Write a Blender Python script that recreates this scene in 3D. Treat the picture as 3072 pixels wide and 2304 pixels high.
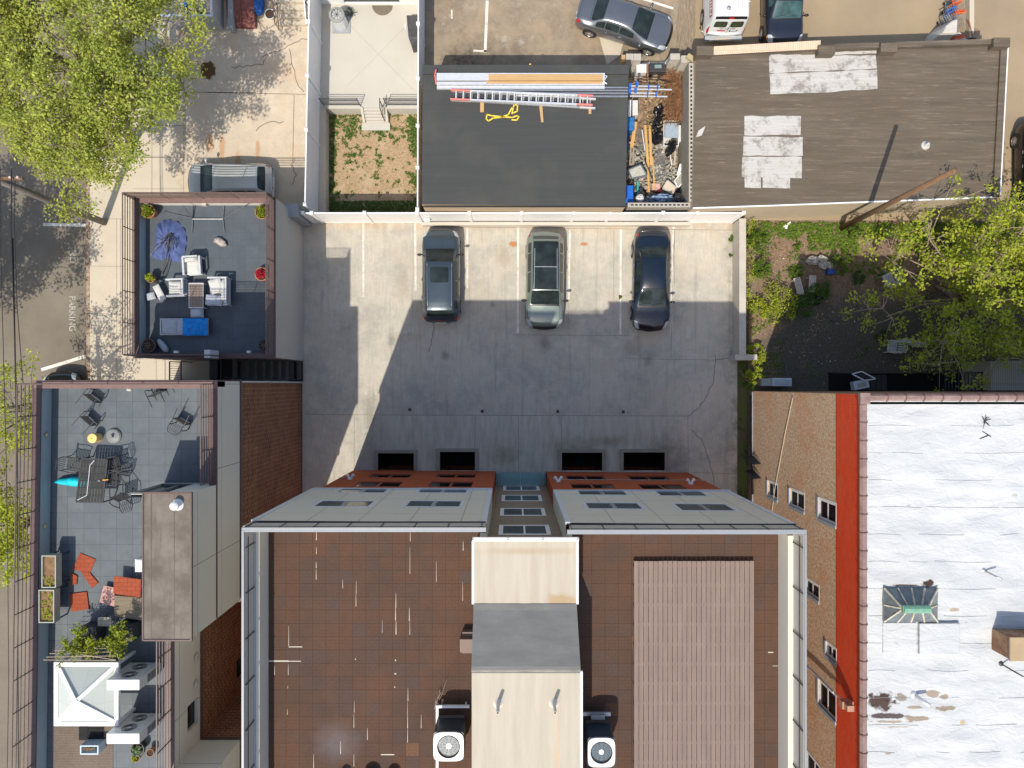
import bpy, math, random
from mathutils import Vector, Matrix, noise
R = math.radians
for ob in list(bpy.data.objects): bpy.data.objects.remove(ob)
SC = bpy.context.scene
COL = SC.collection

# ------------------------------------------------------------------ camera, sky, sun
CAM_H = 36.0            # metres above the parking lot
FOC = 2130.0            # focal length in photo pixels (photo 3072 wide)
cam = bpy.data.cameras.new('camera'); cam_ob = bpy.data.objects.new('camera', cam); COL.objects.link(cam_ob)
cam_ob.location = (0, 0, CAM_H); cam_ob.rotation_euler = (0, 0, 0)
cam.sensor_width = 36.0; cam.lens = FOC / 3072 * 36.0; cam.clip_start = 0.5; cam.clip_end = 2000
SC.camera = cam_ob

SUN = Vector((-0.222, -0.60, 1.0)).normalized()     # towards the sun
el = math.asin(SUN.z); az = math.atan2(SUN.x, SUN.y)
w = bpy.data.worlds.new('World'); SC.world = w; w.use_nodes = True
nt = w.node_tree
bg = nt.nodes['Background']; sky = nt.nodes.new('ShaderNodeTexSky')
sky.sky_type = 'NISHITA'; sky.sun_disc = False; sky.sun_elevation = el; sky.sun_rotation = az
sky.air_density = 1.0; sky.dust_density = 1.7; sky.ozone_density = 0.3
nt.links.new(sky.outputs[0], bg.inputs[0]); bg.inputs[1].default_value = 0.148
sl = bpy.data.lights.new('sun', 'SUN'); sl.energy = 3.4; sl.angle = R(0.5); sl.color = (1.0, 0.925, 0.80)
so = bpy.data.objects.new('sun', sl); COL.objects.link(so); so.location = (-20, -40, 60)
so.rotation_euler = SUN.to_track_quat('Z', 'Y').to_euler()
SC.view_settings.view_transform = 'Standard'; SC.view_settings.look = 'None'
SC.view_settings.exposure = 0.42; SC.view_settings.gamma = 1.0
SC.cycles.max_bounces = 6; SC.cycles.diffuse_bounces = 3; SC.cycles.glossy_bounces = 3
SC.cycles.transmission_bounces = 4; SC.cycles.transparent_max_bounces = 6
SC.cycles.caustics_reflective = False; SC.cycles.caustics_refractive = False

# ------------------------------------------------------------------ photo measurements -> metres
def P(px, py, z=0.0):
    s = (CAM_H - z) / FOC
    return ((px - 1536) * s, (1152 - py) * s)
def q(c, r, x, y, z=0.0): return P(768 * c + x / 2.8802, 576 * r + y / 2.8802, z)
def o(x, y, z=0.0): return P(x * 1.38879, y * 1.38879, z)
def q3(c, r, x, y, z=0.0): return q(c, r, x, y, z) + (z,)
def quad2(c, r, pts, z): return [q(c, r, x, y, z) for x, y in pts]

# ------------------------------------------------------------------ objects
def wloc(ob):
    v = Vector(ob.location); p = ob.parent
    while p: v += p.location; p = p.parent
    return v
def tag(ob, label=None, cat=None, group=None, kind=None):
    if label: ob['label'] = label
    if cat: ob['category'] = cat
    if group: ob['group'] = group
    if kind: ob['kind'] = kind
    return ob
def thing(name, label, cat, loc=(0, 0, 0), group=None):
    ob = bpy.data.objects.new(name, None); COL.objects.link(ob)
    ob.empty_display_size = 0.2
    ob.location = loc
    return tag(ob, label, cat, group)
def kids(ob): return [c for c in bpy.data.objects if c.parent == ob]
def dup(ob, loc=None, rz=None, label=None, parent=None):
    c = ob.copy(); COL.objects.link(c)
    if parent is not None: c.parent = parent
    for ch in kids(ob): dup(ch, parent=c)
    if loc is not None: c.location = loc
    if rz is not None: c.rotation_euler = (0, 0, rz)
    if label: c['label'] = label
    return c

class MB:
    def __init__(s): s.v = []; s.f = []; s.mi = []; s.m = 0
    def add(s, pts, faces):
        n = len(s.v); s.v += [tuple(p) for p in pts]
        for f in faces: s.f.append([n + i for i in f]); s.mi.append(s.m)
        return s
    def face(s, pts): return s.add(pts, [list(range(len(pts)))])
    def box(s, x0, x1, y0, y1, z0, z1):
        p = [(x0,y0,z0),(x1,y0,z0),(x1,y1,z0),(x0,y1,z0),(x0,y0,z1),(x1,y0,z1),(x1,y1,z1),(x0,y1,z1)]
        return s.add(p, [(0,3,2,1),(4,5,6,7),(0,1,5,4),(1,2,6,5),(2,3,7,6),(3,0,4,7)])
    def obox(s, c, size, rz=0.0, rx=0.0, ry=0.0):
        M = Matrix.Translation(c) @ Matrix.Rotation(rz, 4, 'Z') @ Matrix.Rotation(ry, 4, 'Y') @ Matrix.Rotation(rx, 4, 'X')
        a, b, h = size[0]/2, size[1]/2, size[2]/2
        p = [M @ Vector(t) for t in [(-a,-b,-h),(a,-b,-h),(a,b,-h),(-a,b,-h),(-a,-b,h),(a,-b,h),(a,b,h),(-a,b,h)]]
        return s.add(p, [(0,3,2,1),(4,5,6,7),(0,1,5,4),(1,2,6,5),(2,3,7,6),(3,0,4,7)])
    def prism(s, poly, z0, z1, bottom=True):
        a = sum(poly[i][0]*poly[(i+1)%len(poly)][1] - poly[(i+1)%len(poly)][0]*poly[i][1] for i in range(len(poly)))
        if a < 0: poly = poly[::-1]
        n = len(poly)
        pts = [(x, y, z0) for x, y in poly] + [(x, y, z1) for x, y in poly]
        fs = [tuple(range(n, 2*n))] + ([tuple(range(n-1, -1, -1))] if bottom else [])
        fs += [(i, (i+1)%n, n+(i+1)%n, n+i) for i in range(n)]
        return s.add(pts, fs)
    def bar(s, a, b, w, h, up=(0,0,1)):      # rectangular bar from a to b
        a = Vector(a); b = Vector(b); d = (b-a).normalized(); u = Vector(up)
        sd = d.cross(u)
        if sd.length < 1e-4: sd = d.cross(Vector((0,1,0)))
        sd.normalize(); u = sd.cross(d).normalized(); sd *= w/2; u *= h/2
        p = [a-sd-u, a+sd-u, a+sd+u, a-sd+u, b-sd-u, b+sd-u, b+sd+u, b-sd+u]
        return s.add(p, [(0,1,2,3),(7,6,5,4),(0,4,5,1),(1,5,6,2),(2,6,7,3),(3,7,4,0)])
    def tube(s, pts, r, n=6, r1=None, cap=True, rad=None):
        pts = [Vector(p) for p in pts]; k = len(pts); rings = []
        pn = None
        for i, p in enumerate(pts):
            d = (pts[min(i+1, k-1)] - pts[max(i-1, 0)])
            if d.length < 1e-6: d = Vector((0,0,1))
            d.normalize()
            if pn is None:
                pn = d.cross(Vector((0,0,1)))
                if pn.length < 1e-3: pn = d.cross(Vector((1,0,0)))
            else: pn = pn - d * pn.dot(d)
            pn.normalize(); bn = d.cross(pn)
            rr = rad[i] if rad else (r if r1 is None else r + (r1-r)*i/max(1, k-1))
            rings.append([p + (pn*math.cos(2*math.pi*j/n) + bn*math.sin(2*math.pi*j/n))*rr for j in range(n)])
        vs = [v for rg in rings for v in rg]; fs = []
        for i in range(k-1):
            for j in range(n):
                fs.append((i*n+j, i*n+(j+1)%n, (i+1)*n+(j+1)%n, (i+1)*n+j))
        if cap: fs.append(tuple(range(n-1, -1, -1))); fs.append(tuple((k-1)*n+j for j in range(n)))
        return s.add(vs, fs)
    def cyl(s, c, r, h, n=20, r1=None):
        return s.tube([c, (c[0], c[1], c[2]+h)], r, n, r1)
    def lathe(s, c, prof, n=20, cap=True):    # prof: (radius, z)
        vs = []; fs = []; k = len(prof)
        for r, z in prof:
            for j in range(n):
                a = 2*math.pi*j/n; vs.append((c[0]+r*math.cos(a), c[1]+r*math.sin(a), c[2]+z))
        for i in range(k-1):
            for j in range(n): fs.append((i*n+j, i*n+(j+1)%n, (i+1)*n+(j+1)%n, (i+1)*n+j))
        if cap: fs.append(tuple(range(n-1,-1,-1))); fs.append(tuple((k-1)*n+j for j in range(n)))
        return s.add(vs, fs)
    def blob(s, c, rad, n=12, m=8, amp=0.15, freq=3.0, seed=0, rz=0):
        vs = []; fs = []
        for i in range(m+1):
            th = math.pi*i/m
            for j in range(n):
                ph = 2*math.pi*j/n
                d = Vector((math.sin(th)*math.cos(ph), math.sin(th)*math.sin(ph), math.cos(th)))
                k = 1 + amp*noise.noise(d*freq + Vector((seed*7.3, seed*1.7, 0)))*2
                v = Vector((d.x*rad[0]*k, d.y*rad[1]*k, d.z*rad[2]*k))
                v = Matrix.Rotation(rz, 3, 'Z') @ v
                vs.append((c[0]+v.x, c[1]+v.y, c[2]+v.z))
        for i in range(m):
            for j in range(n): fs.append((i*n+j, (i+1)*n+j, (i+1)*n+(j+1)%n, i*n+(j+1)%n))
        return s.add(vs, fs)
    def build(s, name, mat, parent=None, smooth=False, label=None, cat=None, group=None, kind=None, bevel=0):
        if not isinstance(mat, (list, tuple)): mat = [mat]
        if parent is not None: L = wloc(parent)
        elif kind == 'structure' or not s.v: L = Vector((0, 0, 0))
        else:
            xs = [v[0] for v in s.v]; ys = [v[1] for v in s.v]; zs = [v[2] for v in s.v]
            L = Vector(((min(xs)+max(xs))/2, (min(ys)+max(ys))/2, min(zs)))
        me = bpy.data.meshes.new(name)
        me.from_pydata([(v[0]-L.x, v[1]-L.y, v[2]-L.z) for v in s.v], [], s.f)
        for m_ in mat: me.materials.append(m_)
        if len(mat) > 1:
            for p, i in zip(me.polygons, s.mi): p.material_index = i
        if smooth:
            for p in me.polygons: p.use_smooth = True
        me.update()
        ob = bpy.data.objects.new(name, me); COL.objects.link(ob)
        if parent is not None: ob.parent = parent
        else: ob.location = L
        if bevel:
            b = ob.modifiers.new('bevel', 'BEVEL'); b.width = bevel; b.segments = 2; b.limit_method = 'ANGLE'; b.harden_normals = False
        return tag(ob, label, cat, group, kind)

# ------------------------------------------------------------------ materials
class G:
    def __init__(s, name):
        s.m = bpy.data.materials.new(name); s.m.use_nodes = True; s.t = s.m.node_tree
        s.b = s.t.nodes['Principled BSDF']; s._pos = None
    def n(s, t, **kw):
        nd = s.t.nodes.new(t)
        for k, v in kw.items(): setattr(nd, k, v)
        return nd
    def set(s, sock, v):
        if hasattr(v, 'is_output') or isinstance(v, bpy.types.NodeSocket): s.t.links.new(v, sock)
        elif v is not None:
            if isinstance(v, (tuple, list)) and len(v) == 3 and sock.type == 'RGBA': v = (*v, 1)
            sock.default_value = v
    def pos(s):
        if s._pos is None: s._pos = s.n('ShaderNodeNewGeometry').outputs['Position']
        return s._pos
    def mapv(s, scale=(1,1,1), rot=(0,0,0), loc=(0,0,0), vec=None):
        m = s.n('ShaderNodeMapping'); s.set(m.inputs[0], vec or s.pos())
        m.inputs['Scale'].default_value = scale; m.inputs['Rotation'].default_value = rot; m.inputs['Location'].default_value = loc
        return m.outputs[0]
    def comb(s, a, b, flip=False):   # 2D coordinates from world axes, e.g. 'y','z'
        sp = s.n('ShaderNodeSeparateXYZ'); s.set(sp.inputs[0], s.pos())
        cb = s.n('ShaderNodeCombineXYZ')
        s.set(cb.inputs[0], sp.outputs['xyz'.index(a)]); s.set(cb.inputs[1], sp.outputs['xyz'.index(b)])
        return cb.outputs[0]
    def noise(s, scale, detail=4, rough=0.55, vec=None, dist=0):
        n = s.n('ShaderNodeTexNoise'); s.set(n.inputs['Vector'], vec or s.pos())
        n.inputs['Scale'].default_value = scale; n.inputs['Detail'].default_value = detail
        n.inputs['Roughness'].default_value = rough; n.inputs['Distortion'].default_value = dist
        return n.outputs['Fac']
    def ramp(s, fac, a, b, c0=0.0, c1=1.0):   # linear remap clamp
        m = s.n('ShaderNodeMapRange'); s.set(m.inputs[0], fac)
        m.inputs[1].default_value = a; m.inputs[2].default_value = b; m.inputs[3].default_value = c0; m.inputs[4].default_value = c1
        return m.outputs[0]
    def mix(s, fac, a, b, mode='MIX'):
        m = s.n('ShaderNodeMix', data_type='RGBA', blend_type=mode)
        s.set(m.inputs[0], fac); s.set(m.inputs[6], a); s.set(m.inputs[7], b)
        return m.outputs[2]
    def math(s, op, a, b=None):
        m = s.n('ShaderNodeMath', operation=op); s.set(m.inputs[0], a)
        if b is not None: s.set(m.inputs[1], b)
        return m.outputs[0]
    def ell(s, cx, cy, rx, ry, wob=0.5, soft=0.25, freq=2.0, ax='xy'):   # soft noisy ellipse mask at a world position
        sp = s.n('ShaderNodeSeparateXYZ'); s.set(sp.inputs[0], s.pos())
        dx = s.math('DIVIDE', s.math('SUBTRACT', sp.outputs['xyz'.index(ax[0])], cx), rx)
        dy = s.math('DIVIDE', s.math('SUBTRACT', sp.outputs['xyz'.index(ax[1])], cy), ry)
        d = s.math('SQRT', s.math('ADD', s.math('MULTIPLY', dx, dx), s.math('MULTIPLY', dy, dy)))
        d = s.math('ADD', d, s.math('MULTIPLY', s.math('SUBTRACT', s.noise(freq, 5, 0.65), 0.5), wob*2))
        return s.ramp(d, 1.0, 1.0-soft)
    def bump(s, h, strength=0.3, dist=0.02):
        b = s.n('ShaderNodeBump'); b.inputs['Strength'].default_value = strength; b.inputs['Distance'].default_value = dist
        s.set(b.inputs['Height'], h); s.set(s.b.inputs['Normal'], b.outputs[0])
    def out(s, col=None, rough=None, metal=None, spec=None):
        if col is not None: s.set(s.b.inputs['Base Color'], col)
        if rough is not None: s.set(s.b.inputs['Roughness'], rough)
        if metal is not None: s.set(s.b.inputs['Metallic'], metal)
        if spec is not None: s.set(s.b.inputs['Specular IOR Level'], spec)
        return s.m
def hx(r, g, b, k=1.0):     # sRGB byte colour -> linear, scaled
    f = lambda c: (c/255/12.92 if c/255 <= 0.04045 else ((c/255+0.055)/1.055)**2.4) * k
    return (f(r), f(g), f(b))
def shade(c, k): return tuple(min(1, x*k) for x in c)
def speck(name, c, var=0.18, scale=1.2, fine=18, rough=0.85, bump=0.15, spec=0.3, tint=None, metal=0):
    g = G(name)
    a = g.noise(scale, 5, 0.6); b = g.noise(fine, 3, 0.6)
    k = g.math('ADD', g.math('MULTIPLY', g.ramp(a, 0.3, 0.7, -1, 1), var), g.math('MULTIPLY', g.ramp(b, 0.3, 0.7, -1, 1), var*0.5))
    c0 = shade(c, 1-2*var) ; c1 = shade(tint or c, 1+2*var)
    col = g.mix(g.ramp(k, -2*var, 2*var), c0, c1)
    if bump: g.bump(b, bump, 0.01)
    return g.out(col, rough, metal, spec)
def flat(name, c, rough=0.5, metal=0, spec=0.5, coat=0, var=0.06, scale=6):
    g = G(name)
    col = g.mix(g.ramp(g.noise(scale, 4), 0.3, 0.7), shade(c, 1-var), shade(c, 1+var))
    g.out(col, rough, metal, spec)
    if coat: g.b.inputs['Coat Weight'].default_value = coat; g.b.inputs['Coat Roughness'].default_value = 0.04
    return g.m
def streaky(name, c, ax='x', var=0.15, scale=0.6, stretch=12, rough=0.85, c2=None, spots=0.0):
    g = G(name); sc = {'x': (1, stretch, 1), 'y': (stretch, 1, 1), 'z': (1, 1, 1)}[ax]
    a = g.noise(scale, 6, 0.65, g.mapv(sc)); b = g.noise(22, 3, 0.6)
    col = g.mix(g.ramp(a, 0.3, 0.7), shade(c, 1-var), shade(c2 or c, 1+var))
    col = g.mix(g.ramp(b, 0.35, 0.7, 0, 0.35), col, shade(c, 0.8))
    if spots: col = g.mix(g.ramp(g.noise(0.5, 5, 0.6), 0.55, 0.7, 0, spots), col, shade(c, 0.55))
    g.bump(b, 0.15, 0.01)
    return g.out(col, rough, 0, 0.25)
def brick(name, c1, c2, mortar, ax='yz', bw=0.22, bh=0.075, mort=0.010, offset=0.5, rough=0.9, bump=0.5, blot=None, blot_c=None, bias=0.0, var=0.25):
    g = G(name); t = g.n('ShaderNodeTexBrick'); g.set(t.inputs['Vector'], g.comb(*ax))
    t.offset = offset; t.inputs['Scale'].default_value = 1; t.inputs['Brick Width'].default_value = bw
    t.inputs['Row Height'].default_value = bh; t.inputs['Mortar Size'].default_value = mort; t.inputs['Mortar Smooth'].default_value = 0.2
    t.inputs['Bias'].default_value = bias
    g.set(t.inputs['Color1'], c1); g.set(t.inputs['Color2'], c2); g.set(t.inputs['Mortar'], mortar)
    col = t.outputs['Color']
    col = g.mix(g.ramp(g.noise(1.3, 6, 0.65), 0.3, 0.7, 0, 1), g.mix(1.0, col, (1-var,)*3, 'MULTIPLY'), col)
    if blot: col = g.mix(g.ramp(g.noise(blot, 5, 0.7), 0.52, 0.66, 0, 0.7), col, blot_c)
    g.bump(t.outputs['Fac'], -bump, 0.01)
    return g.out(col, rough, 0, 0.2)
def glass(name, c=(0.02, 0.03, 0.035), rough=0.04):
    g = G(name)
    col = g.mix(g.ramp(g.noise(1.7, 2), 0.35, 0.65), shade(c, 0.7), shade(c, 1.5))
    return g.out(col, rough, 0, 0.6)

def concrete(name, c, cdark, stain=0.5, warm=None, br=0.0):
    g = G(name)
    big = g.noise(0.35, 6, 0.62, dist=0.4); mid = g.noise(1.6, 6, 0.7); fine = g.noise(26, 4, 0.65)
    col = g.mix(g.ramp(big, 0.40, 0.60), cdark, c)
    col = g.mix(g.ramp(mid, 0.44, 0.68, 0, 0.8), col, shade(c, 1.12))
    if br: col = g.mix(g.ramp(g.noise(1.2, 4, 0.6, g.mapv((14, 0.8, 1))), 0.46, 0.68, 0, br), col, shade(cdark, 0.84))
    col = g.mix(g.ramp(g.noise(3.3, 7, 0.75, g.mapv(loc=(5, 5, 5))), 0.52, 0.66, 0, .4), col, shade(cdark, .8))
    if warm: col = g.mix(g.ramp(g.noise(0.6, 5, 0.6, g.mapv(loc=(7, 3, 0))), 0.5, 0.68, 0, 0.5), col, warm)
    col = g.mix(g.ramp(fine, 0.48, 0.7, 0, 0.30), col, shade(cdark, 0.72))
    sp = g.noise(5.5, 3, 0.75); col = g.mix(g.ramp(sp, 0.66, 0.76, 0, stain), col, shade(cdark, 0.5))
    g.bump(fine, 0.2, 0.006)
    return g, col
# ------------------------------------------------------------------ palette
def mk_lot(name, c, cd, stain, warm, extra=None, br=0):
    g, col = concrete(name, c, cd, stain, warm, br)
    if extra: col = extra(g, col)
    return g.out(col, 0.9, 0, 0.25)
def lot_extra(g, col):
    for cx, cy, rx, ry in [(3.2,-3.2,2.2,0.9), (-0.6,-3.3,1.3,0.8), (6.7,-3.0,2.3,1.0), (8.4,-3.9,0.7,1.4), (-4.5,-3.6,1.2,0.5)]:
        col = g.mix(g.math('MULTIPLY', g.ell(cx, cy, rx, ry, 0.9, 0.9, 1.6), 0.42), col, (0.19, 0.175, 0.11))
    for cx, cy, rx, ry in [(0.12,7.1,0.33,0.16), (3.65,7.1,0.22,0.10)]:
        col = g.mix(g.math('MULTIPLY', g.ell(cx, cy, rx, ry, 0.3, 0.3, 3), 0.85), col, (0.42, 0.16, 0.045))
    for cx, cy, rx, ry in [(-0.5,6.5,0.5,0.7), (2.6,6.0,0.6,0.8), (6.2,2.0,0.6,0.5), (-5.6,5.0,0.5,0.9), (-5.3,2.4,0.8,0.3)]:
        col = g.mix(g.math('MULTIPLY', g.ell(cx, cy, rx, ry, 0.8, 0.4, 1.6), 0.3), col, (0.36, 0.28, 0.19))
    for cx, cy, rx, ry in [(-6.1,2.2,.3,.4), (1.7,2.0,.35,.5), (-3.4,1.4,.25,.35), (4.3,3.6,.22,.3), (-1.0,4.0,.15,.2), (6.9,1.2,.3,.4), (-7.2,-1.4,.5,1.2)]:
        col = g.mix(g.math('MULTIPLY', g.ell(cx, cy, rx, ry, .7, .7, 3), .5), col, (0.15, .14, .12))
    tm = g.noise(.9, 4, .6, g.mapv((3.2, .16, 1))); col = g.mix(g.ramp(tm, .56, .66, 0, .3), col, (0.22, .21, .185))
    e = g.n('ShaderNodeSeparateXYZ'); g.set(e.inputs[0], g.pos())
    ap = g.math('MULTIPLY', g.math('MULTIPLY', g.ramp(e.outputs[1], -1.60, -1.64), g.ramp(e.outputs[0], 7.62, 7.58)), g.ramp(e.outputs[0], -6.30, -6.26))
    col = g.mix(g.math('MULTIPLY', ap, .75), col, g.mix(g.ramp(g.noise(1.3, 6, .65, g.mapv((3, .5, 1))), .38, .62), (0.40, .385, .315), (0.54, .51, .425)))
    for cx, cy, rx, ry in [(3.2,-3.3,1.9,.7), (7.4,-3.4,.8,.9), (5.0,-2.9,1.2,.4), (-.4,-3.6,1.0,.6)]: col = g.mix(g.math('MULTIPLY', g.ell(cx, cy, rx, ry, 0.9, 0.9, 1.9), 0.5), col, (0.19, 0.175, 0.11))
    rust = g.math('MULTIPLY', g.ramp(e.outputs[1], 7.6, 8.1), g.ramp(g.noise(1.4, 5, .7), 0.42, 0.6, 0, 0.55))
    col = g.mix(rust, col, (0.47, 0.27, 0.13))
    moss = g.math('MULTIPLY', g.ramp(e.outputs[0], 10.6, 11.35), g.ramp(g.noise(1.7, 5, .7), 0.45, 0.62, 0, 0.6))
    return g.mix(moss, col, (0.12, 0.125, 0.07))
M_lot = mk_lot('lot concrete', (0.50, 0.462, 0.385), (0.375, 0.358, 0.312), 0.4, (0.50, 0.425, 0.32), lot_extra, .4)
def drive_extra(g, col):
    col = g.mix(g.ell(-15.4, 15.9, 0.42, 0.5, 0.6, 0.2, 4), col, (0.10, 0.055, 0.02))
    for cx, cy, rx, ry in [(-15.3,12.2,0.25,0.6), (-14.7,12.0,0.2,0.8), (-13.9,11.3,0.2,0.5), (-12.9,11.9,0.15,0.6)]:
        col = g.mix(g.math('MULTIPLY', g.ell(cx, cy, rx, ry, 0.8, 0.5, 2.5), 0.6), col, (0.42, 0.20, 0.07))
    return col
M_drive = mk_lot('driveway concrete', (0.54, 0.455, 0.35), (0.47, 0.395, 0.305), 0.2, (0.55, 0.39, 0.25), drive_extra)
M_patio = speck('patio concrete', (0.47, 0.445, 0.39), 0.035, 0.8, 30, 0.9, 0.1)
M_walk = speck('sidewalk concrete', (0.50, 0.435, 0.335), 0.05, 0.9, 24, 0.9, 0.15, tint=(0.51,0.45,0.36))
g, col = concrete('old asphalt', (0.30, 0.245, 0.175), (0.205, 0.165, 0.12), 0.6, (0.40, 0.29, 0.19))
col = g.mix(g.ramp(g.noise(0.9, 7, .75), 0.56, 0.72, 0, 0.6), col, (0.50, 0.46, 0.40))
col = g.mix(g.ell(-2.2, 16.0, 1.9, 2.2, 0.9, 0.9, 1.3), col, g.mix(g.ramp(g.noise(5, 5, .7), .4, .65), (0.08, .066, .05), (0.24, .19, .14)))
M_north = g.out(col, 0.92, 0, 0.2)
M_alley = speck('tan asphalt', (0.285, 0.225, 0.155), 0.08, 0.35, 30, 0.95, 0.25, tint=(0.32,0.245,0.155))
g = G('street asphalt')
col = g.mix(g.ramp(g.noise(0.3, 6, .6), .35, .65), (0.17, 0.145, 0.115), (0.225, 0.195, 0.155))
col = g.mix(g.ramp(g.noise(30, 3, .6), .4, .7, 0, .4), col, (0.12, 0.105, 0.085))
g.bump(g.noise(30, 3, .6), .3, .01); M_street = g.out(col, .93, 0, .2)
g = G('vacant lot soil')
n1 = g.noise(0.8, 7, .7); n2 = g.noise(9, 5, .7)
sp = g.n('ShaderNodeSeparateXYZ'); g.set(sp.inputs[0], g.pos())
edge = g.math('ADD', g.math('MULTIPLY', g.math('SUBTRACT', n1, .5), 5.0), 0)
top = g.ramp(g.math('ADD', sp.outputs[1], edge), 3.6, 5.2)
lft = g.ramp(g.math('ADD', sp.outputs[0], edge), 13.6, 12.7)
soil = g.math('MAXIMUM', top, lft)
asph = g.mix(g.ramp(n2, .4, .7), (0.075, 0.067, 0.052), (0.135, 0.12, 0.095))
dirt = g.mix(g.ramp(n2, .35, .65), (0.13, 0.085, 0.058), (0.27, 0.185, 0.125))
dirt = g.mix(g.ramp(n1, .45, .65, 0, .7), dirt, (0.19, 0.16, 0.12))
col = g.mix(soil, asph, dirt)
col = g.mix(g.ramp(g.noise(14, 4, .8), .66, .74, 0, .7), col, (0.40, 0.36, 0.31))
g.bump(n2, .6, .03); M_vacant = g.out(col, .97, 0, .15)
g = G('moss soil')
M_moss = g.out(g.mix(g.ramp(g.noise(1.5, 6, .7), .4, .6), (0.12, 0.09, 0.06), (0.10, 0.125, 0.03)), .97, 0, .1)
g = G('lawn soil')
n1 = g.noise(1.1, 6, .62); n2 = g.noise(12, 4, .7)
sp = g.n('ShaderNodeSeparateXYZ'); g.set(sp.inputs[0], g.pos())
col = g.mix(g.ramp(n2, .35, .65), (0.27, 0.185, 0.105), (0.42, 0.31, 0.195))
col = g.mix(g.ramp(n1, .5, .62, 0, .6), col, (0.44, 0.34, 0.23))
g.bump(n2, .6, .03); M_lawn = g.out(col, .97, 0, .1)
M_white = flat('white paint', (0.78, 0.78, 0.77), 0.45, var=.03)
M_pvc = flat('white vinyl', (0.80, 0.80, 0.80), 0.35, var=.02)
M_dark = flat('dark metal', (0.035, 0.033, 0.035), 0.45, var=.2)
M_brown = flat('brown metal cap', (0.10, 0.060, 0.055), 0.45, spec=.4, var=.12)
M_brownrail = flat('brown rail', (0.13, 0.088, 0.075), 0.4, var=.15)
M_pinkcap = flat('brown pink coping', (0.185, 0.11, 0.095), 0.5, var=.12)
M_steel = flat('galvanised steel', (0.45, 0.46, 0.47), 0.35, 0.7, var=.1)
M_alum = flat('aluminium', (0.66, 0.68, 0.70), 0.35, 0.35, var=.06)
M_black = flat('black', (0.012, 0.012, 0.013), 0.5, var=.2)
M_rubber = flat('rubber', (0.02, 0.02, 0.02), 0.8, var=.2)
M_pit = flat('areaway black', (0.016, 0.016, 0.016), .9, spec=.05)
M_glassd = glass('dark window glass', (0.012, .014, .015), .12); M_glassg = glass('green window glass', (0.028, 0.045, 0.043), .12)
for _m in (M_glassd, M_glassg): _m.node_tree.nodes['Principled BSDF'].inputs['Specular IOR Level'].default_value = .22
M_lineW = G('worn line paint')
_g = M_lineW; _c = _g.mix(_g.ramp(_g.noise(2.1, 7, .8), .40, .56), (0.52, .475, .40), (0.70, .675, .61)); M_lineW = _g.out(_c, .8)
M_joint = flat('joint', (0.23, 0.21, 0.17), .95, var=.2)
M_crack = flat('crack', (0.09, 0.08, 0.07), .95, var=.2)

# ------------------------------------------------------------------ ground and slabs
def struct(mb, name, mat, parent=None, **k):
    return mb.build(name, mat, parent, kind=None if parent else 'structure', **k)
def gridsheet(x0, x1, y0, y1, z, holes, thick=None):
    xs = sorted({x0, x1} | {h[i] for h in holes for i in (0, 1) if x0 < h[i] < x1})
    ys = sorted({y0, y1} | {h[i] for h in holes for i in (2, 3) if y0 < h[i] < y1})
    mb = MB()
    for a, b in zip(xs, xs[1:]):
        for c, d in zip(ys, ys[1:]):
            mx, my = (a+b)/2, (c+d)/2
            if any(h[0] < mx < h[1] and h[2] < my < h[3] for h in holes): continue
            if thick: mb.box(a, b, c, d, z-thick, z)
            else: mb.face([(a, c, z), (b, c, z), (b, d, z), (a, d, z)])
    return mb
pits = []
for c, x0, x1, y in [(1, 1055, 1365, 597), (1, 1590, 1893, 585), (2, 430, 778, 592), (2, 962, 1318, 590)]:
    a = q(c, 2, x0, y); b = q(c, 2, x1, y)
    pits.append((a[0], b[0], -4.40, a[1]))
LX0, LX1 = q(1, 0, 600, 900)[0], q(1, 0, 1440, 900)[0]          # lawn between the two fences
LY0, LY1 = 8.30, 13.95
fenL = [(q(1,0,614,0)), (q(1,1,528,165))]
lawn_hole = (-9.45, -4.50, 8.32, 14.0)
struct(gridsheet(-400, 400, -400, 400, -0.15, pits + [lawn_hole]), 'ground', M_alley)
mb = MB(); mb.box(-31.5, -21.58, -150, 150, -.2, -.142); struct(mb, 'street', M_street)
mb = MB(); mb.box(-21.40, -17.0, -150, 150, -.2, 0.0); struct(mb, 'sidewalk', M_walk)
mb = MB(); mb.box(-21.58, -21.40, -150, 150, -.2, 0.004)
g = G('kerb'); M_kerb = g.out(g.mix(g.ramp(g.noise(2.5, 5, .7), .45, .6), (0.36, .29, .21), (0.20, .10, .06)), .9)
struct(mb, 'kerb', M_kerb)
mb = MB(); mb.box(-17.0, -9.98, 8.2, 60, -.2, 0.0); driveway = struct(mb, 'driveway', M_drive)
mb = gridsheet(-10.66, 11.42, -40, 8.30, .004, pits, .2); lot = struct(mb, 'parking_lot', M_lot)
mb = MB(); mb.box(-17.0, -10.66, -40, 8.2, -.2, -.006); struct(mb, 'building_ground', M_walk)
PY1 = 14.0
mb = MB(); mb.box(-9.98, -4.50, PY1, 60, -1.2, 0.02); patio = struct(mb, 'patio', M_patio)
mb = MB(); mb.box(-4.50, 9.2, 8.30, 60, -.2, -.004); struct(mb, 'yard_pavement', M_north)
mb = MB(); mb.box(9.2, 60, 8.30, 60, -.2, -.010); struct(mb, 'alley_pavement', M_alley)
mb = MB(); mb.box(12.0, 60, -30, 8.30, -.2, -.014); struct(mb, 'vacant_lot', M_vacant)
mb = MB(); mb.box(11.42, 12.0, -40, 8.3, -.2, -.10); struct(mb, 'dirt_strip', M_moss)
mb = MB(); mb.box(*lawn_hole[:2], 8.32, 14.0, -1.0, -.70); struct(mb, 'lawn', M_lawn)
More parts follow.
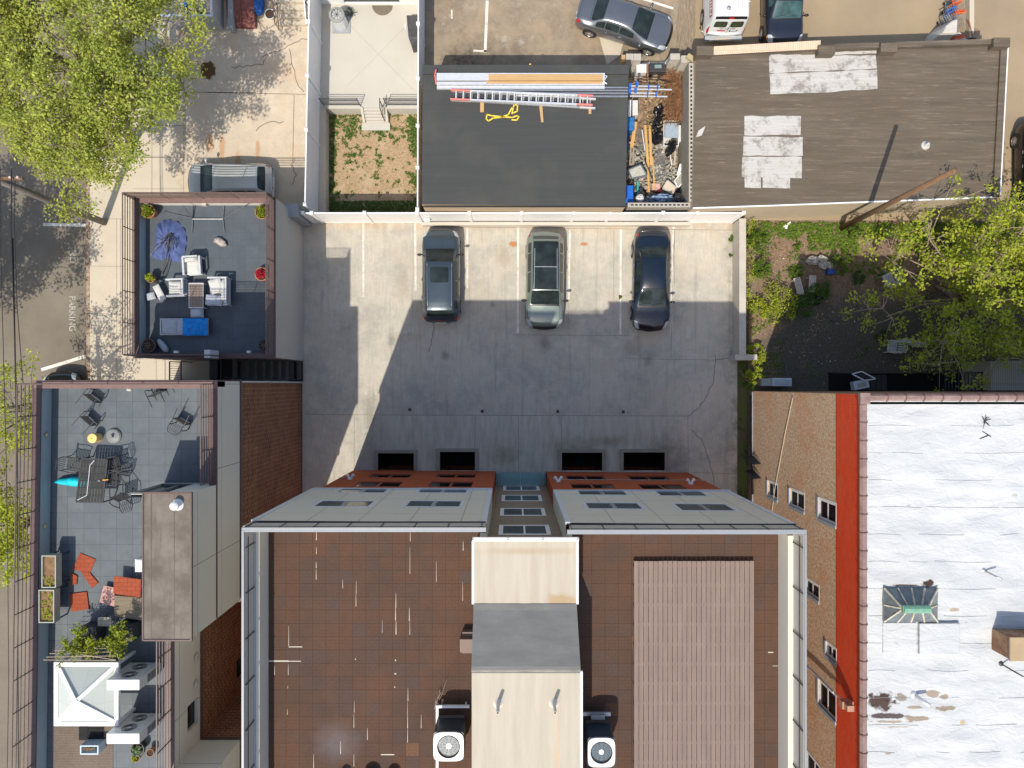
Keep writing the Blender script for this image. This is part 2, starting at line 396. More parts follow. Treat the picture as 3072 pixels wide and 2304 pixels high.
mb = MB(); mb.box(-9.98, -9.45, 8.32, 14.0, -1.0, 0.0); struct(mb, 'lawn_kerb', M_walk)

def strip(mb, pts, w, z):          # flat ribbon on the ground
    for a, b in zip(pts, pts[1:]):
        a = Vector((a[0], a[1])); b = Vector((b[0], b[1])); d = (b-a)
        if d.length < 1e-5: continue
        d.normalize(); n = Vector((-d.y, d.x))*w/2; e = d*w*0.15
        a2, b2 = a-e, b+e
        mb.face([(a2.x-n.x, a2.y-n.y, z), (b2.x-n.x, b2.y-n.y, z), (b2.x+n.x, b2.y+n.y, z), (a2.x+n.x, a2.y+n.y, z)])
    return mb
def crack(pts, seed, amp=0.10, step=0.18):
    rnd = random.Random(seed); out = []
    for a, b in zip(pts, pts[1:]):
        a = Vector(a); b = Vector(b); n = max(1, int((b-a).length/step)); nn = Vector((-(b-a).y, (b-a).x)).normalized()
        for i in range(n): out.append(a + (b-a)*i/n + nn*rnd.uniform(-amp, amp)*(i > 0))
    out.append(Vector(pts[-1])); return out
# parking lines (worn paint)
for i, (c, x, y0, y1, xe) in enumerate([(1, 928, 275, 905, 928), (1, 1375, 275, 850, 1380), (1, 1826, 300, 830, 1826), (2, 52, 305, 1215, 50), (2, 500, 330, 925, 490), (2, 940, 325, 1225, 936), (2, 1397, 305, 1225, 1377)]):
    mb = MB(); strip(mb, [q(c, 1, x, y0), q(c, 1, xe, y1)], .10, .0085)
    struct(mb, 'parking_line', M_lineW, lot)
# slab joints and cracks
mb = MB()
for pts in [[q(1,2,400,262), q(1,2,850,266)], [q(1,2,850,266), q(2,2,1520,277)], [q(2,2,1520,277), q(2,2,1522,765)], [q(2,2,425,275), q(2,2,428,600)],
            [q(2,2,55,275), q(2,2,57,750)], [q(1,2,850,266), q(1,2,848,745)], [q(2,1,1010,1440), q(2,1,1760,1452)], [q(2,1,1378,1215), q(2,1,1374,1440)],
            [q(2,1,1400,390), q(2,1,1378,1215)], [q(2,2,1540,765), q(2,2,1940,775)], [q(2,1,1400,320), q(2,1,1405,800)], [q(2,1,880,330), q(2,1,880,930)],
            [q(1,2,1895,275), q(1,2,1890,560)], [q(2,1,0,1235), q(2,1,1010,1240)], [q(1,1,1500,300), q(2,1,1905,330)]]:
    strip(mb, pts, .022, .0085)
struct(mb, 'slab_joint', M_joint, lot)
mb = MB()
for i, pts in enumerate([[q(1,1,1525,1120), q(1,1,1540,1180), q(1,1,1515,1290), q(1,1,1495,1385)], [q(2,1,1755,1410), q(2,1,1750,1560), q(2,1,1735,1659), q(2,2,1690,90), q(2,2,1620,200), q(2,2,1522,275)],
            [q(2,2,1540,395), q(2,2,1630,470), q(2,2,1690,620), q(2,2,1735,775), q(2,2,1738,880)], [q(2,1,1755,1450), q(2,1,1880,1435)]]):
    strip(mb, crack(pts, i, .05), .024, .0095)
struct(mb, 'crack', M_crack, lot)
mb = MB()
for pts in [[q(1,0,560-980,800), q(1,0,430,815)], [q(0,0,1600,795), q(0,0,1598,1400)], [q(0,0,1320,1085), q(0,0,1600,1088)], [q(0,0,1150,1360), q(0,0,1595,1362)], [q(1,0,330,820), q(1,0,318,1400)], [q(0,0,1635,795), q(0,0,2212,800)]]:
    strip(mb, pts, .025, .0045)
for i, pts in enumerate([[q(1,0,60,490), q(1,0,250,420), q(1,0,330,370), q(1,0,470,320)], [q(1,0,285,420), q(1,0,320,580), q(1,0,345,690), q(1,0,415,795)], [q(1,0,110,480), q(1,0,60,560), q(0,0,2000,580)], [q(0,1,1,1), q(0,1,1,2)], [q(1,0,300,1420), q(1,0,350,1510), q(1,0,310,1600)], [q(1,0,0,1130), q(1,0,100,1060), q(1,0,240,1050)]]):
    strip(mb, crack(pts, 20+i, .07), .03, .0045)
struct(mb, 'crack', M_crack, driveway)
mb = MB()
for pts in [[q(0,0,1590,0), q(0,0,1585,1659)], [q(0,1,1008,230), q(0,1,1010,1630)], [q(0,1,1040,230), q(0,1,1045,1630)]]: strip(mb, pts, .02, .0045)
for y in (230, 640, 1052, 1330, 1595): strip(mb, [q(0,1,760,y), q(0,1,1085,y+3)], .02, .0045)
for y in (1350, 1632): strip(mb, [q(0,0,1150,y), q(0,0,1590,y)], .02, .0045)
sw = [x for x in bpy.data.objects if x.name == 'sidewalk'][0]
struct(mb, 'slab_joint', M_joint, sw)
mb = MB()
strip(mb, [q(1,0,760,165), q(1,0,1058,470), q(1,0,1360,780)], .016, .0245); strip(mb, [q(1,0,1340,180), q(1,0,1058,470), q(1,0,790,740)], .016, .0245)
struct(mb, 'slab_joint', flat('patio joint', (.33,.31,.27), .9), patio)
# white L-shaped line and dash in the north yard
yard = [x for x in bpy.data.objects if x.name == 'yard_pavement'][0]
mb = MB(); strip(mb, [q(1,0,1998,-400), q(1,0,1998,0), q(1,0,1980,450)], .14, .0005); strip(mb, [q(1,0,1880,438), q(1,0,1990,442)], .10, .0005)
struct(mb, 'painted_line', M_lineW, yard)
mb = MB(); strip(mb, [q(1,0,1692,88), q(1,0,1692,160)], .08, .0005); struct(mb, 'painted_line', M_lineW, yard)
mb = MB(); strip(mb, [q(2,0,1130,-10), q(2,0,1390,72)], .12, .0005); struct(mb, 'painted_line', M_lineW, yard)
mb = MB(); mb.add([(*q(2,0,750,300), .0), (*q(2,0,960,380), .0), (*q(2,0,930,480), .0), (*q(2,0,820,560), .0), (*q(2,0,770,380), .0)], [(0,4,3,2,1)])
struct(mb, 'concrete_patch', M_walk, yard)
# street markings and lettering
street = [x for x in bpy.data.objects if x.name == 'street'][0]
Z = -.1375
mb = MB(); strip(mb, [q(0,1,360,1535,-.14), q(0,1,735,1420,-.14)], .16, Z); struct(mb, 'painted_line', M_lineW, street)
mb = MB(); strip(mb, [q(0,1,375,280,-.14), q(0,1,735,287,-.14)], .16, Z); struct(mb, 'painted_line', M_lineW, street)
def lettering(text, loc, rz, size, mat, parent, rx=0, sx=1.0, name='lettering', ext=0.0, mtx=None):
    cu = bpy.data.curves.new(name, 'FONT'); cu.body = text; cu.size = size; cu.align_x = 'CENTER'; cu.align_y = 'CENTER'; cu.extrude = ext
    t = bpy.data.objects.new(name, cu); COL.objects.link(t)
    dg = bpy.context.evaluated_depsgraph_get(); me = bpy.data.meshes.new_from_object(t.evaluated_get(dg))
    bpy.data.objects.remove(t)
    M = mtx if mtx is not None else Matrix.Translation(loc) @ Matrix.Rotation(rz, 4, 'Z') @ Matrix.Rotation(rx, 4, 'X')
    M = M @ Matrix.Scale(sx, 4, (1, 0, 0))
    L = wloc(parent); me.transform(Matrix.Translation(-L) @ M)
    me.materials.clear(); me.materials.append(mat)
    ob = bpy.data.objects.new(name, me); COL.objects.link(ob); ob.parent = parent
    return ob
g = G('faint road lettering'); M_faint = g.out(g.mix(g.ramp(g.noise(4.5, 6, .8), .38, .6), (.22,.20,.165), (.50,.48,.43)), .85)
for txt, px_, py_ in (('PARKING', 216, 941), ('NO', 218, 769)):
    a = P(px_, py_, -.14); lettering(txt, (a[0], a[1], Z), R(-90), .47, M_faint, street, sx=.92)
# drains
for i, (c, x, y) in enumerate([(1, 1330, 222), (1, 1956, 236), (2, 395, 238), (2, 961, 241)]):
    a = q(c, 2, x, y); mb = MB(); mb.box(a[0]-.075, a[0]+.075, a[1]-.075, a[1]+.075, .004, .016)
    for k in range(4): mb.box(a[0]-.06, a[0]+.06, a[1]-.055+.03*k, a[1]-.04+.03*k, .016, .02)
    mb.build('floor_drain', M_dark, label=['leftmost small square dark drain in the parking lot', 'second small square drain from the left in the parking lot', 'small square drain with rusty stain, third from the left', 'rightmost small square dark drain in the parking lot'][i], cat='drain', group='drains in a row in front of the tall building')
# ------------------------------------------------------------------ wall helpers
def wall(mb, a, b, z0, z1, holes=(), depth=.22, side=1, back=False):
    """face from a to b (xy); the outside lies to the right of a->b when side=1"""
    a = Vector(a); b = Vector(b); d = (b-a); L = d.length; d.normalize(); nin = Vector((-d.y, d.x))*side
    ss = sorted({0.0, L} | {h[i] for h in holes for i in (0, 1)}); zz = sorted({z0, z1} | {h[i] for h in holes for i in (2, 3)})
    P3 = lambda s, z, t=0: (a.x+d.x*s+nin.x*t, a.y+d.y*s+nin.y*t, z)
    for s0, s1 in zip(ss, ss[1:]):
        for u0, u1 in zip(zz, zz[1:]):
            ms, mu = (s0+s1)/2, (u0+u1)/2
            if any(h[0] < ms < h[1] and h[2] < mu < h[3] for h in holes): continue
            mb.face([P3(s0,u0), P3(s1,u0), P3(s1,u1), P3(s0,u1)])
    for s0, s1, u0, u1 in holes:
        mb.face([P3(s0,u0), P3(s0,u1), P3(s0,u1,depth), P3(s0,u0,depth)]); mb.face([P3(s1,u0,depth), P3(s1,u1,depth), P3(s1,u1), P3(s1,u0)])
        mb.face([P3(s0,u0,depth), P3(s1,u0,depth), P3(s1,u0), P3(s0,u0)]); mb.face([P3(s0,u1), P3(s1,u1), P3(s1,u1,depth), P3(s0,u1,depth)])
def window(parent, a, b, s0, s1, z0, z1, depth, fm, gm, fw=.07, mull=(0.5,), sill=None, trim=None, side=1, proud=0.0, label=None, rail=None, jamb=None, mw=None):
    a = Vector(a); b = Vector(b); d = (b-a).normalized(); nin = Vector((-d.y, d.x))*side; up = Vector((0,0,1))
    def bx(mb, sa, sb, ua, ub, ta, tb):
        pts = []
        for t in (ta, tb):
            for s, u in ((sa,ua), (sb,ua), (sb,ub), (sa,ub)): pts.append((a.x+d.x*s+nin.x*t, a.y+d.y*s+nin.y*t, u))
        mb.add(pts, [(0,1,2,3), (7,6,5,4), (0,4,5,1), (1,5,6,2), (2,6,7,3), (3,7,4,0)])
    f = MB(); dd = depth-.022; e = .002
    bx(f, s0+e, s0+fw, z0+e, z1-e, dd, depth+.01); bx(f, s1-fw, s1-e, z0+e, z1-e, dd, depth+.01)
    bx(f, s0+fw, s1-fw, z0+e, z0+fw, dd, depth+.01); bx(f, s0+fw, s1-fw, z1-fw, z1-e, dd, depth+.01)
    for m in mull:
        sm = s0+(s1-s0)*m; w2 = (mw or fw)*.5; bx(f, sm-w2, sm+w2, z0+fw+e, z1-fw-e, dd+.004, depth+.01)
    if rail: zm = z0+(z1-z0)*rail; bx(f, s0+fw+e, s1-fw-e, zm-fw*.5, zm+fw*.5, dd+.004, depth+.01)
    if trim:      # flat surround proud of the wall
        t = trim
        bx(f, s0-t, s0-e, z0-t, z1+t, -.008, .01); bx(f, s1+e, s1+t, z0-t, z1+t, -.008, .01)
        bx(f, s0-e, s1+e, z1+e, z1+t, -.006, .01); bx(f, s0-e, s1+e, z0-t, z0-e, -.006, .01)
        if mw:
            for m in mull: sm = s0+(s1-s0)*m; bx(f, sm-mw/2, sm+mw/2, z0, z1, -.004, depth)
    fo = f.build('window', fm, parent, label=label)
    p = MB(); e2 = fw*.5
    bx(p, s0+e2, s1-e2, z0+e2, z1-e2, depth-.012, depth-.002)
    p.build('pane', gm, fo)
    if sill is not None:
        sl_ = MB(); bx(sl_, s0-.08, s1+.08, z0-.10, z0+.004, -.06, depth-.02); sl_.build('sill', sill, fo)
    if jamb is not None:
        sl_ = MB(); bx(sl_, s1+.0, s1+.13, z0-.05, z1+.05, -.05, depth-.02); bx(sl_, s0-.02, s1, z0-.12, z0-.004, -.05, .03); sl_.build('sill', jamb, fo)
    return fo
def railing(pts, z0, h, nb, post, r=.022, pr=.02, bars_flat=True, closed=False):
    mb = MB()
    for a, b in zip(pts, pts[1:]):
        L = math.dist(a, b); n = max(1, round(L/post))
        for i in range(n+1):
            x = a[0]+(b[0]-a[0])*i/n; y = a[1]+(b[1]-a[1])*i/n
            mb.tube([(x, y, z0), (x, y, z0+h)], pr, 6)
        for k in range(nb):
            z = z0 + h*(k+1)/nb - r
            mb.tube([(a[0], a[1], z), (b[0], b[1], z)], r*(1.25 if k == nb-1 else 1), 6)
    return mb
def fY(c, r, x, y, Y0):
    px = 768*c+x/2.8802; py = 576*r+y/2.8802; z = CAM_H - Y0*FOC/(1152-py); return (px-1536)*(CAM_H-z)/FOC, z
def fX(c, r, x, y, X0):
    px = 768*c+x/2.8802; py = 576*r+y/2.8802; z = CAM_H - X0*FOC/(px-1536); return (1152-py)*(CAM_H-z)/FOC, z

# ================================================================== tall apartment building in the middle
YB = -22.0
M_red = brick('terracotta wall', (0.36, 0.085, 0.035), (0.40, 0.10, 0.042), (0.33, 0.08, 0.035), 'xz', .4, .2, .004, bump=.15, var=.08)
M_gray = brick('gray panel wall', (0.63, 0.60, 0.505), (0.65, 0.615, 0.52), (0.24, 0.235, 0.21), 'xz', 1.62, 3.05, .012, offset=0, bump=.1, var=.04, rough=.7)
M_darkred = flat('terracotta frame', (0.22, .05, .025), .5)
M_cream = flat('cream trim', (0.47, 0.44, 0.385), .6, var=.03)
M_trimw = flat('pale trim', (0.60, 0.62, 0.645), .5, var=.03)
M_tan = brick('tan siding', (0.27, 0.21, 0.155), (0.29, 0.225, 0.165), (0.16, .12, .09), 'xz', 2.4, .62, .012, offset=0.3, bump=.1, var=.06)
M_innerg = streaky('parapet inner face', (0.33, 0.36, 0.365), 'y', .06)
def tile_mat():
    g = G('brown rubber tiles'); v = g.comb('x', 'y')
    def bt(w_, h_, m_, c1, c2, cm, off=0.0, bias=0.0):
        t = g.n('ShaderNodeTexBrick'); g.set(t.inputs['Vector'], v); t.offset = off; t.inputs['Scale'].default_value = 1
        t.inputs['Brick Width'].default_value = w_; t.inputs['Row Height'].default_value = h_; t.inputs['Mortar Size'].default_value = m_
        t.inputs['Bias'].default_value = bias; t.inputs['Mortar Smooth'].default_value = .1
        g.set(t.inputs['Color1'], c1); g.set(t.inputs['Color2'], c2); g.set(t.inputs['Mortar'], cm); return t
    t = bt(.435, .435, .006, (0.094, 0.049, 0.032), (0.078, 0.050, 0.039), (0.045, .025, .017))
    col = g.mix(g.ramp(g.noise(.5, 4, .6), .42, .62, 0, .75), t.outputs['Color'], (0.112, .056, .032))
    t3 = bt(.435, .435, .0, (0,0,0), (1,1,1), (0,0,0))
    # an occasional odd tile
    wn = g.n('ShaderNodeTexWhiteNoise', noise_dimensions='2D'); fl = g.n('ShaderNodeVectorMath', operation='FLOOR')
    sc = g.n('ShaderNodeVectorMath', operation='DIVIDE'); g.set(sc.inputs[0], v); sc.inputs[1].default_value = (.435, .435, 1)
    g.t.links.new(sc.outputs[0], fl.inputs[0]); g.t.links.new(fl.outputs[0], wn.inputs['Vector'])
    col = g.mix(g.ramp(wn.outputs['Value'], .988, .990, 0, .6), col, (0.19, .093, .047))
    col = g.mix(g.ramp(wn.outputs['Value'], .26, .0, 0, .6), col, (0.075, .058, .052))
    t2 = bt(.2175, .109, .0035, (1,1,1), (1,1,1), (.42,.42,.42), .5)
    nz = g.ramp(g.noise(2.2, 3, .7), .4, .55)
    col = g.mix(g.math('MULTIPLY', nz, .9), col, g.mix(1.0, col, t2.outputs['Color'], 'MULTIPLY'))
    col = g.mix(g.math('MULTIPLY', t.outputs['Fac'], .7), col, (0.035, .018, .012))
    col = g.mix(g.ramp(g.noise(.7, 6, .7, g.mapv((1, .5, 1))), .5, .66, 0, .35), col, (.052, .036, .028))
    col = g.mix(g.ramp(g.noise(40, 3, .7), .4, .7, 0, .35), col, (0.045, .025, .017))
    col = g.mix(g.math('MULTIPLY', g.ell(-5.7, -11.7, .9, .9, .5, .8, 1.2), .35), col, (0.17, .17, .19))
    col = g.mix(g.math('MULTIPLY', g.ell(3.3, -5.6, .7, .6, .6, .8, 1.5), .5), col, (0.05, .04, .035))
    g.bump(g.noise(40, 3, .7), .2, .004)
    return g.out(col, .85, 0, .25)
M_tiles = tile_mat()
apt = thing('apartment_building', 'tall apartment building with terracotta and gray rear wall and brown tiled roof terrace', 'building', (0, -13, 0))
XL, XM1, XM2, XR = -8.03, -.833, 1.72, 8.92
YF = lambda x: -4.37 - .007*(x+8.03)
ZR = 6.75; ZC = 13.6; ZT = 14.35; ZD = 12.76; GX0, GX1 = -8.22, 8.96
def dbl(c, yhi, xl, xr, ylo, Y0):
    X0, zt = fY(c, 2, xl, yhi, Y0); X1, _ = fY(c, 2, xr, yhi, Y0); _, zb = fY(c, 2, xl, ylo, Y0); return X0, X1, zb, zt
redL = [dbl(1,806,958,1322,776,-4.38), dbl(1,806,1543,1893,776,-4.40), dbl(1,884,836,1232,842,-4.38), dbl(1,886,1478,1866,842,-4.40)]
redR = [dbl(2,822,478,820,788,-4.44), dbl(2,826,1030,1378,792,-4.47), dbl(2,898,520,900,860,-4.44), dbl(2,906,1130,1520,866,-4.47)]
grL = [dbl(1,966,690,1112,928,-4.45), dbl(1,966,1392,1822,928,-4.47), dbl(1,1090,490,975,1040,-4.45), dbl(1,1090,1283,1765,1040,-4.47)]
grR = [dbl(2,984,580,1005,944,-4.51), dbl(2,994,1280,1700,952,-4.54), dbl(2,1108,655,1140,1056,-4.51), dbl(2,1126,1465,1945,1066,-4.54)]
rw = MB(); gw = MB()
PIT = -2.6
def blk(x0, x1, redw, gx0, gx1, grw):
    a = (x0, YF(x0)); b = (x1, YF(x1))
    hs = [(u-x0, v-x0, zb, zt) for u, v, zb, zt in redw]
    hp = [(p[0]+.15-x0, p[1]-.15-x0, -2.2, -.35) for p in pits if x0 < p[0] < x1]
    wall(rw, a, b, PIT, ZR, hs + hp, .30, side=-1)
    for h in hs: window(apt, a, b, *h, .05, M_darkred, M_glassd, .05, mw=.12, side=-1)
    for h in hp: window(apt, a, b, *h, .22, M_brown, M_glassd, .05, side=-1)
    ga = (gx0, YF(gx0)+.06); gb = (gx1, YF(gx1)+.06)
    hs = [(u-gx0, v-gx0, zb, zt) for u, v, zb, zt in grw]
    wall(gw, ga, gb, ZR+.002, ZC, hs, .16, side=-1)
    for h in hs: window(apt, ga, gb, *h, .014, M_trimw, M_glassg, .05, trim=.10, mw=.16, side=-1)
    # underside of the slight overhang
    gw.face([(gx0, ga[1], ZR+.002), (gx0, ga[1]-.4, ZR+.002), (gx1, gb[1]-.4, ZR+.002), (gx1, gb[1], ZR+.002)])
blk(XL, XM1, redL, GX0, XM1+.02, grL); blk(XM2, XR, redR, XM2-.02, GX1, grR)
# side walls, recess sides
for x, s in ((XL, -1), (XR, 1)):
    rw.box(min(x, x-s*.25), max(x, x-s*.25), YB, YF(x)-.31, PIT, ZR)
for x, s in ((GX0, -1), (GX1, 1)):
    gw.box(min(x, x-s*.25), max(x, x-s*.25), YB, YF(x)-.30, ZR, ZC)
    gw.face([(x, YF(x)+.06, ZR), (x, YF(x)-.30, ZR), (x, YF(x)-.30, ZC), (x, YF(x)+.06, ZC)])
for x in (XL, XR): rw.face([(x, YF(x), PIT), (x, YF(x)-.31, PIT), (x, YF(x)-.31, ZR), (x, YF(x), ZR)])
RY = -5.12
for x, s in ((XM1, 1), (XM2, -1)):
    rw.box(min(x-s*.2, x), max(x-s*.2, x), RY, YF(x)-.30, 0, ZR); rw.face([(x, YF(x)-.001, 0), (x, YF(x)-.31, 0), (x, YF(x)-.31, ZR), (x, YF(x)-.001, ZR)])
    x2 = x+s*.02
    gw.box(min(x2-s*.2, x2), max(x2-s*.2, x2), RY, YF(x)-.30, ZR, ZC); gw.face([(x2, YF(x)+.058, ZR), (x2, YF(x)-.31, ZR), (x2, YF(x)-.31, ZC), (x2, YF(x)+.058, ZC)])
rw.build('lower_wall', M_red, apt); gw.build('upper_wall', M_gray, apt)
mw_ = MB(); mh = []
for yh, yl, xa, xb in [(930,888,2132,245), (1022,968,2118,265), (1150,1083,2105,298), (1316,1230,2092,342)]:
    u, zt = fY(1,2,xa,yh,RY-.05); v, _ = fY(2,2,xb,yh,RY-.05); _, zb = fY(1,2,xa,yl,RY-.05); mh.append((u+.10-XM1, v-.10-XM1, zb+.1, zt-.1))
wall(mw_, (XM1, RY), (XM2, RY), 0, 13.3, mh, .14, side=-1)
mw_.build('recess_wall', M_tan, apt)
for h in mh: window(apt, (XM1, RY), (XM2, RY), *h, .014, M_white, M_glassg, .06, trim=.09, side=-1)
# white band and corner boards
tb = MB()
tb.box(GX0-.01, XM1+.03, YF(GX0)-.10, YF(GX0)+.085, ZR-.02, ZR+.14); tb.box(XM2-.03, GX1+.01, YF(GX1)-.10, YF(XM2)+.085, ZR-.02, ZR+.14)
for x0 in (GX0-.012, XM2-.03): tb.box(x0, x0+.17, YF(x0)+.0, YF(x0)+.085, ZR+.14, ZC-.01)
for x1 in (XM1+.03, GX1+.012): tb.box(x1-.17, x1, YF(x1)+.0, YF(x1)+.09, ZR+.14, ZC-.01)
tb.build('white_trim', M_trimw, apt)
# roof deck, parapet
dk = MB(); dk.box(GX0+.1, GX1-.1, YB, RY-.01, ZD-.3, ZD); dk.box(GX0+.1, XM1-.05, RY-.01, YF(XM1)-.16, ZD-.3, ZD); dk.box(XM2+.05, GX1-.1, RY-.01, YF(XR)-.16, ZD-.3, ZD); dk.build('roof_tiles', M_tiles, apt)
pa = MB()
for x0, x1 in ((GX0, GX0+.09), (GX1-.09, GX1)): pa.box(x0, x1, YB, YF(x0)+.04, ZD-.1, ZC+.002)
pa.build('parapet', M_innerg, apt)
pf = MB()
for x0, x1 in ((GX0+.01, GX0+.07), (GX1-.07, GX1-.01)): pf.box(x0, x1, YB, YF(x0)+.04, ZC+.002, ZT)
for x0, x1 in ((GX0, XM1+.02), (XM2-.02, GX1)):
    for i in range(1): pf.box(x0+.11, x1-.01, YF(x1)-.08, YF(x1)+.045, ZC+.001, ZT)
    pf.box(x0+.14, x1-.02, YF(x1)-.20, YF(x1)+.04, ZD-.1, ZC)
pf.build('parapet_panel', M_cream, apt)
cp = MB()
for x0, x1 in ((GX0-.01, GX0+.06), (GX1-.06, GX1+.01)): cp.box(x0, x1, YB, YF(x0)-.09, ZT, ZT+.05)
for x0, x1 in ((GX0-.01, XM1+.04), (XM2-.04, GX1+.01)): cp.box(x0, x1, YF(x1)-.085, YF(x1)+.05, ZT+.001, ZT+.04)
cp.build('cap_rail', flat('pale grey cap', (.25,.265,.28), .4, var=.04), apt)
rl = MB()
for x0, x1 in ((GX0, XM1), (XM2, GX1)):
    n = 7
    for i in range(n+1):
        x = x0+.1+(x1-x0-.2)*i/n; rl.tube([(x, YF(x1)+.06, ZC-.05), (x, YF(x1)+.06, ZT)], .013, 5)
    rl.tube([(x0, YF(x1)+.07, ZC), (x1, YF(x1)+.07, ZC)], .018, 5); rl.tube([(x0, YF(x1)+.055, ZT-.12), (x1, YF(x1)+.055, ZT-.12)], .007, 5)
for x in (GX0+.09, GX1-.09):
    for i in range(12): rl.tube([(x, -5-1.4*i, ZC-.05), (x, -5-1.4*i, ZT)], .018, 5)
    rl.tube([(x, -4.7, ZT-.25), (x, YB, ZT-.25)], .012, 5)
rl.build('railing', M_dark, apt)
# light seams where tiles have parted
zt = ZD+.004; M_under = flat('pale underlay', (.50, .45, .37), .8)
class _SM:
    def add(s, v, f): MB().add(v, f).build('parted_seam', M_under, apt)
sm = _SM()
def seam(c, x, y0, y1, w):
    a = q(c, 3, x, y0, ZD); b = q(c, 3, x, y1, ZD); ww = w*.62/2.88*23.24/2130
    sm.add([(a[0]-ww*.2, a[1], zt), (b[0]-ww*.5, b[1], zt), (b[0]+ww*.5, b[1], zt), (a[0]+ww*.2, a[1], zt)], [(0,1,2,3)])
for t in [(520,-60,30,9), (520,-120,-70,10), (522,-250,-190,8), (522,-380,-310,11), (1333,-390,-300,7), (1330,-250,-20,6), (1790,-300,-220,9), (750,30,105,7), (866,40,150,6), (864,150,262,8), (1209,150,272,9), (1206,265,385,11), (1210,390,505,12), (1325,275,388,11), (1329,390,508,7), (1091,380,490,5), (283,430,605,7), (279,760,855,7), (161,780,855,7), (275,950,970,7), (271,1150,1198,7), (1313,970,1080,8), (1309,1085,1200,5), (1310,1200,1315,9), (1310,1320,1440,8), (1427,1200,1315,8), (963,1315,1415,9), (846,1190,1310,8), (731,1425,1538,10), (498,1540,1659,8), (846,1540,1645,8), (849,1080,1180,6), (1786,50,215,6), (1558,-130,50,6)]:
    seam(1, *t)
def hseam(c, x0, x1, y, w):
    a = q(c, 3, x0, y, ZD); b = q(c, 3, x1, y, ZD); ww = w/2.88*23.24/2130
    sm.add([(a[0], a[1]-ww/2, zt), (b[0], b[1]-ww/2, zt), (b[0], b[1]+ww/2, zt), (a[0], a[1]+ww/2, zt)], [(0,1,2,3)])
for t in [(1,283,400,612,8), (1,45,283,735,12), (1,283,388,736,7), (1,1080,1195,1543,9), (3,0,45,660,9), (3,40,160,777,4), (1,855,865,718,8), (1,1200,1210,728,12), (1,1196,1212,845,10), (1,1195,1203,960,12)]: hseam(*t)
# stair tower
st = MB(); TX0, TX1 = -1.18, 2.0; TF = 13.9; TT = 15.2; FY_ = -4.86
prof = [(RY-.001, ZD-.3), (RY-.001, TF-.25), (FY_, TF-.22), (FY_, TF), (-6.87, TF), (-8.41, TT), (YB, TT), (YB, ZD-.3)]
for x in (TX0, TX1): pass
n = len(prof)
st.add([(TX0, y, z) for y, z in prof] + [(TX1, y, z) for y, z in prof], [tuple(range(n)), tuple(range(2*n-1, n-1, -1))] + [(i, n+i, n+(i+1)%n, (i+1)%n) for i in range(n)])
g = G('beige roof coating')
col = g.mix(g.ramp(g.noise(.8, 5, .6, g.mapv((5, .5, 1))), .35, .65), (0.42, .375, .295), (0.48, .432, .35))
col = g.mix(g.math('MULTIPLY', g.ell(1.55, -6.75, .55, .3, .9, .6, 2.2), .65), col, (0.38, .24, .10))
col = g.mix(g.math('MULTIPLY', g.ell(1.3, -11, .12, 3.0, .9, .9, 2.2), .5), col, (0.55, .38, .22))
col = g.mix(g.math('MULTIPLY', g.ell(.4, -5.2, 2.0, .16, .5, .8, 2.2), .5), col, (0.36, .27, .16))
col = g.mix(g.ramp(g.noise(20, 3, .6), .45, .7, 0, .2), col, (0.42, .37, .29))
M_beige = g.out(col, .85, 0, .2)
tower = st.build('stair_tower', M_beige, apt)
mm = MB(); sub = 10
M_memb = streaky('dark roof membrane', (0.27, 0.26, 0.235), 'x', .15, .8, 4, .8)
for i in range(sub):   # slightly wrinkled membrane over the slope
    for j in range(14):
        def pt(i_, j_):
            t = i_/sub; u = j_/14; y = -6.84+(-8.46+6.84)*t; z = TF+(TT-TF)*max(0, min(1, (y+6.87)/(-1.54)))
            k = .014*noise.noise(Vector((u*9, t*5, 3)))
            return (TX0-.012+(TX1-TX0+.024)*u, y, z+.022+k)
        mm.add([pt(i,j), pt(i+1,j), pt(i+1,j+1), pt(i,j+1)], [(0,1,2,3)])
mm.build('roof_membrane', M_memb, tower, smooth=True)
tk = MB()
for x0, x1, y0, y1, z in ((TX0-.07, TX0, -6.85, FY_-.03, TF), (TX1, TX1+.07, -6.85, FY_-.03, TF), (TX1, TX1+.07, YB, -8.42, TT), (TX0-.05, TX1+.08, FY_-.02, FY_+.08, TF)):
    tk.box(x0, x1, y0, y1, z-.10, z+.02)
tk.build('white_gutter', M_pvc, tower)
rt = railing([(TX0-.03, FY_+.05), (TX1+.04, FY_+.05)], TF, .30, 2, 1.0, .018, .018)
rt.build('guard_rail', M_white, tower)
for c, xb, yb, xt, yt in ((1, 2092, 1100, 2081, 1192), (2, 362, 1100, 368, 1204)):
    a = q(c, 3, xb, yb, TT); mb = MB(); mb.lathe((a[0], a[1], TT), [(.15, 0), (.11, .03), (.055, .10), (.05, .62), (.035, .62), (.035, .3)], 16, cap=False)
    mb.build('vent_pipe', flat('pvc pipe', (.62, .55, .47), .5), tower, smooth=True)
# glass canopy slab in the recess at ground level
gc = MB(); gc.box(XM1+.03, XM2-.03, RY+.01, YF(0)-.02, .34, .37)
cn = gc.build('glass_canopy', flat('aqua glass', (.20, .36, .35), .08, spec=.6), apt)
gb = MB()
for x in (XM1+.15, .42, XM2-.15): gb.box(x-.02, x+.02, RY+.02, YF(0)-.0, .372, .40)
gb.box(XM1+.03, XM2-.03, RY+.02, RY+.07, .372, .42); gb.box(XM1+.03, XM2-.03, YF(0)-.07, YF(0)-.02, .0, .338)
gb.build('canopy_bar', M_steel, cn)
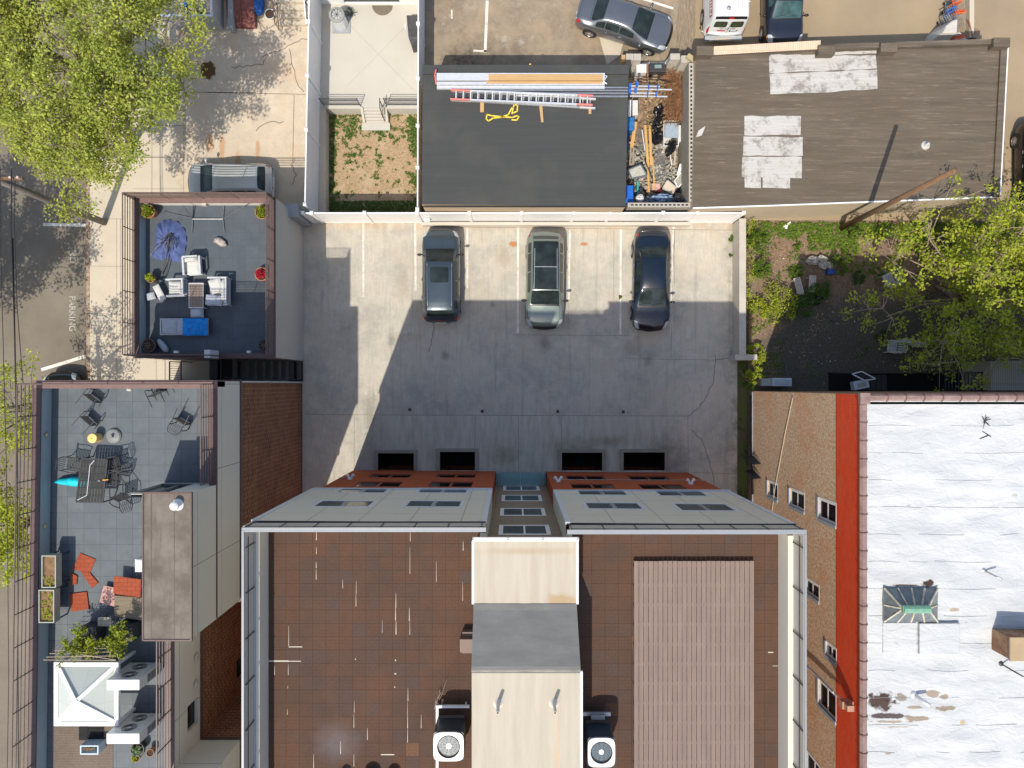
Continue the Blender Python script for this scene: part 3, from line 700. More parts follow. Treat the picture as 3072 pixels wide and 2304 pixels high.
# flood lights on the wall with conduit
for c, x, y in ((1, 812, 792), (2, 400, 800), (2, 1545, 812)):
    X, z = fY(c, 2, x, y, -4.2); yw = YF(X)
    mb = MB(); mb.box(X-.09, X+.09, yw-.0, yw+.05, z-.09, z+.09)
    for s in (-1, 1): mb.tube([(X+s*.02, yw+.05, z), (X+s*.13, yw+.17, z-.03)], .035, 8, .07); mb.tube([(X+s*.13, yw+.17, z-.03), (X+s*.17, yw+.22, z-.05)], .075, 10)
    mb.build('floodlight', M_white, apt)
mb = MB(); a = fY(2,2,410,822,-4.4); b = fY(2,2,1660,838,-4.5); mb.tube([(a[0], YF(a[0])+.02, a[1]), (b[0], YF(b[0])+.02, b[1])], .015, 6)
a = fY(1,2,700,813,-4.36); b = fY(1,2,800,812,-4.36); mb.tube([(a[0], YF(a[0])+.02, a[1]), (b[0], YF(b[0])+.02, b[1])], .015, 6)
mb.build('conduit', M_steel, apt)
# areaways (window wells) in front of the wall
M_rim = speck('areaway rim', (0.28, 0.265, 0.21), .1, 2, 20)
wl = ['leftmost sunken black window well below the terracotta wall', 'sunken window well just left of the glass canopy', 'sunken window well right of the glass canopy with rusty rim stain', 'rightmost sunken black window well below the terracotta wall']
for i, (x0, x1, y0, y1) in enumerate(pits):
    t = thing('window_well', wl[i], 'window well', ((x0+x1)/2, (y0+y1)/2, PIT), 'window wells along the foot of the tall building')
    mb = MB(); w_ = .17; z = .10
    mb.box(x0-w_, x0, y0+.08, y1+w_, .003, z); mb.box(x1, x1+w_, y0+.08, y1+w_, .003, z); mb.box(x0, x1, y1, y1+w_, .003, z)
    mb.build('rim', M_rim, t)
    mb = MB(); mb.box(x0-.1, x0, y0+.01, y1, PIT, .002); mb.box(x1, x1+.1, y0+.01, y1, PIT, .002); mb.box(x0-.1, x1+.1, y1, y1+.1, PIT, .002); mb.box(x0-.1, x1+.1, y0-.1, y1+.1, PIT-.1, PIT)
    mb.build('lining', M_pit, t)
    mb = MB(); zz = -.25
    for k in range(9): mb.tube([(x0, y0+.1+(y1-y0-.15)*k/8, zz), (x1, y0+.1+(y1-y0-.15)*k/8, zz)], .008, 4)
    mb.tube([((x0+x1)/2, y0+.05, zz), ((x0+x1)/2, y1, zz)], .012, 4)
    mb.build('grating', M_pit, t)
# decking platform
M_board = streaky('mauve composite boards', (0.205, 0.155, 0.130), 'y', .09, .8, 8, .75, c2=(.225,.168,.142))
dpl = thing('deck_platform', 'raised mauve brown slatted deck platform on the roof terrace', 'deck', (5.9, -12, ZD))
x0, x1, yt = 3.964, 7.864, -5.75; nb = 25; pit = (x1-x0)/nb
mb = MB(); rnd = random.Random(4)
for i in range(nb): mb.box(x0+pit*i+.006, x0+pit*(i+1)-.009, YB, yt+rnd.uniform(-.004, .004), ZD+.165, ZD+.19)
mb.build('board', M_board, dpl)
mb = MB(); y = yt-.10
while y > YB: mb.box(x0, x1, y-.10, y, ZD, ZD+.158); y -= .64
mb.box(x0, x0+.05, YB, yt-.01, ZD, ZD+.160); mb.box(x1-.05, x1, YB, yt-.01, ZD, ZD+.160)
mb.build('joist', M_board, dpl)

# ================================================================== terrace building, lower left (corner building)
M_lslate = None
def slate(name, bw, bh, c1, c2, cm, off=(0,0)):
    g = G(name); t = g.n('ShaderNodeTexBrick'); v = g.mapv(loc=(off[0], off[1], 0)); g.set(t.inputs['Vector'], v); t.offset = 0; t.inputs['Scale'].default_value = 1
    t.inputs['Brick Width'].default_value = bw; t.inputs['Row Height'].default_value = bh; t.inputs['Mortar Size'].default_value = .007
    g.set(t.inputs['Color1'], c1); g.set(t.inputs['Color2'], c2); g.set(t.inputs['Mortar'], cm)
    col = g.mix(g.ramp(g.noise(1.8, 6, .7), .4, .68, 0, .6), t.outputs['Color'], shade(c1, .72))
    col = g.mix(g.ramp(g.noise(35, 3, .6), .45, .7, 0, .3), col, shade(c1, .65))
    g.bump(t.outputs['Fac'], -.4, .01); return g.out(col, .6, 0, .35)
M_slate1 = slate('grey pavers', .60, .588, (0.098, 0.117, 0.132), (0.122, 0.140, 0.153), (0.04, .045, .05), (.2, .05))
M_slate2 = slate('blue grey pavers', .60, .60, (0.074, 0.092, 0.110), (0.090, 0.107, 0.124), (0.06, .07, .08), (.1, .3))
M_lgray = brick('warm grey panels', (0.62, 0.60, 0.53), (0.64, 0.62, 0.55), (0.17, .16, .14), 'yz', 3.05, 2.0, .012, offset=0, bump=.08, var=.04, rough=.75)
M_lgrayx = brick('warm grey panels north', (0.62, 0.60, 0.53), (0.64, 0.62, 0.55), (0.17, .16, .14), 'xz', 3.05, 2.0, .012, offset=0, bump=.08, var=.04, rough=.75)
M_lbrick = brick('dark red brick', (0.13, 0.030, 0.015), (0.23, 0.075, 0.038), (0.36, .25, .16), 'yz', .38, .14, .022, bump=.3, var=.35, blot=9, blot_c=(.34,.19,.10))
M_lbrickx = brick('dark red brick north', (0.13, 0.030, 0.015), (0.23, 0.075, 0.038), (0.36, .25, .16), 'xz', .38, .14, .022, bump=.3, var=.35, blot=9, blot_c=(.34,.19,.10))
M_inner = streaky('shade toned parapet lining', (0.36, 0.43, 0.45), 'y', .05)  # shade of the inner faces put into the blue grey
cb = thing('corner_building', 'corner building with brick and gray side wall and grey paved roof terrace', 'building', (-14, -11, 0))
EX = -10.63; WX = -17.2; NY = .10; SY = -24; ZP = 10.45; ZB = 8.2; ZL = 9.8; IX = -12.18; IY0, IY1 = -8.45, -13.9
def lwall(pts, z0, z1, my, mx, nm, par, holes={}):
    for k, (a, b) in enumerate(zip(pts, pts[1:])):
        A = MB(); wall(A, a, b, z0, z1, holes.get(k, []), .18); A.build(nm, my if abs(a[0]-b[0]) < .4 else mx, par)
ring = [(WX-.35, SY), (EX, SY), (EX, IY1), (IX, IY1), (IX, IY0), (EX, IY0), (EX, NY), (WX, NY), (WX-.35, SY)]
ring = ring[:]       # outside to the right of travel: go counter-clockwise
def h_rec(x, y, w_, h_):      # window in the recess wall (plane X=IX, seen from the east)
    Y, z = fX(0, 3, x, y, IX); return Y, z
Yw, zw = fX(0, 3, 1675, 1190, IX)
Yw2, zw2 = fX(0, 3, 1975, 880, IX)
hole_gray = [((abs(IY1-Yw)-.5), (abs(IY1-Yw)+.5), 8.45, 9.35)]
lwall(ring, -.2, ZB, M_lbrick, M_lbrickx, 'brick_wall', cb)
lwall(ring, ZB+.003, ZP, M_lgray, M_lgrayx, 'panel_wall', cb, {3: hole_gray})
window(cb, (IX, IY1), (IX, IY0), *hole_gray[0], .16, M_dark, M_glassd, .05, mull=())
mb = MB(); mb.box(IX, IX+.05, Yw2-.35, Yw2+.35, 3.2, 4.6); mb.build('window', M_glassd, cb)
band = MB()
for a, b in zip(ring, ring[1:]):
    a3 = Vector((*a, 0)); b3 = Vector((*b, 0)); d = (b3-a3).normalized(); nrm = Vector((d.y, -d.x, 0))
    band.bar((a3+nrm*.03+Vector((0,0,ZB)))-d*.03, (b3+nrm*.03+Vector((0,0,ZB)))+d*.03, .06, .16)
band.build('band_course', M_brown, cb)
# roof slab (leaves the recess open)
dk = MB(); dk.box(WX-.30, IX-.02, SY+.05, NY-.05, ZL-.4, ZL); dk.box(IX-.02, EX-.05, IY0+.05, NY-.05, ZL-.4, ZL); dk.box(IX-.02, EX-.05, SY+.05, IY1-.05, ZL-.4, ZL)
dk.build('roof_deck', M_slate1, cb)
pp = MB()
def para(mb, a, b, w_, z0, z1, inset):
    a3 = Vector((*a, 0)); b3 = Vector((*b, 0)); d = (b3-a3).normalized(); nrm = Vector((d.y, -d.x, 0)); c = -nrm*(w_/2+inset)
    mb.bar(a3+c+Vector((0,0,(z0+z1)/2)), b3+c+Vector((0,0,(z0+z1)/2)), w_, z1-z0)
ptr = ring[3:9]
para(pp, (WX, NY-.05), (WX-.35, SY), .22, ZL-.1, ZP-.02, .005)
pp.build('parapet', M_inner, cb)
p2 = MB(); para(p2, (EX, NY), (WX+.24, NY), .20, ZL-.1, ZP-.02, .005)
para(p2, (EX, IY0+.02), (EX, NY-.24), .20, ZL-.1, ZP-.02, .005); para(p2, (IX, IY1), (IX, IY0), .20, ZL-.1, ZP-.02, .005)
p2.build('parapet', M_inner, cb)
cp = MB(); para(cp, (EX+.03, NY-.30), (EX+.03, IY0), .30, ZP-.02, ZP+.04, 0) if False else None
cp.box(WX-.02, EX+.03, NY-.26, NY+.03, ZP-.02, ZP+.045)
for y in range(3): pass
cp.build('coping', M_pinkcap, cb)
cp = MB(); para(cp, (WX-.03, NY-.25), (WX-.38, SY), .30, ZP-.02, ZP+.04, 0)
cp.box(EX-.26, EX+.03, IY0, NY-.25, ZP-.019, ZP+.041); cp.box(IX-.26, IX+.03, IY1, IY0-.005, ZP-.019, ZP+.041)
cp.build('coping', M_brown, cb)
rr = railing([(WX+.10, NY-.1), (WX-.25, SY)], ZP+.03, 1.0, 5, 1.15, .022, .02)
rr.build('railing', M_brownrail, cb)
rr = railing([(EX-.10, NY-.1), (WX+.10, NY-.1)], ZP+.03, 1.0, 5, 1.3, .022, .02); rr.build('railing', M_brownrail, cb)
rr = railing([(EX-.13, -3.5), (EX-.13, NY-.1)], ZP+.03, 1.0, 5, 1.15, .022, .02); rr.build('railing', M_brownrail, cb)
rr = railing([(IX-.10, IY1), (IX-.10, IY0)], ZP+.03, 1.0, 5, 1.15, .022, .02); rr.build('railing', M_brownrail, cb)
mb = MB(); mb.tube([(EX+.06, NY-.02, 0.02), (EX+.06, NY-.02, ZB)], .04, 8); mb.tube([(EX+.09, NY, .15), (EX+.09, -14, .15)], .03, 6)
mb.build('downpipe', flat('grey pipe', (.42,.42,.42), .4), cb)
# roof stair house
BH = 12.45; bx0 = q(0, 2, 1238, 1000, BH)[0]; bn = -3.62; bs = -8.45
mb = MB()
wall(mb, (EX, bs), (EX, bn), ZP+.045, BH-.02, [], .1); mb.build('stair_house_wall', M_lgray, cb)
mb = MB(); wall(mb, (bx0+.05, bn-.05), (bx0+.05, bs+.05), ZL, BH-.02, [], .1); mb.build('stair_house_wall', M_lgray, cb)
mb = MB(); wall(mb, (EX, bn-.03), (bx0+.05, bn-.03), ZL, BH-.02, [(1.0, 2.2, ZL+.2, 12.1)], .1); mb.build('stair_house_wall', M_lgrayx, cb); mb = MB(); wall(mb, (bx0+.05, bs+.05), (EX, bs+.05), ZL, BH-.02, [], .1)
mb.build('stair_house_wall', M_lgrayx, cb)
mb = MB(); mb.box(EX-2.2, EX-1.0, bn-.2, bn-.10, ZL+.01, 12.1); dr = mb.build('door', M_glassd, cb)
g = G('stained roof felt')
col = g.mix(g.ramp(g.noise(1.1, 6, .65), .38, .62), (0.125, .105, .085), (0.20, .172, .145))
col = g.mix(g.ramp(g.noise(.8, 5, .6, g.mapv((6, .6, 1))), .55, .72, 0, .6), col, (.10, .075, .06)); M_felt = g.out(col, .9, 0, .2)
mb = MB(); mb.box(bx0, EX+.04, bs-.04, bn+.04, BH-.02, BH+.06); mb.build('stair_house_roof', M_felt, cb)
mb = MB(); e = .05
mb.box(bx0-.0, bx0+.05, bs-.04, bn+.04, BH+.06, BH+.09); mb.box(EX+.0, EX+.05, bs-.04, bn+.04, BH+.03, BH+.10); mb.box(bx0+.05, EX, bs-.05, bs+.0, BH+.058, BH+.09); mb.box(bx0+.05, EX, bn+.0, bn+.05, BH+.058, BH+.09)
mb.box(bx0+.28, bx0+.31, bs, bn, BH+.06, BH+.067); mb.box(bx0+1.05, bx0+1.07, bs, bn, BH+.06, BH+.066)
mb.build('roof_edge', M_brown, cb)
a = q(0,2,1545,1040,BH); mb = MB(); mb.lathe((a[0], a[1], BH+.06), [(.20, 0), (.19, .02), (.07, .05), (.06, .22), (.15, .22), (.14, .30), (.02, .34)], 18)
mb.build('roof_vent', M_white, cb, smooth=True)
for x, y in ((432, 438), (424, 1232)):
    a = q(0,2,x,y,ZP-.2); mb = MB(); mb.blob((WX+.30-.02*(0-a[1]), a[1], ZL+.35), (.05, .08, .08), 8, 6, 0); mb.build('wall_lamp', flat('brass lamp', (.45,.38,.18), .3), cb, smooth=True)
a = q(0,2,1112,78,ZP-.2); mb = MB(); mb.blob((a[0], NY-.30, ZL+.4), (.11, .07, .09), 8, 6, 0); mb.build('wall_lamp', M_cream, cb, smooth=True)
mb = MB(); mb.box(EX-.29, EX-.24, -1.6, -1.15, ZL+.3, ZL+.6); mb.build('wall_box', M_white, cb)
mb = MB(); mb.box(bx0-.06, bx0+.05, -5.0, -4.55, ZL+1.6, ZL+2.0); mb.build('wall_box', M_white, cb)
for x, y in ((1690, 700), (1685, 930)):
    Y, z = fX(0, 3, x, y, IX); mb = MB(); mb.blob((IX+.05, Y, min(z, 8.9)), (.06, .16, .16), 10, 6, 0); mb.build('wall_lamp', M_cream, cb, smooth=True)

# ================================================================== low terrace building, upper left
lb = thing('terrace_building', 'low grey building with roof terrace full of outdoor furniture', 'building', (-13.7, 4.8, 0))
LWX, LEX, LNY, LSY = -16.86, -10.58, 8.32, 1.18; LZP = 4.3; LZD = 3.72
M_stucco = streaky('grey stucco', (0.44, 0.425, 0.39), 'z', .04, .8, 1, .85)
mb = MB()
for a, b in (((LWX,LSY),(LEX,LSY)), ((LEX,LSY),(LEX,LNY)), ((LEX,LNY),(LWX,LNY)), ((LWX,LNY),(LWX,LSY))): wall(mb, a, b, -.2, LZP-.02)
mb.build('wall', M_stucco, lb)
mb = MB(); mb.box(LWX+.1, LEX-.1, LSY+.1, LNY-.1, LZD-.2, LZD); mb.build('roof_deck', M_slate2, lb)
mb = MB(); mb.box(LWX+.01, LWX+.22, LSY+.01, LNY-.01, LZD-.1, LZP-.02); mb.build('parapet', M_inner, lb)  # west side in the shade tone, the other sides in white
mb = MB(); mb.box(LWX+.22, LEX-.01, LNY-.20, LNY-.01, LZD-.1, LZP-.02); mb.box(LEX-.2, LEX-.01, LSY+.01, LNY-.2, LZD-.1, LZP-.02); mb.box(LWX+.22, -12.2, LSY+.01, LSY+.2, LZD-.1, LZP-.02)
mb.build('parapet', flat('white parapet lining', (.66,.62,.56), .6), lb)
mb = MB(); mb.box(LWX-.03, LWX+.22, LSY-.03, LNY+.03, LZP-.02, LZP+.04); mb.box(LEX-.24, LEX+.03, LSY-.03, LNY+.03, LZP-.02, LZP+.04); mb.box(LWX+.22, LEX-.24, LSY-.03, LSY+.2, LZP-.019, LZP+.041)
mb.build('coping', M_brown, lb)
mb = MB(); mb.box(LWX+.22, LEX-.24, LNY-.24, LNY+.03, LZP-.018, LZP+.042); mb.build('coping', M_pinkcap, lb)
for pts in ([(LWX+.02, LNY-.1), (LWX+.02, LSY+.1)], [(LEX-.05, LSY+.1), (LEX-.05, LNY-.1)], [(LWX+.02, LNY-.05), (LEX-.05, LNY-.05)], [(LWX+.1, LSY+.07), (-13.0, LSY+.07)]):
    rr = railing(pts, LZP+.03, 1.0, 5, 1.5, .024, .022); rr.build('railing', M_brownrail, lb)
for x, y in ((1500, 1380), (2135, 1390)):
    a = q(0,1,x,y,LZP); mb = MB(); mb.box(a[0]-.08, a[0]+.08, LSY+.2, LSY+.32, LZD+.2, LZD+.42); mb.build('wall_lamp', M_white, lb)
a = q(0,1,1768,100,LZD+.3); mb = MB(); mb.box(a[0]-.1, a[0]+.1, LNY-.30, LNY-.2, LZD+.2, LZD+.4); mb.build('wall_lamp', M_cream, lb)
a = q(0,1,1872,1422,LZP); mb = MB(); mb.box(a[0]-.12, a[0]+.12, LSY-.05, LSY+.3, LZP+.04, LZP+1.0); mb.build('gate_post', M_trimw, lb)
# passage between the two buildings: gate, stair and dark grille
mb = MB(); x0, y1 = q(0,1,1465,1465,1.2); x1, y0 = q(0,1,1565,1625,1.2)
for x in (x0, x1): mb.bar((x, y0, 1.2), (x, y1, 1.2), .05, .05)
for k in range(9): mb.tube([(x0, y0+(y1-y0)*k/8, 1.2), (x1, y0+(y1-y0)*k/8, 1.2)], .012, 5)
for x in (x0, x1):
    for y in (y0, y1): mb.tube([(x, y, 0), (x, y, 1.2)], .025, 6)
mb.build('metal_ladder_rack', M_brown, label='small brown barred metal rack on the pavement between the two terrace buildings', cat='metal rack')
mb = MB(); sx = q(0,1,1815,1500,2.4)[0]; ex = q(0,1,1905,1500,2.4)[0]
for k in range(8): mb.box(sx+.045*k, sx+.03+.045*k, .25, 1.1, 2.36, 2.40)
mb.box(sx-.03, sx, .2, 1.15, 0, 2.4); mb.box(ex, ex+.03, .2, 1.15, 0, 2.4)
mb.build('slatted_gate_canopy', M_dark, label='dark slatted canopy over the passage between the two terrace buildings', cat='canopy')
st_ = thing('fire_stair', 'dark metal stair in the passage between the two terrace buildings', 'stair', (-12.6, .65, 0)); mb = MB()
for k in range(9): mb.box(-13.1+.30*k, -12.87+.30*k, .25, 1.1, 2.7-.25*k, 2.73-.25*k)
mb.build('tread', flat('stair brown', (.05,.04,.035), .6), st_)
mb = MB(); mb.bar((-13.1, .22, 2.75), (-10.6, .22, .55), .04, .2); mb.bar((-13.1, 1.13, 2.75), (-10.6, 1.13, .55), .04, .2); mb.tube([(-13.1, .3, 3.6), (-10.7, .3, 1.5)], .02, 6)
mb.build('stringer', M_dark, st_)
mb = MB(); mb.box(-11.3, -10.60, .12, 1.16, -.1, .02); mb.build('floor_mat', M_black, label='black pit opening cover beside the grey stucco wall corner', cat='pit cover')
# grey pier at the fence corner
mb = MB(); mb.box(-10.78, -10.18, 7.95, 8.50, 0, 2.3); mb.box(-10.82, -10.14, 7.91, 8.54, 2.3, 2.38)
mb.build('wall_pier', speck('pier grey', (.30,.31,.32), .06), label='square grey masonry pier at the corner where the white fences meet', cat='pier')

# ================================================================== white roofed brick building, right
rbld = thing('brick_building', 'old brick building with red painted upper wall and white coated flat roof', 'building', (20, -10, 0))
RX = 12.1; RN = -.36; RZ1 = 9.46; RZ2 = 11.45; RE = 34; RS = -26
g = G('weathered brick'); t = g.n('ShaderNodeTexBrick'); g.set(t.inputs['Vector'], g.comb('y', 'z')); t.inputs['Scale'].default_value = 1
t.inputs['Brick Width'].default_value = .21; t.inputs['Row Height'].default_value = .075; t.inputs['Mortar Size'].default_value = .010
g.set(t.inputs['Color1'], (0.62, .29, .15)); g.set(t.inputs['Color2'], (0.44, .26, .165)); g.set(t.inputs['Mortar'], (0.55, .45, .31))
col = g.mix(g.ramp(g.noise(9, 4, .85), .47, .55, 0, .85), t.outputs['Color'], (0.72, .57, .38))
col = g.mix(g.ramp(g.noise(11, 4, .8, g.mapv(loc=(3,9,1))), .56, .64, 0, .8), col, (0.17, .10, .09))
col = g.mix(g.ramp(g.noise(.7, 5, .7), .5, .68, 0, .45), col, (0.60, .24, .10))
col = g.mix(g.ramp(g.noise(5, 5, .8, g.mapv(loc=(30,9,1))), .62, .7, 0, .7), col, (0.60, .55, .50))
g.bump(t.outputs['Fac'], -.25, .01); M_wbrick = g.out(col, .95, 0, .15)
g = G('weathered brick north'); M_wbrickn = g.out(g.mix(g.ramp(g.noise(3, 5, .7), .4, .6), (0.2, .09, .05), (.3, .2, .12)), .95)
g = G('red painted brick'); t = g.n('ShaderNodeTexBrick'); g.set(t.inputs['Vector'], g.comb('y', 'z')); t.inputs['Scale'].default_value = 1
t.inputs['Brick Width'].default_value = .21; t.inputs['Row Height'].default_value = .075; t.inputs['Mortar Size'].default_value = .008
g.set(t.inputs['Color1'], (0.78, .085, .024)); g.set(t.inputs['Color2'], (0.70, .07, .02)); g.set(t.inputs['Mortar'], (0.55, .052, .016))
col = g.mix(g.ramp(g.noise(1.2, 6, .7, g.mapv((1, 1, 4))), .5, .75, 0, .5), t.outputs['Color'], (0.60, .16, .09))
col = g.mix(g.ramp(g.noise(6, 5, .8), .6, .7, 0, .5), col, (0.27, .03, .012))
g.bump(t.outputs['Fac'], -.25, .01); M_rpaint = g.out(col, .7, 0, .3)
rwin = []
for x0_, y0_, x1_, y1_ in [(0, 830, 85, 1010), (190, 900, 313, 1105), (435, 985, 586, 1228), (327, 1740-1659+1659, 438, 1930)]: pass
def rbwin(c, r, xl, yt_, xr, yb):      # left/right pixel columns give heights, rows give positions along the wall
    _, zb = fX(c, r, xl, yt_, RX); _, zt = fX(c, r, xr, yb, RX); Ym, _ = fX(c, r, (xl+xr)/2, yt_, RX); Yn, _ = fX(c, r, (xl+xr)/2, yb, RX)
    return (Ym, Yn, zb, zt)
for c, r, xl, yt_, xr, yb in [(3,2,0,850,82,985), (3,2,190,925,313,1075), (3,2,440,1010,586,1190), (3,3,325,50,440,175), (3,3,505,600,588,715), (3,3,440,960,585,1180), (3,3,330,1590,470,1800)]:
    rwin.append(rbwin(c, r, xl, yt_, xr, yb))
a = (RX, RN); b = (RX, RS); holes = [(RN-u, RN-v, zb, zt) for u, v, zb, zt in rwin]
# travel from south to north would flip the outside; wall() wants the outside on the right of a->b
A, B = (RX, RN), (RX, RS)
bw_ = MB(); wall(bw_, A, B, -.2, RZ1, holes, .20, side=1); bw_.build('brick_wall', M_wbrick, rbld)
bw_ = MB(); wall(bw_, A, B, RZ1+.002, RZ2-.1, [], .20, side=1); bw_.build('red_wall', M_rpaint, rbld)
bw_ = MB(); wall(bw_, (RE, RN), A, -.2, RZ2-.1, [], .20, side=1); bw_.build('north_wall', M_wbrickn, rbld)
bw_ = MB(); wall(bw_, B, (RE, RS), -.2, RZ2-.1); wall(bw_, (RE, RS), (RE, RN), -.2, RZ2-.1); bw_.build('rear_wall', M_wbrickn, rbld)
M_sill = flat('blue grey sill', (.30,.34,.38), .5)
for h in holes: window(rbld, A, B, *h, .05, M_white, M_glassd, .09, mull=(), rail=.5, trim=.05, jamb=M_sill)
g = G('white roof coating')
n1 = g.noise(1.1, 7, .6, g.mapv((.45, 1.5, 1))); n2 = g.noise(5, 5, .6)
col = g.mix(g.ramp(n1, .34, .62), (0.455, 0.475, .485), (0.53, .54, .54))
col = g.mix(g.ramp(g.noise(.9, 7, .7, g.mapv((.6, 3, 1), loc=(4,4,4))), .60, .70, 0, .5), col, (0.42, .44, .43))
for px_, py_, rx, ry, k, cc in [(985,1080,150,85,1,(.055,.03,.022)), (1030,1210,190,25,.95,(.06,.045,.04)), (1540,1140,85,25,.85,(.24,.18,.11)), (1270,1130,70,14,.8,(.24,.18,.11)), (1300,1230,130,24,.85,(.24,.18,.11)), (1430,1020,55,38,.8,(.24,.17,.10)), (1520,1050,45,25,.8,(.24,.17,.10)), (1150,1050,50,40,.8,(.2,.15,.10)),
        (1060,1257,180,12,.8,(.27,.21,.14)), (1385,62,60,34,1,(.05,.03,.022)), (1190,78,110,11,.95,(.08,.05,.035)), (1600,290,62,14,.8,(.33,.24,.13)), (1120,1303,95,10,.6,(.3,.24,.18)), (1680,1265,28,20,.8,(.4,.3,.12)), (1035,1528,30,12,.8,(.25,.2,.15)), (1215,1050-1659,20,12,.6,(.3,.3,.25)), (2120,960-1659,40,14,.6,(.3,.28,.24)), (1710,400,14,10,.5,(.3,.3,.3)), (1100,575,24,18,.3,(.3,.3,.3))]:
    cx, cy = q(3,3,px_,py_,11.2); col = g.mix(g.math('MULTIPLY', g.ell(cx, cy, rx*.00404, ry*.00404, 1.1, .30, 3.2), k), col, cc)
g.bump(g.noise(2.2, 6, .62, g.mapv((.8, 1.6, 1)), .6), .8, .07); M_wroof = g.out(col, .6, 0, .3)
RZ = 11.2
mb = MB(); nx, ny = 130, 150; x0, x1, y0, y1 = RX+.25, RE-.3, RS+.3, RN-.35
vs = []; 
for j in range(ny+1):
    for i in range(nx+1):
        x = x0+(x1-x0)*i/nx; y = y0+(y1-y0)*j/ny
        z = RZ + .07*noise.noise(Vector((x*.7, y*1.8, 0))) + .035*noise.noise(Vector((x*1.9, y*4, 5)))
        vs.append((x, y, z))
mb.add(vs, [(j*(nx+1)+i, j*(nx+1)+i+1, (j+1)*(nx+1)+i+1, (j+1)*(nx+1)+i) for j in range(ny) for i in range(nx)])
mb.box(x0, x1, y0, y1, RZ-.5, RZ-.1); mb.build('flat_roof', M_wroof, rbld, smooth=True)
M_lap = flat('roof lap line', (.46,.475,.48), .7)  # lap lines slightly darker than the white roof
rnd = random.Random(5)
for k in range(15):
    y = RN-1.1-.95*k; mb = MB(); x = x0
    while x < x1-1:
        L_ = rnd.uniform(.5, 2.6); f_ = lambda X: .07*noise.noise(Vector((X*.7, y*1.8, 0))) + .035*noise.noise(Vector((X*1.9, y*4, 5)))
        pts = [(x+L_*i/6, y+.02*math.sin(x+i*.7), RZ+f_(x+L_*i/6)+.012) for i in range(7)]; mb.tube(pts, .006, 4); x += L_+rnd.uniform(.05, 1.6)
    mb.build('roof_lap', M_lap, rbld)
# terracotta coping: lengths with raised collars
M_cop = G('coping tile'); _c = M_cop.mix(M_cop.ramp(M_cop.noise(3, 5, .7), .35, .65), (0.20, .125, .11), (0.30, .205, .18)); M_cop = M_cop.out(_c, .35, 0, .5)
M_copd = flat('coping collar', (.17,.085,.075), .4)
cw = .25; mb = MB(); md = MB(); y = RN; k = 0
def cop(mb, p0, p1, w_, z, hgt):        # ridge section
    p0 = Vector(p0); p1 = Vector(p1); d = (p1-p0).normalized(); n = Vector((-d.y, d.x)); prof = [(-w_/2, -.02), (-w_/2, hgt*.35), (-w_*.22, hgt), (w_*.22, hgt), (w_/2, hgt*.35), (w_/2, -.02)]
    vs = [(p.x+n.x*u, p.y+n.y*u, z+v) for p in (p0, p1) for u, v in prof]; m = len(prof)
    mb.add(vs, [(i, (i+1)%m, m+(i+1)%m, m+i) for i in range(m)] + [tuple(range(m-1,-1,-1)), tuple(range(m, 2*m))])
y = RN-.35
while y > RS:
    cop(mb, (RX+.06, y), (RX+.06, y-.60), cw, RZ2-.06, .13); cop(md, (RX+.06, y-.600), (RX+.06, y-.635), cw+.05, RZ2-.06, .155); y -= .635
x = RX+.25
while x < RE:
    cop(mb, (x, RN-.10), (x+.60, RN-.10), cw, RZ2-.06, .13); cop(md, (x+.6, RN-.10), (x+.635, RN-.10), cw+.05, RZ2-.06, .155); x += .635
mb.box(RX-.09, RX+.25, RN-.34, RN+.05, RZ2-.08, RZ2+.08)
mb.build('coping', M_cop, rbld); md.build('coping_collar', M_copd, rbld)
mb = MB(); mb.box(RX+.16, RX+.25, RS, RN-.25, RZ-.2, RZ2-.05); mb.box(RX+.25, RE, RN-.26, RN-.17, RZ-.2, RZ2-.05); mb.build('parapet', M_wroof, rbld)
# cables and pipes on the brick wall
mb = MB(); pts = []
for c, r, x, y in [(3,2,215,120), (3,2,150,420), (3,2,95,720), (3,2,60,900), (3,2,35,1100)]:
    Y, z = fX(c, r, x, y, RX-.04); pts.append((RX-.04, Y, z))
mb.tube(pts, .012, 5); mb.build('wall_cable', flat('cream cable', (.6,.52,.38), .6), rbld)
mb = MB(); mb.tube([(RX-.07, RN-.05, .5), (RX-.07, -12, .5)], .03, 6); mb.build('drain_pipe', M_white, rbld)
mb = MB(); mb.tube([(RX-.09, RN-.2, .35), (RX-.12, -2.2, .3), (RX-.15, -3.1, .5), (RX-.1, -5.5, .6)], .06, 6)
for Yc, L_ in ((-3.75, .9), (-4.45, 1.25)):
    mb.add([(RX-.02, Yc+.2, .4), (RX-.5, Yc+.1, .5), (RX-.3, Yc-.2, 1.3), (RX-.02, Yc-.12, 1.6)], [(0,1,2,3), (3,2,1,0)])
mb.build('torn_awning', M_dark, rbld)
mb = MB(); 
for c, r, pts_ in [(3, 3, [(325, 770), (380, 815), (570, 1005), (650, 1080)])]:
    pp_ = []
    for x, y in pts_: Y, z = fX(c, r, x, y, RX-.15); pp_.append((RX-.15, Y, z))
    mb.tube(pp_[:3], .05, 8); mb.tube(pp_[2:], .03, 8)
mb.build('flue_pipe', M_alum, rbld)
Y, z = fX(3,3,685,1110,RX-.2); mb = MB(); mb.box(RX-.42, RX-.02, Y-.13, Y+.13, z-.2, z+.1); mb.box(RX-.36, RX-.12, Y-.1, Y+.1, z+.1, z+.35)
mb.build('wall_vent_box', flat('rusty box', (.42,.22,.15), .6), rbld)

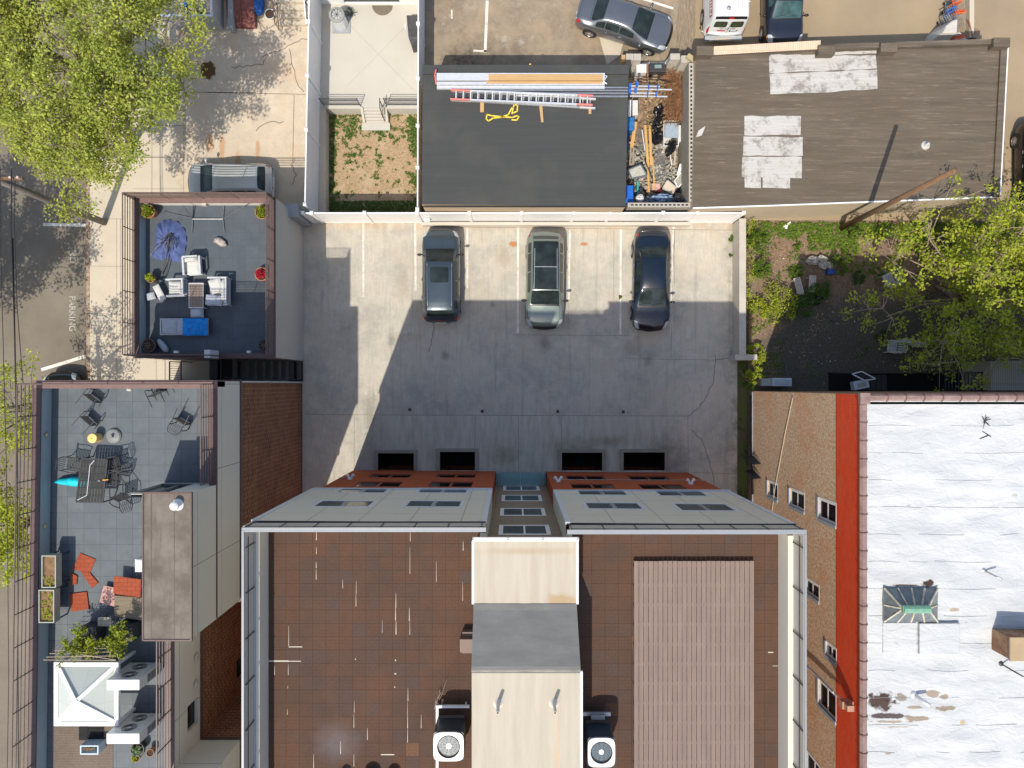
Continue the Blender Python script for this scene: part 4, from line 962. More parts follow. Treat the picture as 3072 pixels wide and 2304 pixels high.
# ------------- things on the white roof
sk = thing('skylight', 'old wired glass roof skylight with pale green copper ridge', 'skylight', (*q(3,3,1235,250,RZ+.2), RZ))
zb_, zt_ = RZ+.12, RZ+.75
c0 = [q(3,3,x,y,zb_) for x, y in ((1003,395), (1465,398), (1468,105), (1005,105))]
r0 = q(3,3,1160,318,zt_); r1 = q(3,3,1400,318,zt_); ryA = q(3,3,1160,255,zt_)[1]; ym = (r0[1]+ryA)/2
L0 = (r0[0]+.05, ym); L1 = (r1[0]-.05, ym)
mb = MB(); mb.prism(c0, RZ-.05, zb_); mb.build('kerb', flat('lead grey', (.18,.2,.22), .5), sk)
ap = [(L0[0], L0[1], zt_-.05), (L1[0], L1[1], zt_-.05)]
mb = MB(); cc = [(*p, zb_+.003) for p in c0]
mb.add(cc+ap, [(0,1,5,4), (1,2,5), (2,3,4,5), (3,0,4)]); mb.build('pane', flat('wired glass', (.12,.14,.15), .25, var=.25), sk)
mb = MB()
def rb(p, q_): mb.bar(p, q_, .05, .05)
rb(cc[0], ap[0]); rb(cc[1], ap[1]); rb(cc[2], ap[1]); rb(cc[3], ap[0])
for i in range(1, 4):
    t = i/4
    for e0, e1 in ((0, 1), (3, 2)):
        pb = Vector(cc[e0])*(1-t)+Vector(cc[e1])*t; pt_ = Vector(ap[0])*(1-t)+Vector(ap[1])*t; rb(pb, pt_)
for e0, e1, a_ in ((0, 3, 0), (1, 2, 1)): rb((Vector(cc[e0])+Vector(cc[e1]))/2, ap[a_])
mb.build('glazing_bar', flat('rusty white bars', (.48,.43,.33), .6, var=.35), sk)
mb = MB(); mb.box(r0[0], r1[0], r0[1], ryA, zt_-.04, zt_+.06); cop(mb, (r0[0]+.02, ym), (r1[0]-.02, ym), abs(ryA-r0[1])*.8, zt_+.06, .06)
mb.build('ridge_cap', flat('copper green', (.16,.34,.24), .6, var=.15), sk)
ch = thing('chimney', 'brown brick chimney with flat tan top on the white roof', 'chimney', (*q(3,3,2130,560,RZ), RZ))
x0, y1 = q(3,3,2090,535,RZ+.9); x1, y0 = q(3,3,2420,722,RZ+.9)
mb = MB(); mb.box(x0, x1, y0, y1, RZ-.1, RZ+.9); mb.build('stack', M_wbrickn, ch)
mb = MB(); mb.box(x0-.03, x1+.03, y0-.03, y1+.03, RZ+.9, RZ+.96); mb.build('cap', speck('tan cap', (.38,.28,.17), .1), ch)
for nm, lb_, cat_, c, r, x, y, hh, rr_, mt, ang in [('roof_pipe', 'bent grey vent pipe with black mouth by the brown stains on the white roof', 'pipe', 3, 3, 1260, 1025, .45, .07, M_alum, 1),
      ('roof_pipe', 'thin leaning metal rod near the chimney on the white roof', 'pipe', 3, 3, 2010, 755, .7, .025, M_dark, 1), ('antenna_stub', 'thin bent metal stub on the white roof above the skylight', 'pipe', 3, 2, 1862, 1608, .5, .03, M_steel, 1)]:
    a = q(c, r, x, y, RZ); mb = MB(); mb.tube([(a[0], a[1], RZ-.05), (a[0]+.12, a[1]-.08, RZ+hh*.5), (a[0]+.30, a[1]-.18, RZ+hh)], rr_, 10); mb.lathe((a[0], a[1], RZ-.03), [(.14, 0), (.12, .03), (rr_, .09)], 12)
    mb.build(nm, mt, label=lb_, cat=cat_, smooth=True)
mb = MB(); a = q(3,2,1870,320,RZ)
for dx, dy in ((.18,.1), (-.15,.15), (.12,-.2), (-.1,-.12), (.02,.2)): mb.tube([(a[0], a[1], RZ), (a[0]+dx*.8, a[1]+dy*.8, RZ+.12)], .018, 5)
mb.tube([(a[0]-.1, a[1]-.35, RZ+.03), (a[0]+.2, a[1]-.55, RZ+.05)], .015, 5); mb.tube([(a[0], a[1], RZ+.05), (a[0]-.1, a[1]-.35, RZ+.03)], .01, 4); mb.tube([(a[0]+.2, a[1]-.55, RZ+.05), (a[0]+.12, a[1]-.5, RZ+.05)], .01, 4); mb.tube([(a[0]-.18, a[1]-.62, RZ+.03), (a[0]+.12, a[1]-.5, RZ+.05)], .015, 5)
mb.build('collapsed_antenna', M_dark, label='collapsed black antenna lying near the north edge of the white roof', cat='antenna')
for i, (xa, ya, xb, yb, lab) in enumerate([(1305, 405, 1655, 680, 'low white coated roof hatch right below the skylight'), (1000, 405, 1290, 675, 'low white coated bulge beside the roof hatch')]):
    x0, y1 = q(3,3,xa,ya,RZ+.1); x1, y0 = q(3,3,xb,yb,RZ+.1); mb = MB(); mb.box(x0, x1, y0, y1, RZ-.05, RZ+(.15 if i == 0 else .07)); mb.build('roof_hatch', M_wroof, label=lab, cat='hatch', bevel=.03)
x0, y1 = q(3,3,850,1395,RZ2); x1, y0 = q(3,3,893,1659,RZ2)

# ================================================================== black garage, brown roof building
g = G('black rolled roofing')
col = g.mix(g.ramp(g.noise(1.1, 6, .6, g.mapv((.25, 9, 1))), .2, .8), (0.046, .048, .048), (0.060, .061, .058))
col = g.mix(g.ramp(g.noise(.45, 4, .6), .5, .68, 0, .6), col, (0.075, .080, .066))
col = g.mix(g.math('MULTIPLY', g.ell(3.55, 14.1-.4, .75, .35, .4, .3, 2), .7), col, (0.018, .018, .017)); M_rollr = g.out(col, .7, 0, .3)
gar = thing('garage', 'flat roofed garage with black roofing and tan block side wall', 'garage', (-.5, 11.2, 0))
GZ = 3.2; gp = [o(913,142,GZ), o(1358,142,GZ), o(1351,446,GZ), o(911,441,GZ)]
mb = MB(); mb.prism(gp, -.1, GZ-.02); mb.build('wall', brick('tan block', (.46,.36,.25), (.49,.385,.27), (.42,.33,.23), 'xz', .4, .2, .006, bump=.2, var=.08), gar)
mb = MB(); mb.prism(gp, GZ-.02, GZ); mb.prism([gp[0], gp[1], (gp[1][0], gp[1][1]-.42), (gp[0][0], gp[0][1]-.42)], GZ, GZ+.10); mb.build('flat_roof', M_rollr, gar)
mb = MB(); mb.box(gp[0][0], gp[2][0], gp[2][1]-.03, gp[2][1]+.02, GZ-.05, GZ+.012)
mb.build('roof_edge', M_black, gar)
g = G('brown rolled roofing')
n1 = g.noise(.9, 7, .65, g.mapv((.35, 4, 1)))
col = g.mix(g.ramp(n1, .33, .66), (0.095, .078, .060), (0.160, .132, .100))
col = g.mix(g.ramp(g.noise(.35, 5, .6), .4, .6, 0, .5), col, (0.115, .090, .066))
col = g.mix(g.ramp(g.noise(1.1, 7, .8, g.mapv((.5, 9, 1))), .55, .64, 0, .7), col, (0.25, .205, .155))
col = g.mix(g.ramp(g.noise(40, 3, .6), .45, .7, 0, .35), col, (0.07, .055, .042)); g.bump(n1, .3, .02); M_brollr = g.out(col, .92, 0, .2)
bb = thing('long_flat_building', 'long low building with weathered brown felt roof and white patches', 'building', (15.7, 11.9, 0))
BZ = 2.75; bp = [q(2,0,1590,475,BZ), q(3,0,0,440,BZ), q(3,0,2030,375,BZ), q(3,1,1960,45,BZ), q(3,1,0,120,BZ), q(2,1,1562,140,BZ)]
mb = MB(); mb.prism(bp, -.1, BZ-.03); mb.build('wall', brick('beige siding', (.50,.42,.31), (.54,.45,.335), (.40,.32,.23), 'xz', .4, .14, .012, bump=.35, var=.08), bb)
mb = MB(); mb.prism(bp, BZ-.03, BZ); mb.build('flat_roof', M_brollr, bb)
mb = MB()
for a_, b_ in ((bp[0], bp[1]), (bp[1], bp[2])):
    mb.bar((*a_, BZ+.12), (*b_, BZ+.12), .24, .25)
for x, y in ((bp[0][0]+.3, bp[0][1]), (q(3,0,495,440,3)[0], q(3,0,495,445,3)[1]), (q(3,0,1030,425,3)[0], q(3,0,1030,425,3)[1]), (q(3,0,2000,375,3)[0], q(3,0,2000,380,3)[1])): mb.box(x-.38, x+.38, y-.2, y+.22, BZ-.2, BZ+.42)
mb.bar((*bp[2], BZ+.05), (*bp[3], BZ+.05), .3, .12)
mb.build('parapet', M_brollr, bb)
mb = MB(); mb.bar((*bp[3], BZ), (*bp[4], BZ), .06, .09); mb.bar((*bp[4], BZ), (*bp[5], BZ), .06, .09)
d_ = Vector((*bp[3], 0))-Vector((*bp[2], 0)); mb.bar((bp[2][0]+.17, bp[2][1], BZ+.08), (bp[3][0]+.17, bp[3][1], BZ+.08), .05, .10)
mb.build('drip_edge', M_white, bb)
M_rooftl = brick('cream roof tiles', (.62,.46,.33), (.68,.52,.38), (.45,.31,.21), 'xy', .085, .5, .008, bump=.5, var=.05)
mb = MB(); a_ = q(2,0,1690,495,BZ+.3); b_ = q(3,0,455,450,BZ+.3)
a_ = (bp[0][0]+.75, bp[0][1]+.0); k_ = (bp[1][1]-bp[0][1])/(bp[1][0]-bp[0][0]); ya = bp[0][1]+k_*(a_[0]-bp[0][0]); yb = bp[0][1]+k_*(b_[0]-bp[0][0]); mb.add([(a_[0], ya-.16, BZ+.255), (b_[0], yb-.16, BZ+.255), (b_[0], yb+.22, BZ+.30), (a_[0], ya+.22, BZ+.30)], [(0,1,2,3)]); mb.box(a_[0]+0, b_[0], a_[1]-.16, a_[1]-.02, BZ+.25, BZ+.262) if False else None
mb.build('tile_edge', M_rooftl, bb)
g = G('silver roof patch')
s1 = g.noise(1.2, 6, .7, g.mapv((.5, 14, 1))); col = g.mix(g.ramp(s1, .34, .6), (0.42, .40, .365), (0.50, .485, .455))
col = g.mix(g.ramp(g.noise(1.7, 7, .8), .50, .62, 0, .8), col, (0.19, .165, .14)); g.bump(s1, .3, .01); M_patch = g.out(col, .7, 0, .3)
def rag(pts, seed):
    rnd = random.Random(seed); out = []
    for a, b in zip(pts, pts[1:]+pts[:1]):
        a = Vector(a); b = Vector(b); n = max(1, int((b-a).length/.35)); nn = Vector((-(b-a).y, (b-a).x)).normalized()
        for i in range(n): p = a+(b-a)*i/n+nn*rnd.uniform(-.025, .025)*(i > 0); out.append((p.x, p.y))
    return out
for i, pts in enumerate([[(3,0,10,485), (3,0,930,480), (3,0,940,590), (3,0,10,632)], [(3,0,12,640), (3,0,940,600), (3,0,945,765), (3,0,500,800), (3,0,20,815)],
        [(2,0,2008,1003), (3,0,285,1003), (3,0,280,1165), (2,0,2008,1170)], [(2,0,2000,1180), (3,0,300,1185), (3,0,300,1345), (2,0,1995,1345)], [(2,0,1990,1352), (3,0,290,1355), (3,0,290,1540), (2,0,1985,1530)],
        [(2,0,2008,1532), (2,0,2150,1532), (2,0,2150,1625), (2,0,2010,1620)], [(2,0,2165,1532), (3,0,190,1535), (3,0,190,1628), (2,0,2165,1622)], [(3,0,540,450), (3,0,940,437), (3,0,942,462), (3,0,545,478)], [(3,0,20,475), (3,0,455,470), (3,0,455,490), (3,0,20,487)]]):
    pr = rag([q(*t, BZ) for t in pts], i)
    mb = MB(); mb.prism(pr, BZ+.002, BZ+.008+.001*i); mb.build('roof_patch', M_patch, bb)
a = q(3,0,1362,1255,BZ); mb = MB(); mb.lathe((a[0], a[1], BZ), [(.22, 0), (.18, .01), (.06, .03), (.05, .28)], 18); mb.build('roof_vent', M_patch, bb, smooth=True)
a = q(2,0,1620,1140,BZ); mb = MB(); mb.add([(*q(2,0,1585,1190,BZ), BZ+.01), (*q(2,0,1640,1170,BZ), BZ+.02), (*q(2,0,1670,1090,BZ), BZ+.05), (*q(2,0,1610,1130,BZ), BZ+.03)], [(0,1,2,3)]); mb.build('torn_flap', M_patch, bb)
# building edge beyond the patio (glass doors)
hb = thing('patio_house', 'white house wall with dark framed glass doors at the end of the patio', 'house', (-7.2, 19.5, 0)); yy = q(1,0,1000,38,0)[1]
hh_ = MB(); wall(hh_, (-9.85, yy), (-4.55, yy), 0, 6, [(1.4, 4.2, .1, 2.3)], .12); hh_.box(-9.85, -4.75, yy+.3, yy+6, 0, 6); hh_.build('wall', M_white, hb)
window(hb, (-9.85, yy), (-4.55, yy), 1.4, 4.2, .1, 2.3, .10, M_dark, M_glassg, .08, mull=(.25, .5, .75))
# ------------------------------------------------------------------ vehicles
import bisect
def paint(name, c, metal=.4, rough=.28, flake=True):
    g = G(name); g.out(c, rough, metal, .5); g.b.inputs['Coat Weight'].default_value = .7; g.b.inputs['Coat Roughness'].default_value = .03
    n = g.noise(1.5, 4, .6); g.set(g.b.inputs['Roughness'], g.ramp(n, .3, .7, rough*.85, rough*1.25)); return g.m
M_cglass = glass('car glass', (.018, .026, .026), .03); M_cglass.node_tree.nodes['Principled BSDF'].inputs['Specular IOR Level'].default_value = .35
M_cglassT = glass('tinted teal car glass', (.04, .085, .085), .03)
M_trim = flat('black car trim', (.012,.012,.013), .35); M_chrome = flat('chrome', (.75,.76,.78), .12, 1.0, var=.05)
M_head = flat('headlight lens', (.55,.60,.64), .08, .3); M_tail = flat('red lamp lens', (.45,.02,.02), .12, var=.1); M_amber = flat('amber lens', (.8,.28,.02), .12, var=.1)
M_rim = flat('alloy rim', (.55,.55,.55), .3, .7); M_plate = flat('number plate', (.72,.70,.62), .5)
M_seat = flat('grey car interior', (.10,.10,.095), .8, var=.3)
def interp(x, pts):
    xs = [p[0] for p in pts]
    if x <= xs[0]: return pts[0][1]
    if x >= xs[-1]: return pts[-1][1]
    i = bisect.bisect_right(xs, x)-1; t = (x-xs[i])/(xs[i+1]-xs[i])
    # smooth (catmull-rom, clamped)
    p0 = pts[max(0, i-1)][1]; p1 = pts[i][1]; p2 = pts[i+1][1]; p3 = pts[min(len(pts)-1, i+2)][1]
    h = xs[i+1]-xs[i]; h0 = xs[i]-xs[max(0, i-1)] or h; h2 = xs[min(len(pts)-1, i+2)]-xs[i+1] or h
    m1 = ((p1-p0)/h0+(p2-p1)/h)/2 if i > 0 else (p2-p1)/h; m2 = ((p2-p1)/h+(p3-p2)/h2)/2 if i < len(pts)-2 else (p2-p1)/h
    if (p2-p1)*m1 <= 0: m1 = 0
    if (p2-p1)*m2 <= 0: m2 = 0
    lim = 3*abs(p2-p1)/h; m1 = max(-lim, min(lim, m1)); m2 = max(-lim, min(lim, m2))
    return (2*t**3-3*t*t+1)*p1+(t**3-2*t*t+t)*h*m1+(-2*t**3+3*t*t)*p2+(t**3-t*t)*h*m2
class Body:
    """surface S(t,v): t 0 rear .. 1 front, v 0 roof centre .. 1 underside; x forward, y left"""
    V = [0, .15, .27, .34, .50, .60, .74, .86, .94, 1.0]
    def __init__(s, L, W, top, roofw, belt, width, tumble=1.0, low=.22):
        s.L, s.W = L, W; s.top, s.roofw, s.belt, s.width, s.low = top, roofw, belt, width, low
    def prof(s, t):
        T = interp(t, s.top); B = min(interp(t, s.belt), T-.03); w = interp(t, s.width)*s.W/2; rw = min(interp(t, s.roofw)*s.W/2, w*.97)
        e = .035+.05*max(0, min(1, (T-B)/.5)); lo = s.low+ (.12 if t < .04 or t > .965 else 0)
        wb = w*.955 if T-B > .12 else max(rw, w*.955)
        mid = min(B-.12, lo+(B-lo)*.62)
        return [(0, T), (rw*.55, T-.012), (rw*.90, T-e*.55), (rw, T-e), (rw+(wb-rw)*.90, B+(T-e-B)*.06), (wb, B-.015), (w, mid+.02), (w*.985, lo+.13), (w*.93, lo+.02), (0, lo)]
    def S(s, t, v, side=1, off=0.0):
        p = s.prof(t); sg = side
        v = max(0.0, min(1.0, v)); i = min(len(s.V)-2, bisect.bisect_right(s.V, v)-1); u = (v-s.V[i])/(s.V[i+1]-s.V[i])
        y = p[i][0]+(p[i+1][0]-p[i][0])*u; z = p[i][1]+(p[i+1][1]-p[i][1])*u
        # bow the ends in plan: the middle of nose and tail reach further
        x = (t-.5)*s.L
        k = abs(y)/(s.W/2)
        if t > .85: x -= ((t-.85)/.15)**2*.16*k*k*s.L/4.5
        if t < .12: x += ((.12-t)/.12)**2*.12*k*k*s.L/4.5
        pt = Vector((x, y*sg, z))
        if off:
            e = .004; a = s.S(min(1, t+e), v, side)-s.S(max(0, t-e), v, side); b = s.S(t, min(1, v+.01), side)-s.S(t, max(0, v-.01), side)
            n = a.cross(b)
            if n.length > 1e-9:
                n.normalize()
                if n.z*1.0+n.y*side*.6 < 0: n = -n
                pt = pt+n*off
        return pt
    def shell(s, n=72):
        mb = MB(); vs = sorted(set(s.V + [.08, .21, .42, .55, .67, .80])); ts = [i/n for i in range(n+1)]
        cols = [(v, -1) for v in reversed(vs[1:])] + [(v, 1) for v in vs]
        pts = [s.S(t, v, sd) for t in ts for v, sd in cols]; m = len(cols)
        fs = [(i*m+j, i*m+j+1, (i+1)*m+j+1, (i+1)*m+j) for i in range(n) for j in range(m-1)]
        fs += [tuple(range(m)), tuple(n*m+j for j in range(m-1, -1, -1))]
        return mb.add(pts, fs)
    def patch(s, mb, t0, t1, v0, v1, off=.006, nt=12, nv=8, both=False, side=1, skew=0, rnd=0.0, th=.012):
        """raised patch; both=True spans across the centre line from -v1 to v1"""
        if both: cols = [(-v1+2*v1*j/nv) for j in range(nv+1)]
        else: cols = [v0+(v1-v0)*j/nv for j in range(nv+1)]
        pts = []
        for i in range(nt+1):
            for j, v in enumerate(cols):
                a = i/nt*2-1; b = j/nv*2-1
                a2 = a*(1-rnd*b*b*b*b); b2 = b*(1-rnd*a*a*a*a)
                tt = t0+(t1-t0)*(a2+1)/2+skew*(b if not both else 0)*.5
                vv = (cols[0]+(cols[-1]-cols[0])*(b2+1)/2)
                if both: pts.append(s.S(tt, abs(vv), 1 if vv >= 0 else -1, off))
                else: pts.append(s.S(tt, vv, side, off))
        m = nv+1; fs = [(i*m+j, i*m+j+1, (i+1)*m+j+1, (i+1)*m+j) for i in range(nt) for j in range(nv)]
        return mb.add(pts, fs)
def wheel_obj(parent, x, y, r, side, arch=True):
    mb = MB(); w_ = .21
    def disc(mb, r0, r1, ya, yb, n=28):
        vs = []
        for yy, rr in ((ya, r0), (yb, r1)):
            for j in range(n): a = 2*math.pi*j/n; vs.append((x+rr*math.cos(a), y+side*yy, r+rr*math.sin(a)))
        mb.add(vs, [(j, (j+1)%n, n+(j+1)%n, n+j) for j in range(n)])
    prof = [(r*.55, -w_), (r*.94, -w_), (r, -w_*.8), (r, -.03), (r*.95, 0), (r*.66, .004)]
    for a, b in zip(prof, prof[1:]): disc(mb, a[0], b[0], a[1], b[1])
    wh = mb.build('wheel', M_rubber, parent, smooth=True)
    mb = MB(); disc(mb, r*.66, r*.60, .004, -.03)
    for k in range(10):
        a = 2*math.pi*k/10; c_ = math.cos(a); s_ = math.sin(a)
        mb.bar((x, y-side*.015, r), (x+c_*r*.64, y-side*.012, r+s_*r*.64), .045 if k % 2 else .03, .02, up=(0, 1, 0))
    mb.tube([(x, y-side*.04, r), (x, y+side*.002, r)], .07, 10); mb.build('rim', M_rim, wh)
    mb = MB(); n = 20; vs = []
    for j in range(n+1):
        a = math.pi*(-.06+1.12*j/n)
        for rr in (r*1.0, r*1.17): vs.append((x+rr*math.cos(a), y-side*.035 if rr < r*1.1 else y-side*.012, r*1.02+rr*math.sin(a)))
    return wh
def make_car(name, label, kind, pm, L, W, H, group=None, glassm=None, extra=None):
    root = thing(name, label, 'van' if kind == 'van' else 'car', (0, 0, 0), group); gl = glassm or M_cglass
    if kind == 'sedan':
        top = [(0, .62*H), (.015, .66*H), (.05, .715*H), (.13, .745*H), (.17, .765*H), (.29, .965*H), (.42, H), (.52, .985*H), (.58, .94*H), (.755, .70*H), (.80, .675*H), (.90, .635*H), (.965, .565*H), (1, .42*H)]
        roofw = [(0, .74), (.06, .78), (.15, .78), (.20, .74), (.32, .62), (.45, .63), (.56, .66), (.74, .80), (.80, .83), (.92, .80), (1, .62)]
        belt = [(0, .52*H), (.1, .66*H), (.3, .655*H), (.6, .625*H), (.8, .61*H), (.93, .56*H), (1, .38*H)]
        wd = [(0, .80), (.02, .87), (.08, .95), (.2, 1.0), (.7, 1.0), (.86, .985), (.94, .93), (.985, .82), (1, .70)]
        ws = (.585, .755); rw_ = (.165, .285); sw = [(.225, .315), (.325, .465), (.475, .625)]; sunr = None; sv = (.365, .475)
    elif kind == 'suv':
        top = [(0, .50*H), (.012, .56*H), (.03, .62*H), (.055, .70*H), (.11, .91*H), (.16, .955*H), (.30, .99*H), (.48, H), (.58, .985*H), (.625, .95*H), (.745, .74*H), (.79, .71*H), (.90, .68*H), (.965, .60*H), (1, .44*H)]
        roofw = [(0, .76), (.04, .80), (.10, .70), (.20, .70), (.45, .715), (.60, .73), (.745, .80), (.80, .84), (.92, .80), (1, .62)]
        belt = [(0, .46*H), (.08, .62*H), (.3, .64*H), (.6, .615*H), (.8, .615*H), (.93, .58*H), (1, .40*H)]
        wd = [(0, .82), (.02, .89), (.07, .96), (.2, 1.0), (.7, 1.0), (.86, .985), (.94, .93), (.985, .82), (1, .70)]
        ws = (.62, .755); rw_ = (.058, .112); sw = [(.135, .235), (.245, .425), (.435, .635)]; sunr = (.40, .56); sv = (.365, .475)
    elif kind == 'hatch':
        top = [(0, .48*H), (.012, .55*H), (.03, .64*H), (.06, .74*H), (.13, .93*H), (.19, .965*H), (.33, .99*H), (.48, H), (.58, .975*H), (.64, .92*H), (.80, .69*H), (.85, .66*H), (.93, .60*H), (.975, .53*H), (1, .40*H)]
        roofw = [(0, .74), (.05, .76), (.12, .68), (.25, .69), (.45, .71), (.62, .74), (.78, .82), (.85, .83), (.94, .78), (1, .60)]
        belt = [(0, .44*H), (.08, .60*H), (.3, .60*H), (.6, .59*H), (.8, .60*H), (.93, .55*H), (1, .38*H)]
        wd = [(0, .80), (.02, .88), (.07, .95), (.2, 1.0), (.7, 1.0), (.86, .98), (.94, .92), (.985, .80), (1, .68)]
        ws = (.64, .80); rw_ = (.055, .125); sw = [(.15, .25), (.26, .43), (.44, .66)]; sunr = None; sv = (.365, .475)
    else:
        top = [(0, .40*H), (.006, .42*H), (.012, .47*H), (.03, .60*H), (.045, .80*H), (.06, .94*H), (.09, .985*H), (.3, H), (.7, H), (.76, .95*H), (.86, .60*H), (.93, .56*H), (1, .40*H)]
        roofw = [(0, .84), (.03, .84), (.06, .80), (.12, .80), (.7, .80), (.86, .84), (1, .7)]
        belt = [(0, .30*H), (.03, .40*H), (.06, .50*H), (.5, .52*H), (.85, .5*H), (1, .35*H)]
        wd = [(0, .92), (.02, .97), (.06, 1.0), (.8, 1.0), (.94, .93), (1, .80)]
        ws = (.765, .855); rw_ = None; sw = [(.70, .80)]; sunr = None; sv = (.38, .475)
    B = Body(L, W, top, roofw, belt, wd, low=.20 if kind != 'van' else .25)
    B.shell().build('body', pm, root, smooth=True)
    mb = MB(); B.patch(mb, ws[0], ws[1], 0, .292, .007, 14, 16, both=True, rnd=.05); mb.build('windshield', gl, root, smooth=True)
    mb = MB(); B.patch(mb, ws[1]-.002, ws[1]+.013, 0, .285, .010, 2, 14, both=True); mb.build('cowl', M_trim, root, smooth=True)
    if rw_: mb = MB(); B.patch(mb, rw_[0], rw_[1], 0, .275, .007, 10, 16, both=True, rnd=.08); mb.build('rear_window', gl, root, smooth=True)
    else:
        for sd in (1, -1): mb = MB(); B.patch(mb, .031, .0455, .03, .25, .008, 6, 8, side=sd, rnd=.08); mb.build('rear_window', gl, root, smooth=True)
        mb = MB(); B.patch(mb, .052, .062, 0, .29, .012, 3, 14, both=True); mb.build('rear_spoiler', M_trim, root, smooth=True)
        mb = MB(); B.patch(mb, .0525, .058, 0, .04, .02, 3, 4, both=True); mb.build('brake_light', M_tail, root)
    for sd in (1, -1):
        for a, b in sw:
            mb = MB(); B.patch(mb, a, b, sv[0], sv[1], .006, 6, 6, side=sd, rnd=.06); mb.build('side_window', gl, root, smooth=True)
        lv = (.52, .66) if kind != 'van' else (.55, .7)
        mb = MB(); B.patch(mb, .90 if kind != 'van' else .95, .985, .285, .60, .007, 6, 6, side=sd, skew=-.015, rnd=.1); mb.build('headlight', M_head, root, smooth=True)
        mb = MB(); B.patch(mb, .010, .055 if kind != 'van' else .038, .34 if kind != 'van' else .36, .60 if kind != 'van' else .50, .008, 4, 6, side=sd, rnd=.1); mb.build('taillight', M_tail, root, smooth=True)
        tm = ws[1]-.045 if kind != 'van' else ws[1]-.03; p = B.S(tm, .52, sd)
        mb = MB(); mb.blob((p.x, p.y+sd*.15, p.z+.05), (.07, .12, .075), 10, 6, .02); mb.bar((p.x, p.y-sd*.02, p.z), (p.x, p.y+sd*.1, p.z+.03), .05, .04); mb.build('mirror', pm if kind != 'suv' else M_trim, root, smooth=True)
        for a in ((sw[-1][0], sw[-2][0]) if len(sw) > 1 else (.7,)):
            p = B.S(a+.02, .62, sd, .02); mb = MB(); mb.bar((p.x-.08, p.y, p.z), (p.x+.08, p.y, p.z), .03, .025); mb.build('door_handle', M_chrome if kind == 'sedan' else pm, root)
        r = .335 if kind in ('suv', 'van') else .325
        for tw in ((.185, .815) if kind != 'van' else (.20, .82)):
            p = B.S(tw, .74, sd); mb = MB(); n = 20; vs = []
            xx = (tw-.5)*L
            for j in range(n): a = 2*math.pi*j/n; vs.append((xx+r*1.16*math.cos(a), p.y+sd*.006, r+.02+r*1.14*math.sin(a)))
            mb.add(vs+[(xx, p.y+sd*.006, r)], [(j, (j+1)%n, n) for j in range(n)]); mb.build('wheel_arch', M_black, root)
            wheel_obj(root, xx, p.y+sd*.012, r, sd)
    # seats glimpsed as soft shapes are hidden behind dark glass; door and hood gaps
    mb = MB()
    for t in [sw[-1][1]-.004, sw[-1][0]-.006] + ([sw[1][0]-.006] if len(sw) > 2 else []):
        for sd in (1, -1): B.patch(mb, t, t+.0022, .50, .90, .003, 1, 8, side=sd)
    for sd in (1, -1): B.patch(mb, ws[1]+.01, .955, .275, .282, .003, 8, 1, side=sd)
    if kind == 'sedan': B.patch(mb, .026, .029, 0, .28, .003, 1, 12, both=True); B.patch(mb, .150, .153, 0, .28, .003, 1, 12, both=True)
    mb.build('panel_gap', M_black, root)
    mb = MB(); B.patch(mb, .972, .997, 0, .30, .008, 4, 10, both=True, rnd=.1); mb.build('grille', M_trim, root)
    if kind != 'van':
        p = B.S(.004, .0, 1, 0); mb = MB(); mb.box(-L/2-.015, -L/2+.02, -.26, .26, .50, .64); mb.build('number_plate', M_plate, root)
    if sunr: mb = MB(); B.patch(mb, sunr[0], sunr[1], 0, .19, .008, 6, 10, both=True, rnd=.05); mb.build('sunroof', gl, root, smooth=True)
    if extra: extra(root, B)
    return root
def park(root, x, y, rz): root.location = (x, y, .006 if root.location.z == 0 else root.location.z); root.rotation_euler = (0, 0, rz); return root
def rails(root, B, t0=.13, t1=.60, m=None):
    for sd in (1, -1):
        mb = MB(); mb.tube([B.S(t0+(t1-t0)*i/10, .26, sd, .03 if 0 < i < 10 else .0) for i in range(11)], .016, 6); mb.build('roof_rail', m or M_chrome, root, smooth=True)
def wipers(root, B, ws):
    mb = MB()
    for v0, v1 in ((-.02, .22), (-.24, -.03)):
        pts = [B.S(ws-.008-.018*i/4, abs(v0+(v1-v0)*i/4), 1 if v0+(v1-v0)*i/4 >= 0 else -1, .02) for i in range(5)]; mb.tube(pts, .008, 4)
    mb.build('wiper', M_trim, root)
def ex_suv1(root, B): rails(root, B); wipers(root, B, .75); mb = MB(); B.patch(mb, .118, .165, 0, .27, .02, 3, 12, both=True); mb.build('rear_spoiler', paint_suv1, root, smooth=True); mb = MB(); B.patch(mb, .018, .024, 0, .12, .015, 2, 8, both=True); mb.build('bumper_strip', M_chrome, root)
paint_suv1 = paint('slate blue grey paint', (.048, .070, .088), .4, .3)
c1 = make_car('suv', 'slate grey SUV with small sunroof, parked nose up, leftmost in the concrete lot', 'suv', paint_suv1, 4.68, 1.88, 1.66, 'cars parked in the concrete lot', None, ex_suv1)
park(c1, -3.52, 5.38, R(90))
def ex_suv2(root, B):
    wipers(root, B, .75); mb = MB(); B.patch(mb, .125, .612, 0, .285, .009, 12, 14, both=True, rnd=.03); r_ = mb.build('roof_panel', M_cglass, root, smooth=True)
    mb = MB(); B.patch(mb, .385, .389, 0, .24, .013, 1, 8, both=True)
    for sd in (1, -1): B.patch(mb, .20, .60, .236, .243, .013, 8, 1, side=sd)
    mb.build('roof_seam', M_alum, r_)
    mb = MB(); B.patch(mb, .105, .13, 0, .27, .025, 3, 12, both=True); mb.build('rear_spoiler', paint_suv2, root, smooth=True)
paint_suv2 = paint('sage grey green paint', (.20, .245, .215), .35, .3)
c2 = make_car('suv', 'sage green SUV with full dark glass roof in the middle of the concrete lot', 'suv', paint_suv2, 4.85, 1.90, 1.68, 'cars parked in the concrete lot', None, ex_suv2)
park(c2, 1.63, 5.12, R(-90.6))
